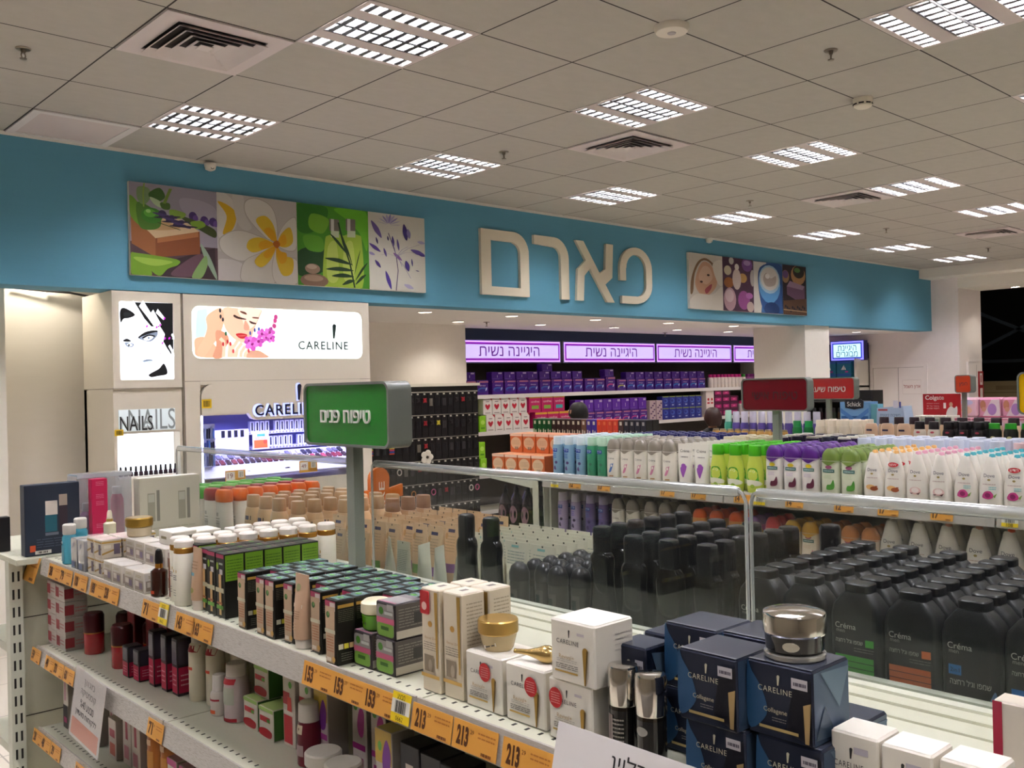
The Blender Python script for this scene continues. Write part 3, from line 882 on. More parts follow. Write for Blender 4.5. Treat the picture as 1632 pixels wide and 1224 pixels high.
# cabinet with the wide light box and the purple-lit niche
r = empty('makeup_cabinet', (2.713, 6.2, 0), 0, 'wide beige makeup cabinet with a lit advertising panel and purple-lit niche', 'display cabinet')
W = 1.51
b = MB()
b.box(0.0, W, 0, 0.55, 1.73, 2.325, CAB)
b.box(0, 0.113, 0, 0.55, 0, 1.73, CAB); b.box(W - 0.10, W, 0, 0.55, 0, 1.73, CAB)
b.box(0.113, W - 0.10, 0.0, 0.55, 0, 1.0, CAB); b.box(0.113, W - 0.10, 0.031, 0.05, 1.49, 1.73, CAB); b.box(0.113, W - .10, -.002, .031, 1.705, 1.73, CAB)
b.box(0.113, W - 0.10, 0.5, 0.55, 1.0, 1.73, P('#8f8fd6', 0.6))
b.box(0, W, -0.0012, 0, 1.728, 1.732, P('#8d8474', 0.6))
b.box(0.0, 0.004, -0.001, 0.0, 0, 2.325, P('#4c463c', 0.7)); b.build('body', r, False)
b = MB(); b.prism([(0.116, 1.5)] + [(0.46, 1.5)] + [(0.49, 1.46), (0.53, 1.448), (1.40, 1.448), (1.40, 1.62)] + arc(1.31, 1.62, 0.09, 0, 90)[1:] + arc(0.206, 1.62, 0.09, 90, 180), -0.012, 0.03, CAB)
b.build('header', r, False)
b = MB(); hp = arc(1.31, 1.62, 0.093, 0, 90) + arc(0.206, 1.62, 0.093, 90, 180) + [(0.113, 1.5)]
Print(b, on_front(-0.0005)).stroke(hp, 0.006, P('#5b5346', 0.7)); b.build('header_seam', r, False)
NAVY = P('#15172e', 0.35)
def exclaim(cx, z0, h):
    return [(cx - 0.12 * h, z0), (cx + 0.01 * h, z0), (cx + 0.13 * h, z0 + 0.8 * h)] + arc(cx + 0.0 * h, z0 + 0.84 * h, 0.15 * h, 0, 180, 6) + [(cx - 0.15 * h, z0 + 0.8 * h)]
b = MB()
vs, fs, ww, hh = text_geo('CARELINE', 1, 0.012, 1.18)
GLOW = EM('#a9b4ff', 1.6)
pr = Print(b, on_front(-0.0122), 0.001)
pr.text(0.765, 1.516, 0.545, 'CARELINE', GLOW, height=0.094, bold=0.045, space=1.16)
pr.poly(exclaim(0.862, 1.575, 0.135), GLOW)
pr = Print(b, on_front(-0.024), 0.001)
pr.text(0.772, 1.516, 0.53, 'CARELINE', NAVY, height=0.078, bold=0.02, space=1.18)
pr.poly(exclaim(0.866, 1.583, 0.118), NAVY)
b.build('lit_lettering', r, False)
b = MB()
x0, x1, z0, z1 = 0.064, 1.438, 1.886, 2.247
b.prism(rrect(x0, x1, z0, z1, 0.055), -0.006, 0, EM('#eef7f7', 1.25))
M_ = homog(((97, 168), (1130, 212), (1135, 508), (103, 508)))
def q(*pts): return [(x0 + 0.006 + (x1 - x0 - 0.012) * max(0, min(1, M_(x, y)[0])), z0 + 0.006 + (z1 - z0 - 0.012) * max(0.0, min(1.0, M_(x, y)[1]))) for x, y in pts]
pr = Print(b, on_front(-0.0062), 0.00012)
def EA(c): return EM(c, 0.85)
pr.poly(q((122, 195), (185, 178), (200, 300), (150, 400), (112, 380)), EA('#bcdde2'))
pr.blob(q((110, 385), (170, 372), (230, 420), (260, 500), (125, 500), (108, 440)), EA('#d9a888'))
pr.blob(q((440, 465), (500, 460), (545, 485), (560, 506), (420, 506)), EA('#c99a80'))
pr.blob(q((285, 180), (380, 172), (515, 180), (510, 235), (488, 290), (470, 340), (455, 390), (420, 410), (370, 395), (320, 350), (290, 290)), EA('#e4b99d'))
pr.blob(q((380, 180), (510, 182), (505, 230), (480, 290), (430, 320), (400, 250)), EA('#f3d5c2'))
pr.blob(q((352, 222), (380, 236), (425, 250), (420, 256), (378, 250), (350, 236)), EA('#3a2620'))
pr.blob(q((445, 262), (470, 272), (488, 278), (482, 286), (455, 280)), EA('#3a2620'))
pr.blob(q((388, 198), (420, 205), (430, 222), (400, 212)), EA('#5a3a2c'))
pr.blob(q((465, 238), (500, 240), (502, 248), (470, 246)), EA('#5a3a2c'))
pr.blob(q((420, 260), (445, 300), (440, 325), (412, 318)), EA('#cf9b82'))
pr.blob(q((362, 352), (395, 345), (432, 356), (415, 380), (385, 378)), EA('#b3272e'))
pr.blob(q((372, 362), (400, 360), (428, 358), (400, 366)), EA('#e06a66'))
pr.blob(q((180, 240), (225, 195), (275, 180), (290, 260), (262, 360), (215, 430), (165, 500), (120, 470), (165, 380), (185, 310)), EA('#dcae8e'))
pr.blob(q((240, 330), (300, 345), (320, 390), (300, 440), (280, 506), (220, 506), (240, 430)), EA('#c98f72'))
for pts in (((265, 380), (285, 400), (290, 450), (285, 505)), ((310, 395), (325, 430), (318, 505)), ((330, 420), (345, 460), (345, 505)), ((375, 390), (345, 440), (330, 505)), ((400, 410), (370, 450), (360, 505)), ((420, 430), (395, 470), (390, 505)), ((440, 455), (420, 480), (415, 505))):
    pr.stroke(q(*pts), 0.026, EA('#e6bfa6')); 
for x, y, c in ((283, 418, '#b3272e'), (310, 402, '#b3272e'), (328, 416, '#b3272e'), (345, 465, '#c2434a'), (440, 462, '#c2434a'), (300, 348, '#1d5b3a'), (265, 195, '#20242e'), (268, 235, '#20242e'), (282, 255, '#20242e'), (450, 345, '#3b4a8e'), (478, 325, '#3b4a8e'), (503, 318, '#2a4a9e')):
    p_ = q((x, y))[0]; pr.oval(p_[0], p_[1], 0.008, 0.015, EA(c))
for x, y, s_ in ((460, 415, 44), (500, 400, 36), (440, 395, 30), (520, 350, 32), (568, 340, 34), (575, 380, 28), (545, 375, 26)):
    for k in range(5):
        a = k * 2 * PI / 5 + x
        p_ = q((x + math.cos(a) * s_ * 0.55, y + math.sin(a) * s_ * 0.55))[0]
        pr.oval(p_[0], p_[1], s_ * 0.00062, s_ * 0.0005, EA(('#c455b4', '#d673c6', '#b347a6')[k % 3]), rot=-a)
    p_ = q((x, y))[0]; pr.oval(p_[0], p_[1], s_ * 0.0003, s_ * 0.0003, EA('#8a1f6e'))
pr.stroke(q((560, 350), (580, 310), (600, 240)), 0.004, EA('#7a4a5a'))
for x, y in ((596, 298), (600, 262), (605, 238)):
    p_ = q((x, y))[0]; pr.oval(p_[0], p_[1], 0.015, 0.018, EA('#b03a78'))
p_ = q((905, 426))[0]
pr.text(p_[0] - 0.01, p_[1], 0.43, 'CARELINE', EM('#10241f', 0.2), height=0.062, bold=0.01, space=1.18)
p_ = q((965, 380))[0]
pr.poly(exclaim(p_[0], p_[1], 0.112), EM('#10241f', 0.2))
b.build('advertising_light_box', r, False)
b = MB(); b.box(0.116, 0.185, -0.016, -0.0125, 1.545, 1.605, P('#e8c021', 0.5)); Print(b, on_front(-0.0163)).barcode(0.125, 0.176, 1.553, 1.595, BK); b.build('yellow_tag', r, False)
for x in (0.122, 1.398):
    b = MB(); b.box(x - 0.005, x + 0.005, 0.0, 0.01, 1.0, 1.49, EM('#c9ceff', 9)); b.build('led_strip', r, False)
l = bpy.data.lights.new('niche_light', 'AREA'); l.shape = 'RECTANGLE'; l.size = 1.2; l.size_y = 0.08; l.energy = 9; l.color = (0.45, 0.45, 1.0)
lo = bpy.data.objects.new('niche_light', l); COL.objects.link(lo); lo.parent = r; lo.location = (0.75, 0.12, 1.43)
for n_, z in (('shelf', 1.35), ('shelf', 1.235)):
    b = MB(); b.box(0.45, 1.40, 0.3, 0.5, z - 0.02, z, P('#d5d5ee', 0.4))
    for i in range(34): b.box(0.455 + i * 0.0278, 0.468 + i * 0.0278, 0.298, 0.3, z - 0.016, z - 0.004, P('#8f90b6', 0.5))
    b.build(n_, r, False)
b = MB(); b.box(0.24, 0.60, 0.27, 0.29, 1.13, 1.375, P('#e4e4f2', 0.4)); b.box(0.60, 0.605, 0.27, 0.5, 1.13, 1.375, P('#d0d0ea', 0.4)); b.build('tester_panel', r, False)
b = MB(); b.box(0.11, 0.24, 0.06, 0.3, 1.13, 1.43, P('#a5a8cc', 0.4))
rr = random.Random(5)
for i in range(8):
    for j in range(3):
        b.loft([(1.14 + j * .095, .006, .006, 0.12 + i * .015, .05), (1.205 + j * .095 + rr.random() * .02, .006, .006, .12 + i * .015, .05)], P(rr.choice(('#2b3a6e', '#1b1c2c', '#4a6ab0', '#7f86a8')), 0.3), n=6)
b.build('lipstick_rack', r)
b = MB(); b.box(0.62, 0.75, 0.24, 0.246, 1.22, 1.355, P('#e3d4bd', 0.5))
pr = Print(b, on_front(0.2398)); pr.rect(.63, .74, 1.23, 1.29, P('#d9642c', 0.5)); pr.rect(.655, .72, 1.315, 1.335, P('#3f8f6e', 0.5)); pr.oval(.72, 1.275, .016, .016, P('#e8442a', 0.5)); pr.lines(.64, .73, 1.295, 1.312, 2, P('#b5651d', .5))
b.build('flyer', r, False)
b = MB()
for x in (0.27, 0.33, 0.40, 0.45, 0.50, 0.55):
    for k in range(4):
        if x < 0.38: b.loft([(0, .010, .010), (.006, .010, .010)], P('#22232b', .3), T=Matrix.Translation((x, 0.268, 1.15 + k * .055)) @ Matrix.Rotation(PI / 2, 4, 'X'), n=10)
        elif k in (0, 3): b.box(x - .012, x + .012, .262, .27, 1.14 + k * .06, 1.19 + k * .06, P('#191a22', .3))
b.build('makeup_testers', r)
def slope_T(x, y, z, a): return Matrix.Translation((x, y, z)) @ Matrix.Rotation(a, 4, 'X')
b = MB(); b.box(0.12, 1.40, 0, 0.3, -0.01, 0, P('#dcdcea', 0.25), T=slope_T(0, -0.02, 1.06, 0.5)); b.build('tester_tray', r, False)
b = MB()
rr = random.Random(9)
for i in range(26):
    x = 0.17 + i * 0.046
    b.box(x, x + 0.032, 0.15, 0.2, 0.0, 0.012, P(rr.choice(('#7b2530', '#5a2a35', '#9c4350', '#382026')), .25), T=slope_T(0, -0.02, 1.06, 0.5))
    b.box(x, x + 0.032, 0.22, 0.27, 0.0, 0.012, P(rr.choice(('#2d2a33', '#6e6a78', '#a9a6b4')), .25), T=slope_T(0, -0.02, 1.06, 0.5))
for x, a in ((0.25, .1), (0.42, .0), (0.62, .05), (0.73, -.1), (1.12, .1), (1.15, .0)):
    T = slope_T(x, 0.03, 1.075, 0.5) @ Matrix.Rotation(PI / 2 + a, 4, 'Y')
    b.loft([(-.07, .004, .004), (.03, .006, .006), (.035, .012, .008), (.06, .014, .006), (.075, .005, .003)], P('#25252e', .35), T=T, n=8)
b.build('makeup_brushes', r)
def make_mcarton():
    b = MB(); b.box(-.016, .016, -.016, .016, 0, .075, P('#dfe0f2', .4))
    b.box(-.005, .007, -.0165, -.016, .006, .066, P('#1b1d36', .4))
    return b.build('makeup_carton', None, False)
MC = Proto(make_mcarton)
for row, z, ns in (('upper', 1.35, [i for i in range(15) if i not in (4,)]), ('lower', 1.235, [i for i in range(17) if i not in (6, 9, 10, 13)])):
    for i in ns:
        MC.put((2.713 + (0.67 if row == 'upper' else 0.78) + i * 0.042, 6.2 + 0.36, z), 0, 'small white makeup carton on the %s shelf of the purple-lit niche' % row, 'makeup carton', 'makeup cartons on the %s lit shelf' % row)
for x, t, s_ in ((3.05, 'second', '19'), (3.63, 'first', '49')):
    b = MB(); b.box(-.075, .075, -.004, 0, 0, .085, P('#e5a63f', .4)); b.box(-.07, -.005, -.005, -.004, .018, .075, P('#efe6da', .4)); b.box(.02, .062, -.005, -.004, .03, .078, P('#e8e2d4', .4))
    pr = Print(b, on_front(-.0052)); pr.text(-.04, .047, .038, s_, P('#7a1f20', .5)); pr.lines(.0, .068, .006, .026, 2, P('#a06b1e', .5)); pr.barcode(.026, .056, .036, .07, P('#9a958c', .5), 6)
    o = b.build('price_card', None, False); o.location = (x, 6.162, 1.045 if x > 3.3 else 1.02); o.rotation_euler = (0.0, 0, 0)
    tag(o, 'orange price card reading %s at the edge of the tester tray' % s_, 'price card', 'price cards on the tester tray')

# cables over the niche wall
for k, (c, dz, pts) in enumerate((('#1d1a18', 0, ((1.86, 6.9, 2.385), (2.05, 6.88, 2.372), (2.2, 6.86, 2.365), (2.4, 6.84, 2.33))), ('#d8d2c4', 0.012, ((2.06, 6.9, 2.37), (2.16, 6.87, 2.392), (2.3, 6.84, 2.4), (2.42, 6.82, 2.335))))):
    b = MB(); b.tube(pts, 0.008, P(c, .5)); o = b.build('cable'); tag(o, '%s electric cable slung along the top of the niche wall' % ('black', 'white')[k], 'cable')
b = MB(); b.box(-5.4, 1.735, 6.66, 6.93, 0, 2.62, WALLW); struct(b, 'wall_niche_side')

# ================================================================ LIT SIGNS AND SHELVES ON THE BACK WALL
GRY2 = P('#8d8a94', .4)
VIO = EM('#8a15ac', .7); LIL = EM('#cdbcf6', 1.0); GLO = EM('#b489ff', 2.2)
def lit_sign(x0, x1, k):
    r = empty('lit_sign', (x0, 8.40, 1.925), 0, 'lit lilac sign with purple writing over the pads shelves, %s from the white partition' % CNT[k], 'lit sign', 'lit lilac signs')
    w_ = x1 - x0
    b = MB(); b.box(0, w_, 0, 0.12, 0, 0.275, GRY2); b.build('housing', r, False)
    b = MB(); b.box(0.02, w_ - 0.02, -.004, 0, 0.012, 0.263, GLO)
    b.box(0.032, w_ - .032, -.006, -.004, 0.03, 0.245, VIO); b.box(0.055, w_ - .055, -.008, -.006, 0.055, 0.22, LIL)
    Print(b, on_front(-.0085)).text(w_ / 2, .138, w_ * .56, heb('היגיינה נשית'), EM('#7a1a9e', .35), height=.115)
    b.build('face', r, False)
for k, (x0, x1) in enumerate(((6.86, 8.64), (8.68, 10.55), (10.57, 12.43), (12.47, 14.2))): lit_sign(x0, x1, k)
b = MB(); b.box(6.8, 14.2, 8.38, 8.5, 2.2, 2.33, P('#1b2a4a', .6)); struct(b, 'trim_sign_band')
# adult hygiene unit against the end wall
r = empty('lit_sign', (14.2, 7.71, 1.92), -PI / 2, 'small lit pale blue sign with blue writing in two lines, beyond the column', 'lit sign')
b = MB(); b.box(0, .57, 0, .12, 0, .32, P('#2a2560', .4)); b.build('housing', r, False)
b = MB(); b.box(.01, .56, -.004, 0, .01, .31, EM('#7a78ff', 1.8)); b.box(.035, .535, -.006, -.004, .035, .285, EM('#2d3fae', .9)); b.box(.055, .515, -.008, -.006, .055, .265, EM('#c4ecf6', 1.3))
pr = Print(b, on_front(-.0085)); pr.text(.285, .20, .32, heb('היגיינת'), EM('#1f5f86', .2), height=.085); pr.text(.285, .105, .36, heb('מבוגרים'), EM('#1f5f86', .2), height=.085)
b.build('face', r, False)

SHELFM = P('#d9d5cb', .4)
def wall_shelf(name, loc, rz, wd, dp, zs, label, back):
    r = empty(name, loc, rz, label, 'shelving unit')
    b = MB(); b.box(0, wd, dp - .02, dp, .0, 2.2, back); b.build('back_panel', r, False)
    for z in zs:
        b = MB(); b.box(0, wd, 0, dp - .02, z - .03, z, SHELFM); b.build('shelf', r, False)
        b = MB(); b.box(0, wd, -.012, 0, z - .042, z + .004, P('#e4dfe2', .35)); b.build('price_rail', r, False)
    for x in (0, wd - .03):
        b = MB(); b.box(x, x + .03, .02, dp, 0, 1.95, SHELFM); b.build('side_panel', r, False)
    return r
wall_shelf('wall_shelving', (6.95, 8.28, 0), 0, 6.2, .45, (.2, .62, 1.115, 1.545), 'long shelving run of sanitary pads under the lit lilac signs', P('#3b342f', .7))
wall_shelf('wall_shelving', (14.02, 8.6, 0), -PI / 2, 1.40, .45, (.2, .75, 1.25, 1.52), 'short shelving of teal packs under the small blue lit sign', P('#22204a', .7))

def pack(name, w_, d_, h_, body, deco, bev=.004):
    def mk():
        b = MB(); b.box(-w_ / 2, w_ / 2, -d_ / 2, d_ / 2, 0, h_, P(body, .35), bev)
        deco(Print(b, on_front(-d_ / 2 - .0004)), w_, h_)
        return b.build(name, None, False)
    return Proto(mk)
def pad_deco(swirl, top='#8a4a90'):
    def f(p, w_, h_):
        p.rect(-w_ / 2, w_ / 2, h_ * .84, h_ * .93, P('#b9708a', .4)); p.poly([(-w_ * .5, h_ * .97), (-w_ * .2, h_ * .97), (-w_ * .42, h_ * .72)], P('#4a1c78', .4))
        p.text(.0, h_ * .64, w_ * .5, 'always', P('#d7c9e6', .4), height=h_ * .13)
        p.oval(0, h_ * .36, w_ * .42, h_ * .17, P(swirl, .35)); p.oval(w_ * .03, h_ * .31, w_ * .36, h_ * .12, P('#3a2590', .35)); p.oval(w_ * .3, h_ * .40, w_ * .045, h_ * .13, P('#cdd3f0', .35), rot=-.5)
    return f
PADB = pack('pads_box', .178, .1, .175, '#4a1a86', pad_deco('#3f63b8'))
PADR = pack('pads_box', .178, .1, .195, '#4a1a86', pad_deco('#b83a86'))
PADY = pack('pads_box', .178, .1, .155, '#4a1a86', pad_deco('#b8b84a'))
PADS = pack('pads_box', .178, .1, .155, '#3f1a80', pad_deco('#2f7ac0'))
def top_deco(p, w_, h_):
    p.rect(w_ * .1, w_ * .4, h_ * .75, h_ * .92, P('#b9a9cc', .4)); p.rect(-w_ * .02, w_ * .02, h_ * .3, h_ * .6, P('#cfc5e0', .4)); p.rect(-w_ * .45, w_ * .2, h_ * .08, h_ * .16, P('#6b4aa6', .4))
PADT = pack('pads_box', .178, .1, .095, '#451c80', top_deco)
G = 'purple pad boxes on the top shelf'
xs = [7.02, 7.21, 7.45, 7.65, 7.85, 8.03, 8.24, 8.44, 8.63, 8.83, 9.05, 9.25]
for i, x in enumerate(xs):
    PADB.put((x, 8.34, 1.545), 0, 'purple pads box with blue swirl, %s in its row on the top wall shelf' % CNT[i], 'pads box', G)
PADR.put((9.46, 8.34, 1.545), 0, 'taller purple pads box with a pink swirl ending its row', 'pads box', G)
for i, x in enumerate(xs[:-2]):
    if i in (1,): continue
    PADT.put((x + .01, 8.36, 1.7205), 0, 'small purple pads box lying on top of the %s blue-swirl box' % CNT[i], 'pads box', G)
PADT.put((8.30, 8.36, 1.816), 0, 'topmost small purple pads box of the pile under the first lit sign', 'pads box', G)
PADT.put((9.46, 8.36, 1.741), 0, 'small purple pads box on top of the pink-swirl box', 'pads box', G)
PADY.put((9.68, 8.34, 1.545), 0, 'low purple pads box with a yellow-green swirl', 'pads box', G)
for i in range(9):
    x = 9.88 + i * .2
    PADS.put((x, 8.34, 1.545), 0, 'low purple pads box with bright blue swirl, %s after the yellow-green one' % CNT[i], 'pads box', G)
    PADT.put((x + .01, 8.36, 1.7005), 0, 'small purple pads box lying on the %s bright blue box' % CNT[i], 'pads box', G)

def bot_deco(c1, c2):
    def f(p, w_, h_): p.rect(-w_ * .4, w_ * .4, h_ * .02, h_ * .3, P(c2, .4)); p.rect(-w_ * .35, w_ * .35, h_ * .36, h_ * .55, P(c1, .4))
    return f
def simple_bottle(name, rad, h_, body, capc, deco=None, nk=.75, ry=None, ch=.22, n=12):
    ry = ry or rad
    def mk():
        r = empty(name)
        z1 = h_ * (1 - ch)
        R = [(0, rad * .93, ry * .93), (h_ * .015, rad, ry), (z1 * .86, rad, ry), (z1 * .96, rad * .9, ry * .9), (z1, rad * nk, ry * nk)]
        b = MB(); b.loft(R, P(body, .3), n=n)
        if deco: deco(Print(b, on_loft(R)), rad * 2, z1)
        b.build('bottle', r)
        c = MB(); c.loft([(z1 + .0003, rad * nk * .97, ry * nk * .97), (h_ * .985, rad * nk * .93, ry * nk * .93), (h_, rad * nk * .85, ry * nk * .85)], P(capc, .3), n=n); c.build('cap', r)
        return r
    return Proto(mk)
INT = simple_bottle('wash_bottle', .04, .20, '#e6dcd8', '#c4267e', bot_deco('#7f95c6', '#cfa45e'))
for i in range(9):
    INT.put((11.78 + i * .095, 8.35, 1.545), 0, 'white bottle with pink cap, %s after the purple boxes on the top wall shelf' % CNT[i], 'bottle', 'pink-capped bottles on the top wall shelf')
ING = simple_bottle('wash_bottle', .04, .20, '#e6e0d8', '#3a9a34', bot_deco('#b8b0b8', '#d8d0cc'))
ING.put((12.65, 8.35, 1.545), 0, 'white wash bottle with green cap on the top wall shelf', 'bottle')
INP = simple_bottle('wash_bottle', .045, .20, '#a85a9a', '#8a2a7e', bot_deco('#c890bc', '#7a2a72'))
for i in range(6): INP.put((12.78 + i * .1, 8.35, 1.545), 0, 'mauve wash bottle beside the green-capped bottle, %s toward the column' % CNT[i], 'bottle', 'mauve bottles on the top wall shelf')

def heart(p, w_, h_):
    c = P('#c0223c', .4)
    p.blob([(0, h_ * .28), (w_ * .28, h_ * .5), (w_ * .18, h_ * .62), (0, h_ * .54), (-w_ * .18, h_ * .62), (-w_ * .28, h_ * .5)], c)
    p.rect(-w_ * .2, w_ * .2, h_ * .74, h_ * .78, P('#6a5a60', .5)); p.poly([(w_ * .2, h_), (w_ * .5, h_), (w_ * .5, h_ * .8)], c); p.rect(-w_ * .3, w_ * .3, h_ * .08, h_ * .12, P('#8a7a80', .5))
HB = pack('heart_carton', .135, .1, .2, '#e4dedd', heart)
def xl(p, w_, h_):
    p.rect(-w_ / 2, w_ / 2, 0, h_ * .22, P('#3a3080', .4)); p.text(0, h_ * .78, w_ * .5, 'XL', P('#5a8f2a', .5)); p.lines(-w_ * .3, w_ * .3, h_ * .3, h_ * .55, 3, P('#5a9a30', .5))
XL = pack('tampon_box', .12, .12, .19, '#c3dc74', xl)
LM = pack('tampon_box', .10, .12, .19, '#8fcf2a', lambda p, w_, h_: (p.oval(0, h_ * .6, w_ * .3, h_ * .14, P('#bfe86a', .4)), p.rect(-w_ * .3, w_ * .3, h_ * .2, h_ * .3, P('#5a9a20', .4))))
def pk(p, w_, h_):
    p.rect(-w_ / 2, w_ / 2, h_ * .86, h_ * .98, P('#d8a83a', .4)); p.text(0, h_ * .66, w_ * .7, 'carefree', P('#ead6dc', .4), height=h_ * .14); p.rect(-w_ * .3, w_ * .3, h_ * .2, h_ * .42, P('#8ab04a', .4))
PK = pack('liner_box', .20, .12, .2, '#c02468', pk)
def pk2(p, w_, h_):
    pk(p, w_, h_); p.rect(-w_ * .3, w_ * .3, h_ * .2, h_ * .42, P('#4ab0b8', .4))
PK2 = pack('liner_box', .20, .12, .2, '#c02468', pk2)
for i, (x, z) in enumerate(((7.05, 1.115), (7.05, 1.306), (7.05, .62), (7.05, .811))):
    XL.put((x, 8.34, z), 0, 'lime box with navy foot %s, beside the hair accessories' % ('on the middle wall shelf', 'atop another on the middle wall shelf', 'on the lower wall shelf', 'atop another on the lower wall shelf')[i], 'box', 'lime boxes by the accessories')
for i, (x, z) in enumerate(((7.19, 1.115), (7.19, .62), (7.17, .811))):
    LM.put((x, 8.34, z), 0, 'bright green box between the lime box and heart cartons, %s' % ('middle wall shelf', 'lower wall shelf', 'atop another on the lower shelf')[i], 'box', 'lime boxes by the accessories')
for z, n_, t in ((1.115, 5, 'lower'), (1.316, 5, 'upper')):
    for i in range(n_):
        HB.put((7.32 + i * .142 - (.04 if t == 'upper' else 0), 8.34, z), 0, 'white carton with red heart, %s in the %s tier from the lime box' % (CNT[i], t), 'carton', 'heart cartons')
    for i in range(3):
        (PK2 if (i == 2 and t == 'upper') else PK).put((8.15 + i * .21 - (.1 if t == 'upper' else 0), 8.345, z), 0, 'pink liner box with yellow band, %s in the %s tier after the heart cartons' % (CNT[i], t), 'box', 'pink liner boxes')
PKD = pack('liner_box', .2, .12, .3, '#a81e58', lambda p, w_, h_: (p.rect(-w_ / 2, w_ / 2, h_ * .7, h_ * .8, P('#c8742a', .4)), p.rect(-w_ * .3, w_ * .3, h_ * .3, h_ * .5, P('#4a7ab0', .4))))
for i in range(4): PKD.put((8.05 + i * .21, 8.345, .62), 0, 'tall dark pink pack on the low wall shelf, %s from the razors' % CNT[i], 'pack', 'dark pink packs')
PM2 = pack('pads_box', .17, .1, .17, '#4a1a86', pad_deco('#b83a86'))
PU2 = pack('pads_box', .17, .1, .16, '#5a22a0', top_deco)
for i in range(8):
    PM2.put((8.86 + i * .18, 8.34, 1.115), 0, 'purple pads box with pink swirl on the middle wall shelf, %s from the liner boxes' % CNT[i], 'pads box', 'purple pad boxes on the middle shelf')
    PU2.put((8.86 + i * .18, 8.35, 1.286), 0, 'plain violet pads box on the middle wall shelf, stacked on the %s pink-swirl box' % CNT[i], 'pads box', 'purple pad boxes on the middle shelf')
TW = pack('tissue_pack', .13, .1, .28, '#b9a4ae', lambda p, w_, h_: [p.oval(w_ * .3 * math.sin(k * 2.1), h_ * (.15 + k * .1), w_ * .16, h_ * .04, P('#5d3f66', .4)) for k in range(8)])
for i in range(2): TW.put((10.33 + i * .15, 8.34, 1.115), 0, 'tall pale pack with mauve spots between purple and blue packs, %s' % ('beside the purple ones', 'beside the blue ones')[i], 'pack')
BL = pack('pads_pack', .15, .1, .165, '#2a2f8e', lambda p, w_, h_: (p.oval(0, h_ * .6, w_ * .3, h_ * .2, P('#4a66c0', .4)), p.oval(-.01, h_ * .62, w_ * .2, h_ * .12, P('#2a2f8e', .4)), p.rect(-w_ * .45, w_ * .45, h_ * .92, h_, P('#8a9a4a', .4)), p.rect(-w_ * .1, w_ * .2, h_ * .2, h_ * .3, P('#aab4dc', .4))))
for k in range(2):
    for i in range(6): BL.put((10.62 + i * .155, 8.34, 1.115 + k * .166), 0, 'royal blue pads pack on the middle wall shelf, %s in its %s tier' % (CNT[i], ('lower', 'upper')[k]), 'pads pack', 'royal blue pad packs')
RD = pack('test_display', .2, .1, .42, '#e2d6d4', lambda p, w_, h_: [p.oval(x * w_, z * h_, w_ * .12, h_ * .05, P('#b5202e', .4)) for x in (-.22, .22) for z in (.22, .62)] + [p.rect(x * w_ - .03, x * w_ + .03, z * h_ - .015, z * h_ + .01, P('#c23a44', .4)) for x in (-.22, .22) for z in (.12, .5)])
RD.put((11.68, 8.34, 1.115), 0, 'tall white display pack with four red blots on the middle wall shelf', 'pack')
MGP = pack('pink_pack', .2, .1, .1, '#5a1840', lambda p, w_, h_: (p.rect(-w_ * .45, w_ * .3, h_ * .25, h_ * .75, P('#b82a76', .4)), p.rect(-w_ * .2, w_ * .1, h_ * .4, h_ * .6, P('#e060a0', .4))))
for k in range(4):
    for i in range(3 if k < 3 else 2): MGP.put((11.9 + i * .205, 8.34, 1.115 + k * .101), 0, 'magenta pack in the pile beside the red-blot display, %s from it in tier %s' % (CNT[i], ('one', 'two', 'three', 'four')[k]), 'pack', 'magenta packs')
PNK = simple_bottle('wash_bottle', .036, .22, '#c8bcc0', '#c0286a', None)
for i in range(7): PNK.put((12.54 + i * .085, 8.34, 1.115), 0, 'grey bottle with pink cap on the middle wall shelf, %s after the magenta packs' % CNT[i], 'bottle', 'pink-capped grey bottles')
# teal adult packs
TL = pack('teal_pack', .24, .14, .195, '#1f6f86', lambda p, w_, h_: (p.poly([(-w_ * .2, h_ * .3), (w_ * .02, h_ * .3), (w_ * .02, h_ * .7)], P('#dcdcd4', .4)), p.poly([(w_ * .05, h_ * .3), (w_ * .16, h_ * .3), (w_ * .05, h_ * .6)], P('#dcdcd4', .4)), p.oval(w_ * .2, h_ * .14, w_ * .12, h_ * .07, P('#b03a8a', .4)), p.rect(-w_ / 2, w_ / 2, h_ * .8, h_, P('#2a5aa0', .4))))
for k in range(2):
    for i in range(5): TL.put((14.1, 8.42 - i * .255, 1.5206 + k * .196), -PI / 2, 'teal pack with white sail, %s from the door, %s tier under blue sign' % (CNT[4 - i], ('lower', 'upper')[k]), 'pack', 'teal adult packs')
TD = pack('dark_pack', .26, .14, .2, '#2a3442', lambda p, w_, h_: p.oval(0, h_ * .6, w_ * .3, h_ * .25, P('#46566a', .35)))
for i in range(5): TD.put((14.1, 8.42 - i * .265, 1.25), -PI / 2, 'dark grey pack on the shelf below the teal packs, %s from the door' % CNT[4 - i], 'pack', 'dark packs below the teal ones')
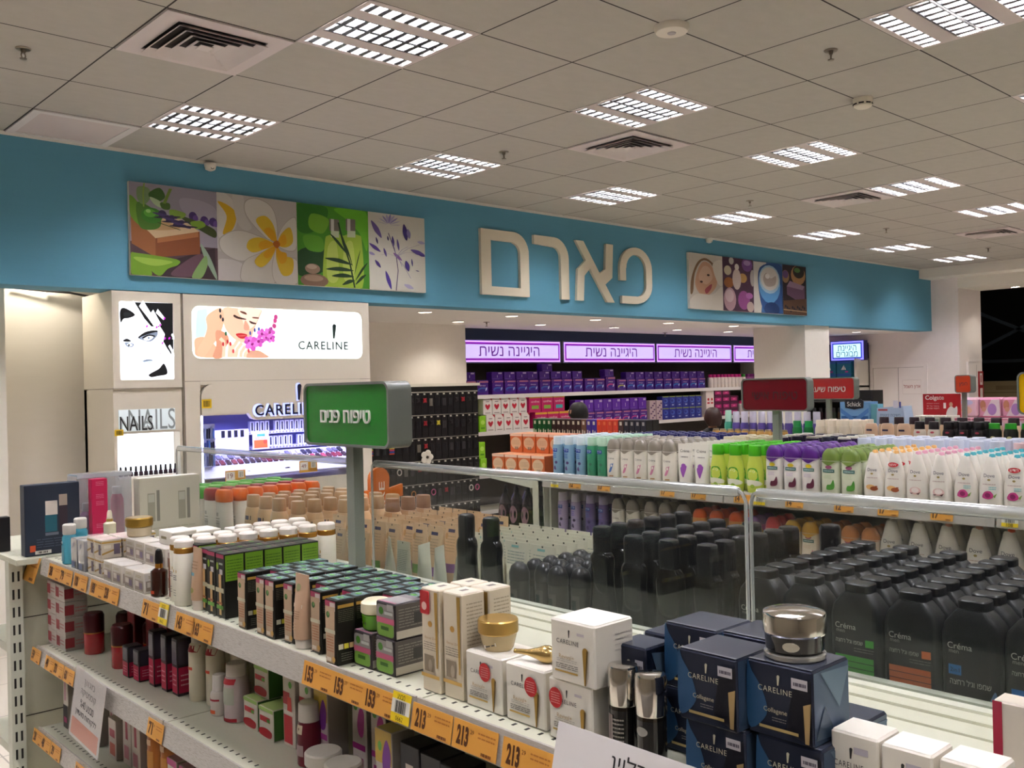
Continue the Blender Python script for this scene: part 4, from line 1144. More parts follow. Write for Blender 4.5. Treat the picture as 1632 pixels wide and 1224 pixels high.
# door of the electric cupboard in the end wall
DW = P('#eee6e2', .5)
r = empty('door_1', (14.5, 7.14, 0), -PI / 2); tag(r, kind='structure')
for x, n_ in ((0, 'leaf'), (.405, 'leaf')):
    b = MB(); b.box(x + .004, x + .398, -.012, .0, .05, 1.785, DW); b.build(n_, r, False)
b = MB()
b.box(-.05, -.002, -.02, 0, 0, 1.789, DW); b.box(.807, .86, -.02, 0, 0, 1.789, DW); b.box(-.05, .86, -.02, 0, 1.79, 1.84, DW); b.box(.397, .407, -.004, 0, .05, 1.785, P('#7a706a', .7)); b.box(0, .805, -.0055, -.001, 1.784, 1.789, P('#8a807a', .7)); b.build('frame', r, False)
b = MB(); b.box(0, .30, -.004, 0, 0, .225, P('#efe7e2', .4))
pr = Print(b, on_front(-.0045)); pr.stroke([(.004, .004), (.296, .004), (.296, .221), (.004, .221), (.004, .004)], .004, P('#c9bab6', .5)); pr.text(.15, .115, .26, heb('ארון חשמל'), P('#a3202c', .5), height=.072, bold=.01)
o = b.build('door_notice', None, False); o.location = (14.486, 6.668, 1.37); o.rotation_euler = (0, 0, -PI / 2); tag(o, 'white notice with red writing on the cupboard door', 'notice')
# red and white notice and white cupboard on the jamb of the opening
r = empty('wall_cupboard', (14.75, 5.8, 0), 0, 'narrow white cupboard on the jamb of the warehouse opening', 'cupboard')
b = MB(); b.box(0, .5, -.03, 0, .9, 1.85, DW); b.box(.30, .306, -.0305, -.03, 1.6, 1.8, P('#5a544e', .7)); b.build('body', r, False)
b = MB(); b.box(.0, .5, -.04, -.0305, 1.85, 1.9, DW); b.build('cornice', r, False)
b = MB(); b.box(0, .2, -.004, 0, 0, .48, P('#a81c26', .5)); b.box(.06, .16, -.005, -.004, .27, .45, P('#e6dcd8', .5)); b.box(.06, .16, -.005, -.004, .03, .22, P('#e6dcd8', .5)); b.box(.09, .12, -.006, -.005, .31, .42, P('#a81c26', .5))
o = b.build('wall_notice', None, False); o.location = (15.1, 5.769, 1.22); tag(o, 'tall red and white notice on the white jamb cupboard', 'notice')

# hair accessories rack on the partition
r = empty('accessory_rack', (5.3, 7.93, 0), 0, 'black board of hair accessories on hooks, on the white partition', 'display rack')
b = MB(); b.box(0, 1.52, 0, .05, .1, 1.66, P('#1a1817', .7)); b.build('board', r, False)
b = MB(); b.box(-.02, 1.54, -.02, .07, 1.66, 1.69, P('#d8d2c8', .5)); b.build('top_ledge', r, False)
for j in range(6):
    b = MB(); b.tube([(0.02, -.02, 1.60 - j * .24), (1.5, -.02, 1.60 - j * .24)], .006, P('#b8b4ae', .3, .8), 6); b.build('rail', r)
def make_acc(kind, col):
    def mk():
        r = empty('hair_accessory')
        b = MB(); b.box(-.04, .04, -.002, .002, -.222, 0, P('#171619', .35)); b.box(-.012, .012, -.003, .003, -.012, .004, P('#cfcac2', .4)); b.build('card', r, False)
        m = P(col, .4)
        b = MB()
        if kind == 'ring':
            for z in (-.08,): b.tube([(.026 * math.cos(a * PI / 8), -.008, z + .03 * math.sin(a * PI / 8)) for a in range(17)], .006, m, 6)
        elif kind == 'bow':
            b.loft([(-.03, .004, .006), (0, .022, .008), (.03, .004, .006)], m, T=Matrix.Translation((0, -.008, -.07)) @ Matrix.Rotation(.7, 4, 'Y'), n=8)
            b.loft([(-.03, .004, .006), (0, .022, .008), (.03, .004, .006)], m, T=Matrix.Translation((0, -.008, -.07)) @ Matrix.Rotation(-.7, 4, 'Y'), n=8)
        elif kind == 'bands':
            for k, c in enumerate((col, '#3a56b0', '#c23a6a', '#c9b23a', '#4aa05a')): b.box(-.03, .03, -.008, -.002, -.13 + k * .018, -.117 + k * .018, P(c, .4))
        else:
            for k in range(3): b.box(-.022 + k * .016, -.014 + k * .016, -.008, -.002, -.13, -.05, m)
        b.build('ornament', r)
        return r
    return Proto(mk)
ACC = [make_acc('clips', '#2c2a30'), make_acc('clips', '#4a464c'), make_acc('bow', '#a02430'), make_acc('ring', '#d8cfc8'), make_acc('bands', '#c24a3a'), make_acc('bow', '#262226'), make_acc('ring', '#b87a3a'), make_acc('ring', '#c24a86'), make_acc('clips', '#8a857e'), make_acc('bow', '#c8b83a')]
AN = ['black hair clips', 'dark grey hair clips', 'a red bow', 'a white hair ring', 'coloured hair bands', 'a black bow', 'a tan hair ring', 'a pink hair ring', 'grey hair clips', 'a yellow bow']
rr = random.Random(11)
for j in range(6):
    for i in range(17):
        k = rr.choice((0, 0, 0, 1, 1, 5, 5, 5, 2, 3 if j in (3, 4) else 0, 4 if j in (2, 5) else 5, 6 if j in (3, 4) else 1, 7 if j > 2 else 5, 8, 9 if j == 1 else 0))
        ACC[k].put((5.36 + i * .087, 7.90, 1.585 - j * .24), 0, 'black card with %s on hook row %s of the accessory board' % (AN[k], ('one', 'two', 'three', 'four', 'five', 'six')[j]), 'hair accessory', 'cards with %s, hook row %s' % (AN[k], ('one', 'two', 'three', 'four', 'five', 'six')[j]))
# white flower clip
b = MB()
for k in range(5):
    a = k * 2 * PI / 5
    b.loft([(-.006, .03, .03), (0, .04, .035), (.006, .03, .03)], P('#e6e2dc', .5), T=Matrix.Translation((.045 * math.cos(a), 0, .045 * math.sin(a))) @ Matrix.Rotation(PI / 2, 4, 'X'), n=10)
b.loft([(-.012, .012, .012), (.012, .016, .016)], P('#3a342e', .5), T=Matrix.Rotation(PI / 2, 4, 'X'), n=8)
o = b.build('flower_clip'); o.location = (6.05, 7.87, .92); tag(o, 'white fabric flower hair clip on the accessory board', 'hair clip')
# ================================================================ GONDOLAS
GM = P('#bfbea9', .4); GM2 = P('#c6c6b4', .45); SLOT = P('#26231e', .8); RAILM = P('#aaa49a', .28)
ACR = clear('#dfe4e2', .993, .03, 'acrylic', .028)
ACE = clear('#d9dbd8', .6, .12, 'acrylic_edge', .16)
def perf(b, x, y0, y1, z, step=.025, sx=.004):
    y = y0 + .01
    while y < y1 - .005:
        b.box(x - sx, x + sx, y - .0022, y + .0022, z - .001, z + .0004, SLOT); y += step
def shelf_bay(r, x0, x1, y0, y1, z, face):
    """One shelf of a bay, its slotted front strip and its price rail; face -1: the front is toward -x."""
    b = MB(); b.box(x0, x1, y0 + .002, y1 - .002, z - .025, z, GM)
    perf(b, (x0 + .026) if face < 0 else (x1 - .026), y0, y1, z)
    b.build('shelf', r, False)
    b = MB(); xf = x0 if face < 0 else x1
    pts = [(0, .004), (-.004, .004), (-.012, -.042), (-.004, -.046), (0, -.03)]
    vs = []
    for y in (y0 + .003, y1 - .003):
        vs += [(xf + px * (1 if face < 0 else -1), y, z + pz) for px, pz in pts]
    n = len(pts)
    b.add(vs, [tuple(range(n)), tuple(reversed(range(n, 2 * n)))] + [(i, i + n, (i + 1) % n + n, (i + 1) % n) for i in range(n)], RAILM)
    b.build('price_rail', r, False)
def post(r, x, y, z1, face='x'):
    b = MB(); b.box(x - .018, x + .018, y - .018, y + .018, 0, z1, GM2)
    z = .08
    while z < z1 - .03:
        for s in (-.007, .007):
            if face == 'x': b.box(x - .0186, x - .018, y + s - .0028, y + s + .0028, z, z + .028, SLOT)
            else: b.box(x + s - .0028, x + s + .0028, y - .0186, y - .018, z, z + .028, SLOT)
        z += .05
    b.build('slotted_post', r, False)

# gondola of face creams (front side) and men's care (far side)
g = empty('gondola', (1.05, 1.3, 0), 0, 'cream shelving gondola stocked with boxed face creams and black shampoo, with acrylic divider', 'shelving gondola')
GI = Matrix.Translation((-1.05, -1.3, 0))
class Rel:
    pass
def gchild(r, fn):
    """Build parts in world metres under r."""
    before = set(o.name for o in bpy.data.objects)
    fn(r)
    for o in r.children:
        if o.name not in before:
            o.location = o.location - r.location
BAYS = ((1.96, 2.82), (1.10, 1.96), (.24, 1.10), (-.62, .24))
def g1_parts(r):
    for y0, y1 in BAYS:
        shelf_bay(r, .82, 1.25, y0, y1, 1.2, -1)
        shelf_bay(r, .80, 1.25, y0, y1, .96, -1)
        shelf_bay(r, .80, 1.25, y0, y1, .735, -1)
        shelf_bay(r, .78, 1.25, y0, y1, .30, -1)
        b = MB(); b.box(1.335, 1.80, y0 + .002, y1 - .002, 1.105, 1.13, GM); perf(b, 1.36, y0, y1, 1.13); b.build('far_shelf', r, False)
        b = MB(); b.box(1.335, 1.80, y0 + .002, y1 - .002, .70, .725, GM); b.build('far_shelf', r, False)
        b = MB(); b.box(1.25, 1.325, y0 + .001, y1 - .001, .0, 1.13, GM); b.build('back_panel', r, False)
        b = MB(); b.box(1.205, 1.325, y0, y1, 1.2, 1.203, GM); b.box(1.245, 1.325, y0, y1, 1.203, 1.207, GM); b.box(1.275, 1.294, y0, y1, 1.207, 1.211, GM2); b.box(1.304, 1.322, y0, y1, 1.207, 1.211, GM2)
        b.box(1.25, 1.325, y0, y1, 1.13, 1.2, GM); b.build('divider_channel', r, False)
    b = MB(); b.box(1.335, 1.80, 2.82, 3.30, 1.105, 1.13, GM); b.build('far_shelf', r, False)
    b = MB(); b.box(1.335, 1.80, 3.28, 3.30, 0, 1.105, GM); b.build('end_panel', r, False)
    for y in (2.80, 1.96, 1.10, .24):
        post(r, 1.23, y, 1.19)
    for (y0, y1) in ((1.99, 3.04), (.858, 1.91), (-.40, .849)):
        b = MB()
        b.box(1.2965, 1.3015, y0, y1, 1.208, 1.466, ACR)
        b.build('acrylic_panel', r, False)
        b = MB()
        b.tube([(1.299, y0, 1.21), (1.299, y0, 1.455), (1.299, y0 + .006, 1.468), (1.299, y0 + .02, 1.474)], .0032, ACE, 8)
        b.tube([(1.299, y1, 1.21), (1.299, y1, 1.455), (1.299, y1 - .006, 1.468), (1.299, y1 - .02, 1.474)], .0032, ACE, 8)
        b.loft([(y0 + .012, .005, .007), (y0 + .02, .007, .009), (y1 - .02, .007, .009), (y1 - .012, .005, .007)], ACE, T=Matrix.Translation((1.299, 0, 1.47)) @ Matrix.Rotation(-PI / 2, 4, 'X'), n=12)
        b.build('acrylic_edge', r)
gchild(g, g1_parts)

# end gondola whose back closes the first bay
g = empty('gondola', (1.3, 3.1, 0), 0, 'end gondola with slotted posts closing the end of the face cream shelves', 'shelving gondola')
def g1_end(r):
    b = MB(); b.box(.79, 1.25, 2.93, 2.97, 0, 1.185, P('#c2bfa8', .45))
    for z in (.42, .74, 1.02): b.box(.79, 1.25, 2.9285, 2.93, z, z + .0025, P('#3c382e', .8))
    b.build('back_panel', r, False)
    post(r, .772, 2.93, 1.19, 'y'); post(r, 1.225, 2.95, 1.19, 'y')
    b = MB(); b.box(.755, 1.33, 2.84, 3.36, 1.185, 1.2, GM); b.build('top_shelf', r, False)
    for z in (.3, .62, .92):
        b = MB(); b.box(.79, 1.25, 2.97, 3.36, z - .025, z, GM); b.build('shelf', r, False)
gchild(g, g1_end)

# sign on a pole
def pole_sign(name, loc, rz, wd, ht, th, face, text, tcol, label, zb, pole_dx=0.0, tw=.6, raised=True):
    """A rounded box sign on a square pole; loc is the pole foot."""
    r = empty(name, loc, rz, label, 'sign')
    SG = P('#6f736c', .35)
    b = MB(); b.box(pole_dx - .016, pole_dx + .016, -.014, .014, 0, zb - loc[2] + .01, P('#7d8279', .35)); b.box(pole_dx - .03, pole_dx + .03, -.028, .028, 0, .006, P('#7d8279', .35)); b.build('pole', r, False)
    z0 = zb - loc[2]
    b = MB()
    out, inn = rrect(-wd / 2, wd / 2, z0, z0 + ht, .022), rrect(-wd / 2 + .006, wd / 2 - .006, z0 + .006, z0 + ht - .006, .017)
    n = len(out)
    vs = [(x, y, z) for p, y in ((out, -th / 2), (inn, -th / 2), (inn, -th / 2 + .008), (out, th / 2), (inn, th / 2), (inn, th / 2 - .008)) for x, z in p]
    fs = []
    for i in range(n):
        j = (i + 1) % n
        for a, c in ((0, 1), (1, 2), (4, 3), (5, 4), (3, 0)):
            fs.append((a * n + i, a * n + j, c * n + j, c * n + i))
    b.add(vs, fs, SG); b.build('frame', r, True, 40)
    b = MB(); b.prism(inn, -th / 2 + .006, -th / 2 + .008, P(face, .12, coat=.3)); b.prism(inn, th / 2 - .008, th / 2 - .006, P(face, .12)); b.build('face', r, False)
    b = MB()
    vs, fs, ww, hh = text_geo(heb(text), 1, 0)
    s_ = wd * tw / ww
    cz = z0 + ht * .47
    if raised:
        y0, y1 = -th / 2 + .0055, -th / 2 + .001
        b.add([(x * s_, y1, cz + z * s_ * 1.08) for x, z in vs], fs, P(tcol, .4))
        from collections import Counter
        ec = Counter()
        for f in fs:
            for i in range(len(f)): ec[tuple(sorted((f[i], f[(i + 1) % len(f)])))] += 1
        ed = [(f[i], f[(i + 1) % len(f)]) for f in fs for i in range(len(f)) if ec[tuple(sorted((f[i], f[(i + 1) % len(f)])))] == 1]
        o_ = []
        k = 0
        for a, c in ed:
            o_ += [(vs[a][0] * s_, y1, cz + vs[a][1] * s_ * 1.08), (vs[c][0] * s_, y1, cz + vs[c][1] * s_ * 1.08), (vs[c][0] * s_, y0, cz + vs[c][1] * s_ * 1.08), (vs[a][0] * s_, y0, cz + vs[a][1] * s_ * 1.08)]
        b.add(o_, [(4 * i, 4 * i + 3, 4 * i + 2, 4 * i + 1) for i in range(len(ed))], P(tcol, .4))
    else:
        b.add([(x * s_, -th / 2 + .0055, cz + z * s_ * 1.08) for x, z in vs], fs, P(tcol, .5))
    b.build('lettering', r, False)
    return r
pole_sign('aisle_sign', (1.278, 1.945, 1.2118), -PI / 2, .372, .155, .066, '#0f7a1c', 'טיפוח פנים', '#e6e8dc', 'green sign with white writing on a grey pole between the acrylic panels', 1.512, -.006, .58)
pole_sign('aisle_sign', (3.73, 2.29, 1.218), -PI / 2, .335, .148, .05, '#6e0c1c', 'טיפוח אישי', '#2a0a10', 'dark red sign with black writing above the purple and green capped bottles', 1.508, 0, .68, False)
pole_sign('aisle_sign', (6.13, 3.34, 1.218), -PI / 2, .40, .152, .07, '#b01218', 'טיפוח שיער', '#e6dcd6', 'bright red sign with white writing half hidden behind the dark red one', 1.5, -.01, .66)
pole_sign('aisle_sign', (7.93, 3.13, 1.218), -PI / 2, .13, .146, .1, '#d8431a', 'חפץ', '#3a140c', 'small orange sign on a grey pole before the white end wall', 1.503, -.01, .5, False)
pole_sign('aisle_sign', (3.73, 1.10, 1.218), -PI / 2, .36, .155, .05, '#d8a80c', 'היגיינה', '#3a3010', 'yellow sign cut by the edge of the view above the body wash', 1.5, 0, .6, False)

def gondola(name, x0, x1, y0, y1, zs, label, front_rail=True, base=.1):
    r = empty(name, ((x0 + x1) / 2, (y0 + y1) / 2, 0), 0, label, 'shelving gondola')
    xm = (x0 + x1) / 2
    def parts(r):
        b = MB(); b.box(xm - .02, xm + .02, y0, y1, 0, 1.2, GM); b.build('back_panel', r, False)
        b = MB(); b.box(x0 + .02, x1 - .02, y0, y1, 0, base, GM2); b.build('base', r, False)
        n = max(1, round((y1 - y0) / .95)); L = (y1 - y0) / n
        for i in range(n):
            a, c = y0 + i * L, y0 + (i + 1) * L
            for z in zs:
                shelf_bay(r, x0, xm - .02, a, c, z, -1)
                shelf_bay(r, xm + .02, x1, a, c, z, 1)
            b = MB(); b.box(xm - .06, xm + .06, a, c, 1.2, 1.218, GM); b.build('top_cap', r, False)
        b = MB(); b.box(x0 + .05, x1 - .05, y1, y1 + .012, 0, 1.19, P('#bdbcaa', .45)); b.build('end_panel', r, False)
        b = MB(); b.box(x0 + .05, x1 - .05, y0 - .012, y0, 0, 1.19, P('#bdbcaa', .45)); b.build('end_panel', r, False)
    gchild(r, parts)
    return r
gondola('gondola', 3.21, 4.25, -.9, 3.26, (1.2, .93, .55, .2), 'cream gondola of body wash and shower bottles in coloured rows')
gondola('gondola', 5.70, 6.56, .3, 6.0, (1.2, .85, .5, .2), 'gondola of hair dye boxes and deodorants behind the body wash gondola')
gondola('gondola', 7.55, 8.35, .3, 5.2, (1.2, .85, .5, .2), 'gondola of small packs behind the deodorants, under the orange sign')
# end unit of the body wash gondola: one bracketed shelf facing the pads aisle
r = empty('end_shelving', (3.73, 3.5, 0), 0, 'end shelf unit with slotted post holding orange boxes, beside the body wash gondola', 'shelving unit')
def g2_end(r):
    post(r, 3.25, 3.30, 1.19); post(r, 4.20, 3.30, 1.19)
    b = MB(); b.box(3.232, 3.236, 3.285, 3.36, .1, 1.19, GM); b.build('side_panel', r, False)
    b = MB(); b.box(3.25, 4.20, 3.30, 3.318, 0, 1.19, P('#bdbcaa', .45)); b.build('back_panel', r, False)
    b = MB(); b.box(3.235, 4.22, 3.32, 3.68, 1.185, 1.2, GM); b.build('shelf', r, False)
    b = MB(); b.box(3.235, 4.22, 3.32, 3.68, .90, .92, GM); b.build('shelf', r, False)
    for x in (3.236, 4.21):
        for z in (1.185,):
            b = MB(); b.add([(x, 3.32, z - .05), (x, 3.68, z - .012), (x, 3.68, z), (x, 3.32, z), (x + .004, 3.32, z - .05), (x + .004, 3.68, z - .012), (x + .004, 3.68, z), (x + .004, 3.32, z)], [(0, 1, 2, 3), (7, 6, 5, 4), (0, 4, 5, 1), (1, 5, 6, 2), (2, 6, 7, 3), (3, 7, 4, 0)], GM2); b.build('bracket', r, False)
gchild(r, g2_end)

# ---------------------------------------------------------------- shelf labels
OR = P('#d2953f', .4); DKT = P('#4a2408', .5)
_tp = {}
def price_tag(x, y, z, text, wd=.085, ht=.036, label='', face=-1, sup='29', tilt=.18, kind='price'):
    key = (text, wd, ht, kind)
    if key not in _tp:
        def mk():
            b = MB()
            if kind == 'barcode':
                b.box(-wd / 2, wd / 2, -.001, 0, -ht / 2, ht / 2, P('#e3c418', .4)); b.box(-wd / 2, wd / 2, -.0013, -.001, -ht * .2, ht * .26, P('#d8d4c4', .4))
                pr = Print(b, on_front(-.0015)); pr.barcode(-wd * .3, wd * .3, -ht * .18, ht * .22, P('#2a2622', .5)); pr.text(0, -ht * .36, wd * .4, text, P('#3a3008', .5)); pr.text(0, ht * .37, wd * .42, heb('מבצע'), P('#3a3008', .5), height=ht * .16)
            else:
                b.box(-wd / 2, wd / 2, -.001, 0, -ht / 2, ht / 2, OR)
                pr = Print(b, on_front(-.0012)); pr.text(-wd * .27, .0, wd * .27, text, DKT, height=ht * .68, bold=.05)
                pr.text(-wd * .06, ht * .22, wd * .08, sup, DKT); pr.lines(wd * .08, wd * .46, ht * .05, ht * .34, 2, P('#a8682a', .5), .35); pr.lines(wd * .18, wd * .4, -ht * .45, -ht * .3, 1, P('#6a3a10', .5), .7)
            return b.build('price_tag' if kind == 'price' else 'barcode_tag', None, False)
        _tp[key] = Proto(mk)
    o = _tp[key].put((x, y, z), face * PI / 2, label, 'price tag')
    o.rotation_euler = Matrix.Rotation(-tilt, 3, 'X').to_euler()
    o.rotation_euler = (Matrix.Rotation(-PI / 2, 3, 'Z') @ Matrix.Rotation(-tilt, 3, 'X')).to_euler()
    return o
XR = .8085
price_tag(XR - .004, 2.90, 1.165, '19', .15, .07, 'large orange card with two white squares at the end of the top shelf', tilt=.3)
for i, (y, t) in enumerate(((2.69, '38'), (2.60, '79'), (2.49, '100'), (2.37, '188'), (2.28, '238'))):
    price_tag(XR, y, 1.18, t, .095, .038, 'orange label reading %s on the top shelf rail, %s from the large orange card' % (t, CNT[i]))
for y, t, l in ((2.045, '71', 'orange label reading 71 below the brown serum bottle'), (1.87, '143', 'orange label reading 143 just after the yellow barcode label'), (1.79, '163', 'orange label reading 163 below the beige tube'), (1.358, '153', 'orange label reading 153, first of three below the black cream boxes'), (1.268, '153', 'orange label reading 153, middle of three below the black cream boxes'), (1.18, '153', 'orange label reading 153, last of three, beside the yellow barcode label'), (1.055, '213', 'orange label reading 213 next to the yellow barcode label'), (.962, '213', 'orange label reading 213, second below the white cube cartons'), (.862, '213', 'orange label reading 213, third below the white cube cartons')):
    price_tag(XR, y, 1.18, t, .09, .038, l)
price_tag(XR - .001, 1.975, 1.184, '0662', .045, .042, 'yellow barcode label on the top rail under the white gold-collared bottle', kind='barcode')
price_tag(XR - .001, 1.126, 1.184, '0662', .044, .042, 'yellow barcode label on the top rail between labels 153 and 213', kind='barcode')
for i, (y, t) in enumerate(((2.80, '59'), (2.68, '49'), (2.61, '33'), (2.53, '60'))): price_tag(.7885, y, .94, t, .075, .036, 'orange label on the second shelf rail, %s before the hanging paper' % CNT[3 - i])
price_tag(.7885, 1.985, .94, '71', .08, .038, 'orange label on the second shelf rail below the cream pump bottles')
for i, (y, t) in enumerate(((2.80, '28'), (2.73, '48'), (2.65, '39'), (2.46, '36'))): price_tag(.7885, y, .715, t, .075, .036, 'orange label on the third shelf rail, %s from the slotted post' % CNT[i])
for i, (y, t) in enumerate(((3.10, '12'), (2.93, '12'), (2.56, '17'), (2.36, '17'), (2.13, '14'), (1.93, '8'), (1.58, '14'), (1.37, '12'), (1.115, '17'))):
    pass
for y, t, l in ((3.04, '12', 'below the blue pump bottles'), (2.86, '13', 'below the first white grey-capped bottle'), (2.50, '17', 'below the last grey-capped bottles'), (2.34, '17', 'below the white tubes'), (2.13, '14', 'below the first lime bottle'), (1.90, '14', 'below the purple-capped bottles'), (1.70, '12', 'below the green-capped bottles'), (1.535, '17', 'below the orange-capped body wash'), (1.35, '17', 'below the pink-capped body wash')):
    price_tag(3.1995, y, 1.18, t, .075, .034, 'orange label reading %s on the body wash rail, %s' % (t, l), sup='9')
price_tag(3.1985, 3.17, 1.182, '120', .05, .04, 'yellow barcode label at the start of the body wash rail', kind='barcode')
price_tag(3.1985, 2.05, 1.182, '111', .05, .04, 'yellow barcode label on the body wash rail under the lime bottles', kind='barcode')
price_tag(3.1985, 1.135, 1.182, '108', .05, .04, 'yellow barcode label at the far end of the body wash rail', kind='barcode')
# promotion papers in plastic sleeves
r = empty('promotion_paper', (.777, 2.33, .985), 0, 'white promotion paper with an orange foot hanging from the second shelf rail', 'paper sign')
r.rotation_euler = (Matrix.Rotation(-PI / 2, 3, 'Z') @ Matrix.Rotation(-.12, 3, 'X') @ Matrix.Rotation(.06, 3, 'Y')).to_euler()
b = MB(); b.box(-.1, .1, -.001, 0, -.165, 0, P('#d6cec8', .25))
pr = Print(b, on_front(-.0012)); pr.rect(-.09, .09, -.158, -.118, P('#d3663a', .3))
for z, t, w_ in ((-.025, 'מגוון', .07), (-.05, 'קוסמטיקה', .10), (-.075, 'מבצע 40%', .09), (-.1, 'ללקוחות מועדון', .14)): pr.text(0, z, w_, heb(t) if '%' not in t else '%40 ' + heb('מבצע'), P('#1c181a', .5), height=.018)
b.build('sheet', r, False)
b = MB(); b.box(-.102, .102, -.0022, -.0018, -.167, .002, clear('#f4f4f4', .96, .03, 'sleeve', .05)); b.build('sleeve', r, False)
r = empty('promotion_paper', (.765, .655, 1.266), 0, 'white paper lettered in black standing at the rail before the chrome-capped bottles', 'paper sign')
r.rotation_euler = (Matrix.Rotation(-PI / 2, 3, 'Z') @ Matrix.Rotation(-.25, 3, 'X')).to_euler()
b = MB(); b.box(-.105, .105, -.001, 0, -.15, 0, P('#d2ccc8', .4))
pr = Print(b, on_front(-.0012)); pr.text(.012, -.024, .066, heb('קרליין'), P('#1e1a1a', .5), height=.024); pr.text(0, -.085, .15, heb('מבצע על כל הסדרה'), P('#1e1a1a', .5), height=.02)
b.build('sheet', r, False)
b = MB(); b.box(-.015, .015, 0, .055, -.15, -.145, P('#c8c4bc', .3)); b.box(-.015, .015, 0, .002, -.15, -.06, P('#c8c4bc', .3)); b.build('holder', r, False)
# ================================================================ GOODS ON THE FACE CREAM SHELVES
RZ = -PI / 2
def carton(name, wd, dp, ht, front, side=None, top=None, df=None, ds=None, dt=None, bev=.0015, rough=.4, metal=0.0):
    """A printed carton: front faces -y, the printed side faces +x."""
    def mk():
        b = MB()
        b.box(-wd / 2, wd / 2, -dp / 2, dp / 2, 0, ht, P(front, rough, metal), bev)
        if side: Print(b, on_side(wd / 2 + .0002)).rect(-dp / 2 + bev, dp / 2 - bev, bev, ht - bev, P(side, rough, metal))
        if top: Print(b, on_top(ht + .0002)).rect(-wd / 2 + bev, wd / 2 - bev, -dp / 2 + bev, dp / 2 - bev, P(top, rough, metal))
        if df: df(Print(b, on_front(-dp / 2 - .0004)), wd, ht)
        if ds: ds(Print(b, on_side(wd / 2 + .0007)), dp, ht)
        if dt: dt(Print(b, on_top(ht + .0006)), wd, dp)
        return b.build(name, None, False)
    return Proto(mk)
def c_(h): return P(h, .45)
DP = {}
def at(pr, x, y, z, label, cat, group=None, rz=RZ):
    return pr.put((x, y, z + .0006), rz, label, cat, group)
S1, S2, S3 = 1.2, .96, .735

# --- black and beige cream cartons
def bb_front(p, w_, h_):
    p.rect(-w_ * .47, w_ * .47, h_ * .9, h_ * .985, c_('#a83a5c')); p.rect(-w_ * .02, w_ * .46, h_ * .84, h_ * .965, c_('#c9b9b4'))
    p.poly([(-w_ * .42, h_ * .03), (w_ * .32, h_ * .03), (w_ * .44, h_ * .9), (-w_ * .44, h_ * .9)], c_('#b99d80'))
    p.oval(-w_ * .18, h_ * .77, w_ * .16, h_ * .05, c_('#2f5a2c')); p.oval(-w_ * .14, h_ * .785, w_ * .06, h_ * .03, c_('#6a9a4a'))
    p.rect(-w_ * .47, w_ * .47, h_ * .49, h_ * .55, c_('#c3bfa4')); p.lines(-w_ * .3, w_ * .32, h_ * .2, h_ * .46, 6, c_('#a86a48'), .4); p.oval(w_ * .32, h_ * .1, w_ * .14, h_ * .045, c_('#d2a458'))
    p.rect(-w_ * .3, w_ * .1, h_ * .06, h_ * .12, c_('#d8cdbc'))
def bb_side(p, d_, h_):
    p.rect(-d_ * .42, d_ * .44, h_ * .88, h_ * .93, c_('#b38d3e')); p.lines(-d_ * .4, d_ * .42, h_ * .66, h_ * .86, 7, c_('#6d6a5c'), .3, 4)
    for i, c in enumerate(('#cfc9b4', '#d2c43e', '#c8a878')): p.rect(-d_ * .42 + i * d_ * .29, -d_ * .42 + i * d_ * .29 + d_ * .25, h_ * .25, h_ * .33, c_(c))
    p.lines(-d_ * .3, d_ * .3, h_ * .06, h_ * .2, 4, c_('#77746a'), .3, 6)
def bb_top(p, w_, d_): p.rect(-w_ * .42, w_ * .42, -d_ * .3, d_ * .42, P('#7d989a', .25, .5)); p.oval(0, d_ * .05, w_ * .22, d_ * .13, P('#5fa04a', .35))  # teal field: ceiling reflection on dark foil, put into the colour
BB = carton('cream_carton', .033, .0355, .106, '#17150f', None, '#1d1f1b', bb_front, bb_side, bb_top, .0008, .35)
cols = ((1.672, .853, 5), (1.603, .855, 5), (1.568, .855, 5), (1.513, .862, 5), (1.466, .90, 4), (1.420, .862, 5), (1.341, .842, 5), (1.380, .90, 4), (1.302, .93, 3), (1.264, .935, 3))
CN = ('by the black tube cartons', 'after the gap', 'beside that', 'behind the beige tube', 'directly behind the beige tube', 'after the beige tube', 'beginning at the rail', 'between the rail-side ones', 'behind the green-lidded jar', 'behind the jar cartons')
for (y, x, n), t in zip(cols, CN):
    for k in range(n):
        at(BB, x + k * .0365, y + (k % 3 - 1) * .001, S1, 'black carton picturing a beige tube, %s in the file %s' % (('front one', 'second', 'third', 'fourth', 'fifth')[k], t), 'carton', 'black cream cartons')
for (x, y) in ((.905, 1.64), (.945, 1.635), (.985, 1.632)):
    at(BB, x, y, S1, 'black carton squeezed into the gap of the cream carton block, %d cm from the rail' % round((x - .82) * 100), 'carton', 'black cream cartons')
# --- taller black cartons with green sides
def tb_front(p, w_, h_):
    p.rect(-w_ * .46, w_ * .46, h_ * .93, h_ * .99, c_('#a83a5c')); p.oval(-w_ * .28, h_ * .8, w_ * .13, h_ * .06, c_('#8fb03a')); p.rect(-w_ * .08, w_ * .36, h_ * .83, h_ * .86, c_('#9aa39a')); p.rect(w_ * .0, w_ * .34, h_ * .68, h_ * .76, c_('#c2bcc0'))
    p.poly([(-w_ * .1, h_ * .05), (w_ * .14, h_ * .05), (w_ * .2, h_ * .68), (-w_ * .1, h_ * .68)], c_('#c7a06a')); p.rect(-w_ * .47, w_ * .47, h_ * .4, h_ * .47, c_('#b9b494')); p.rect(-w_ * .4, w_ * .4, h_ * .14, h_ * .2, c_('#5f9a3a')); p.rect(-w_ * .35, w_ * .3, h_ * .22, h_ * .25, c_('#9a5a3a'))
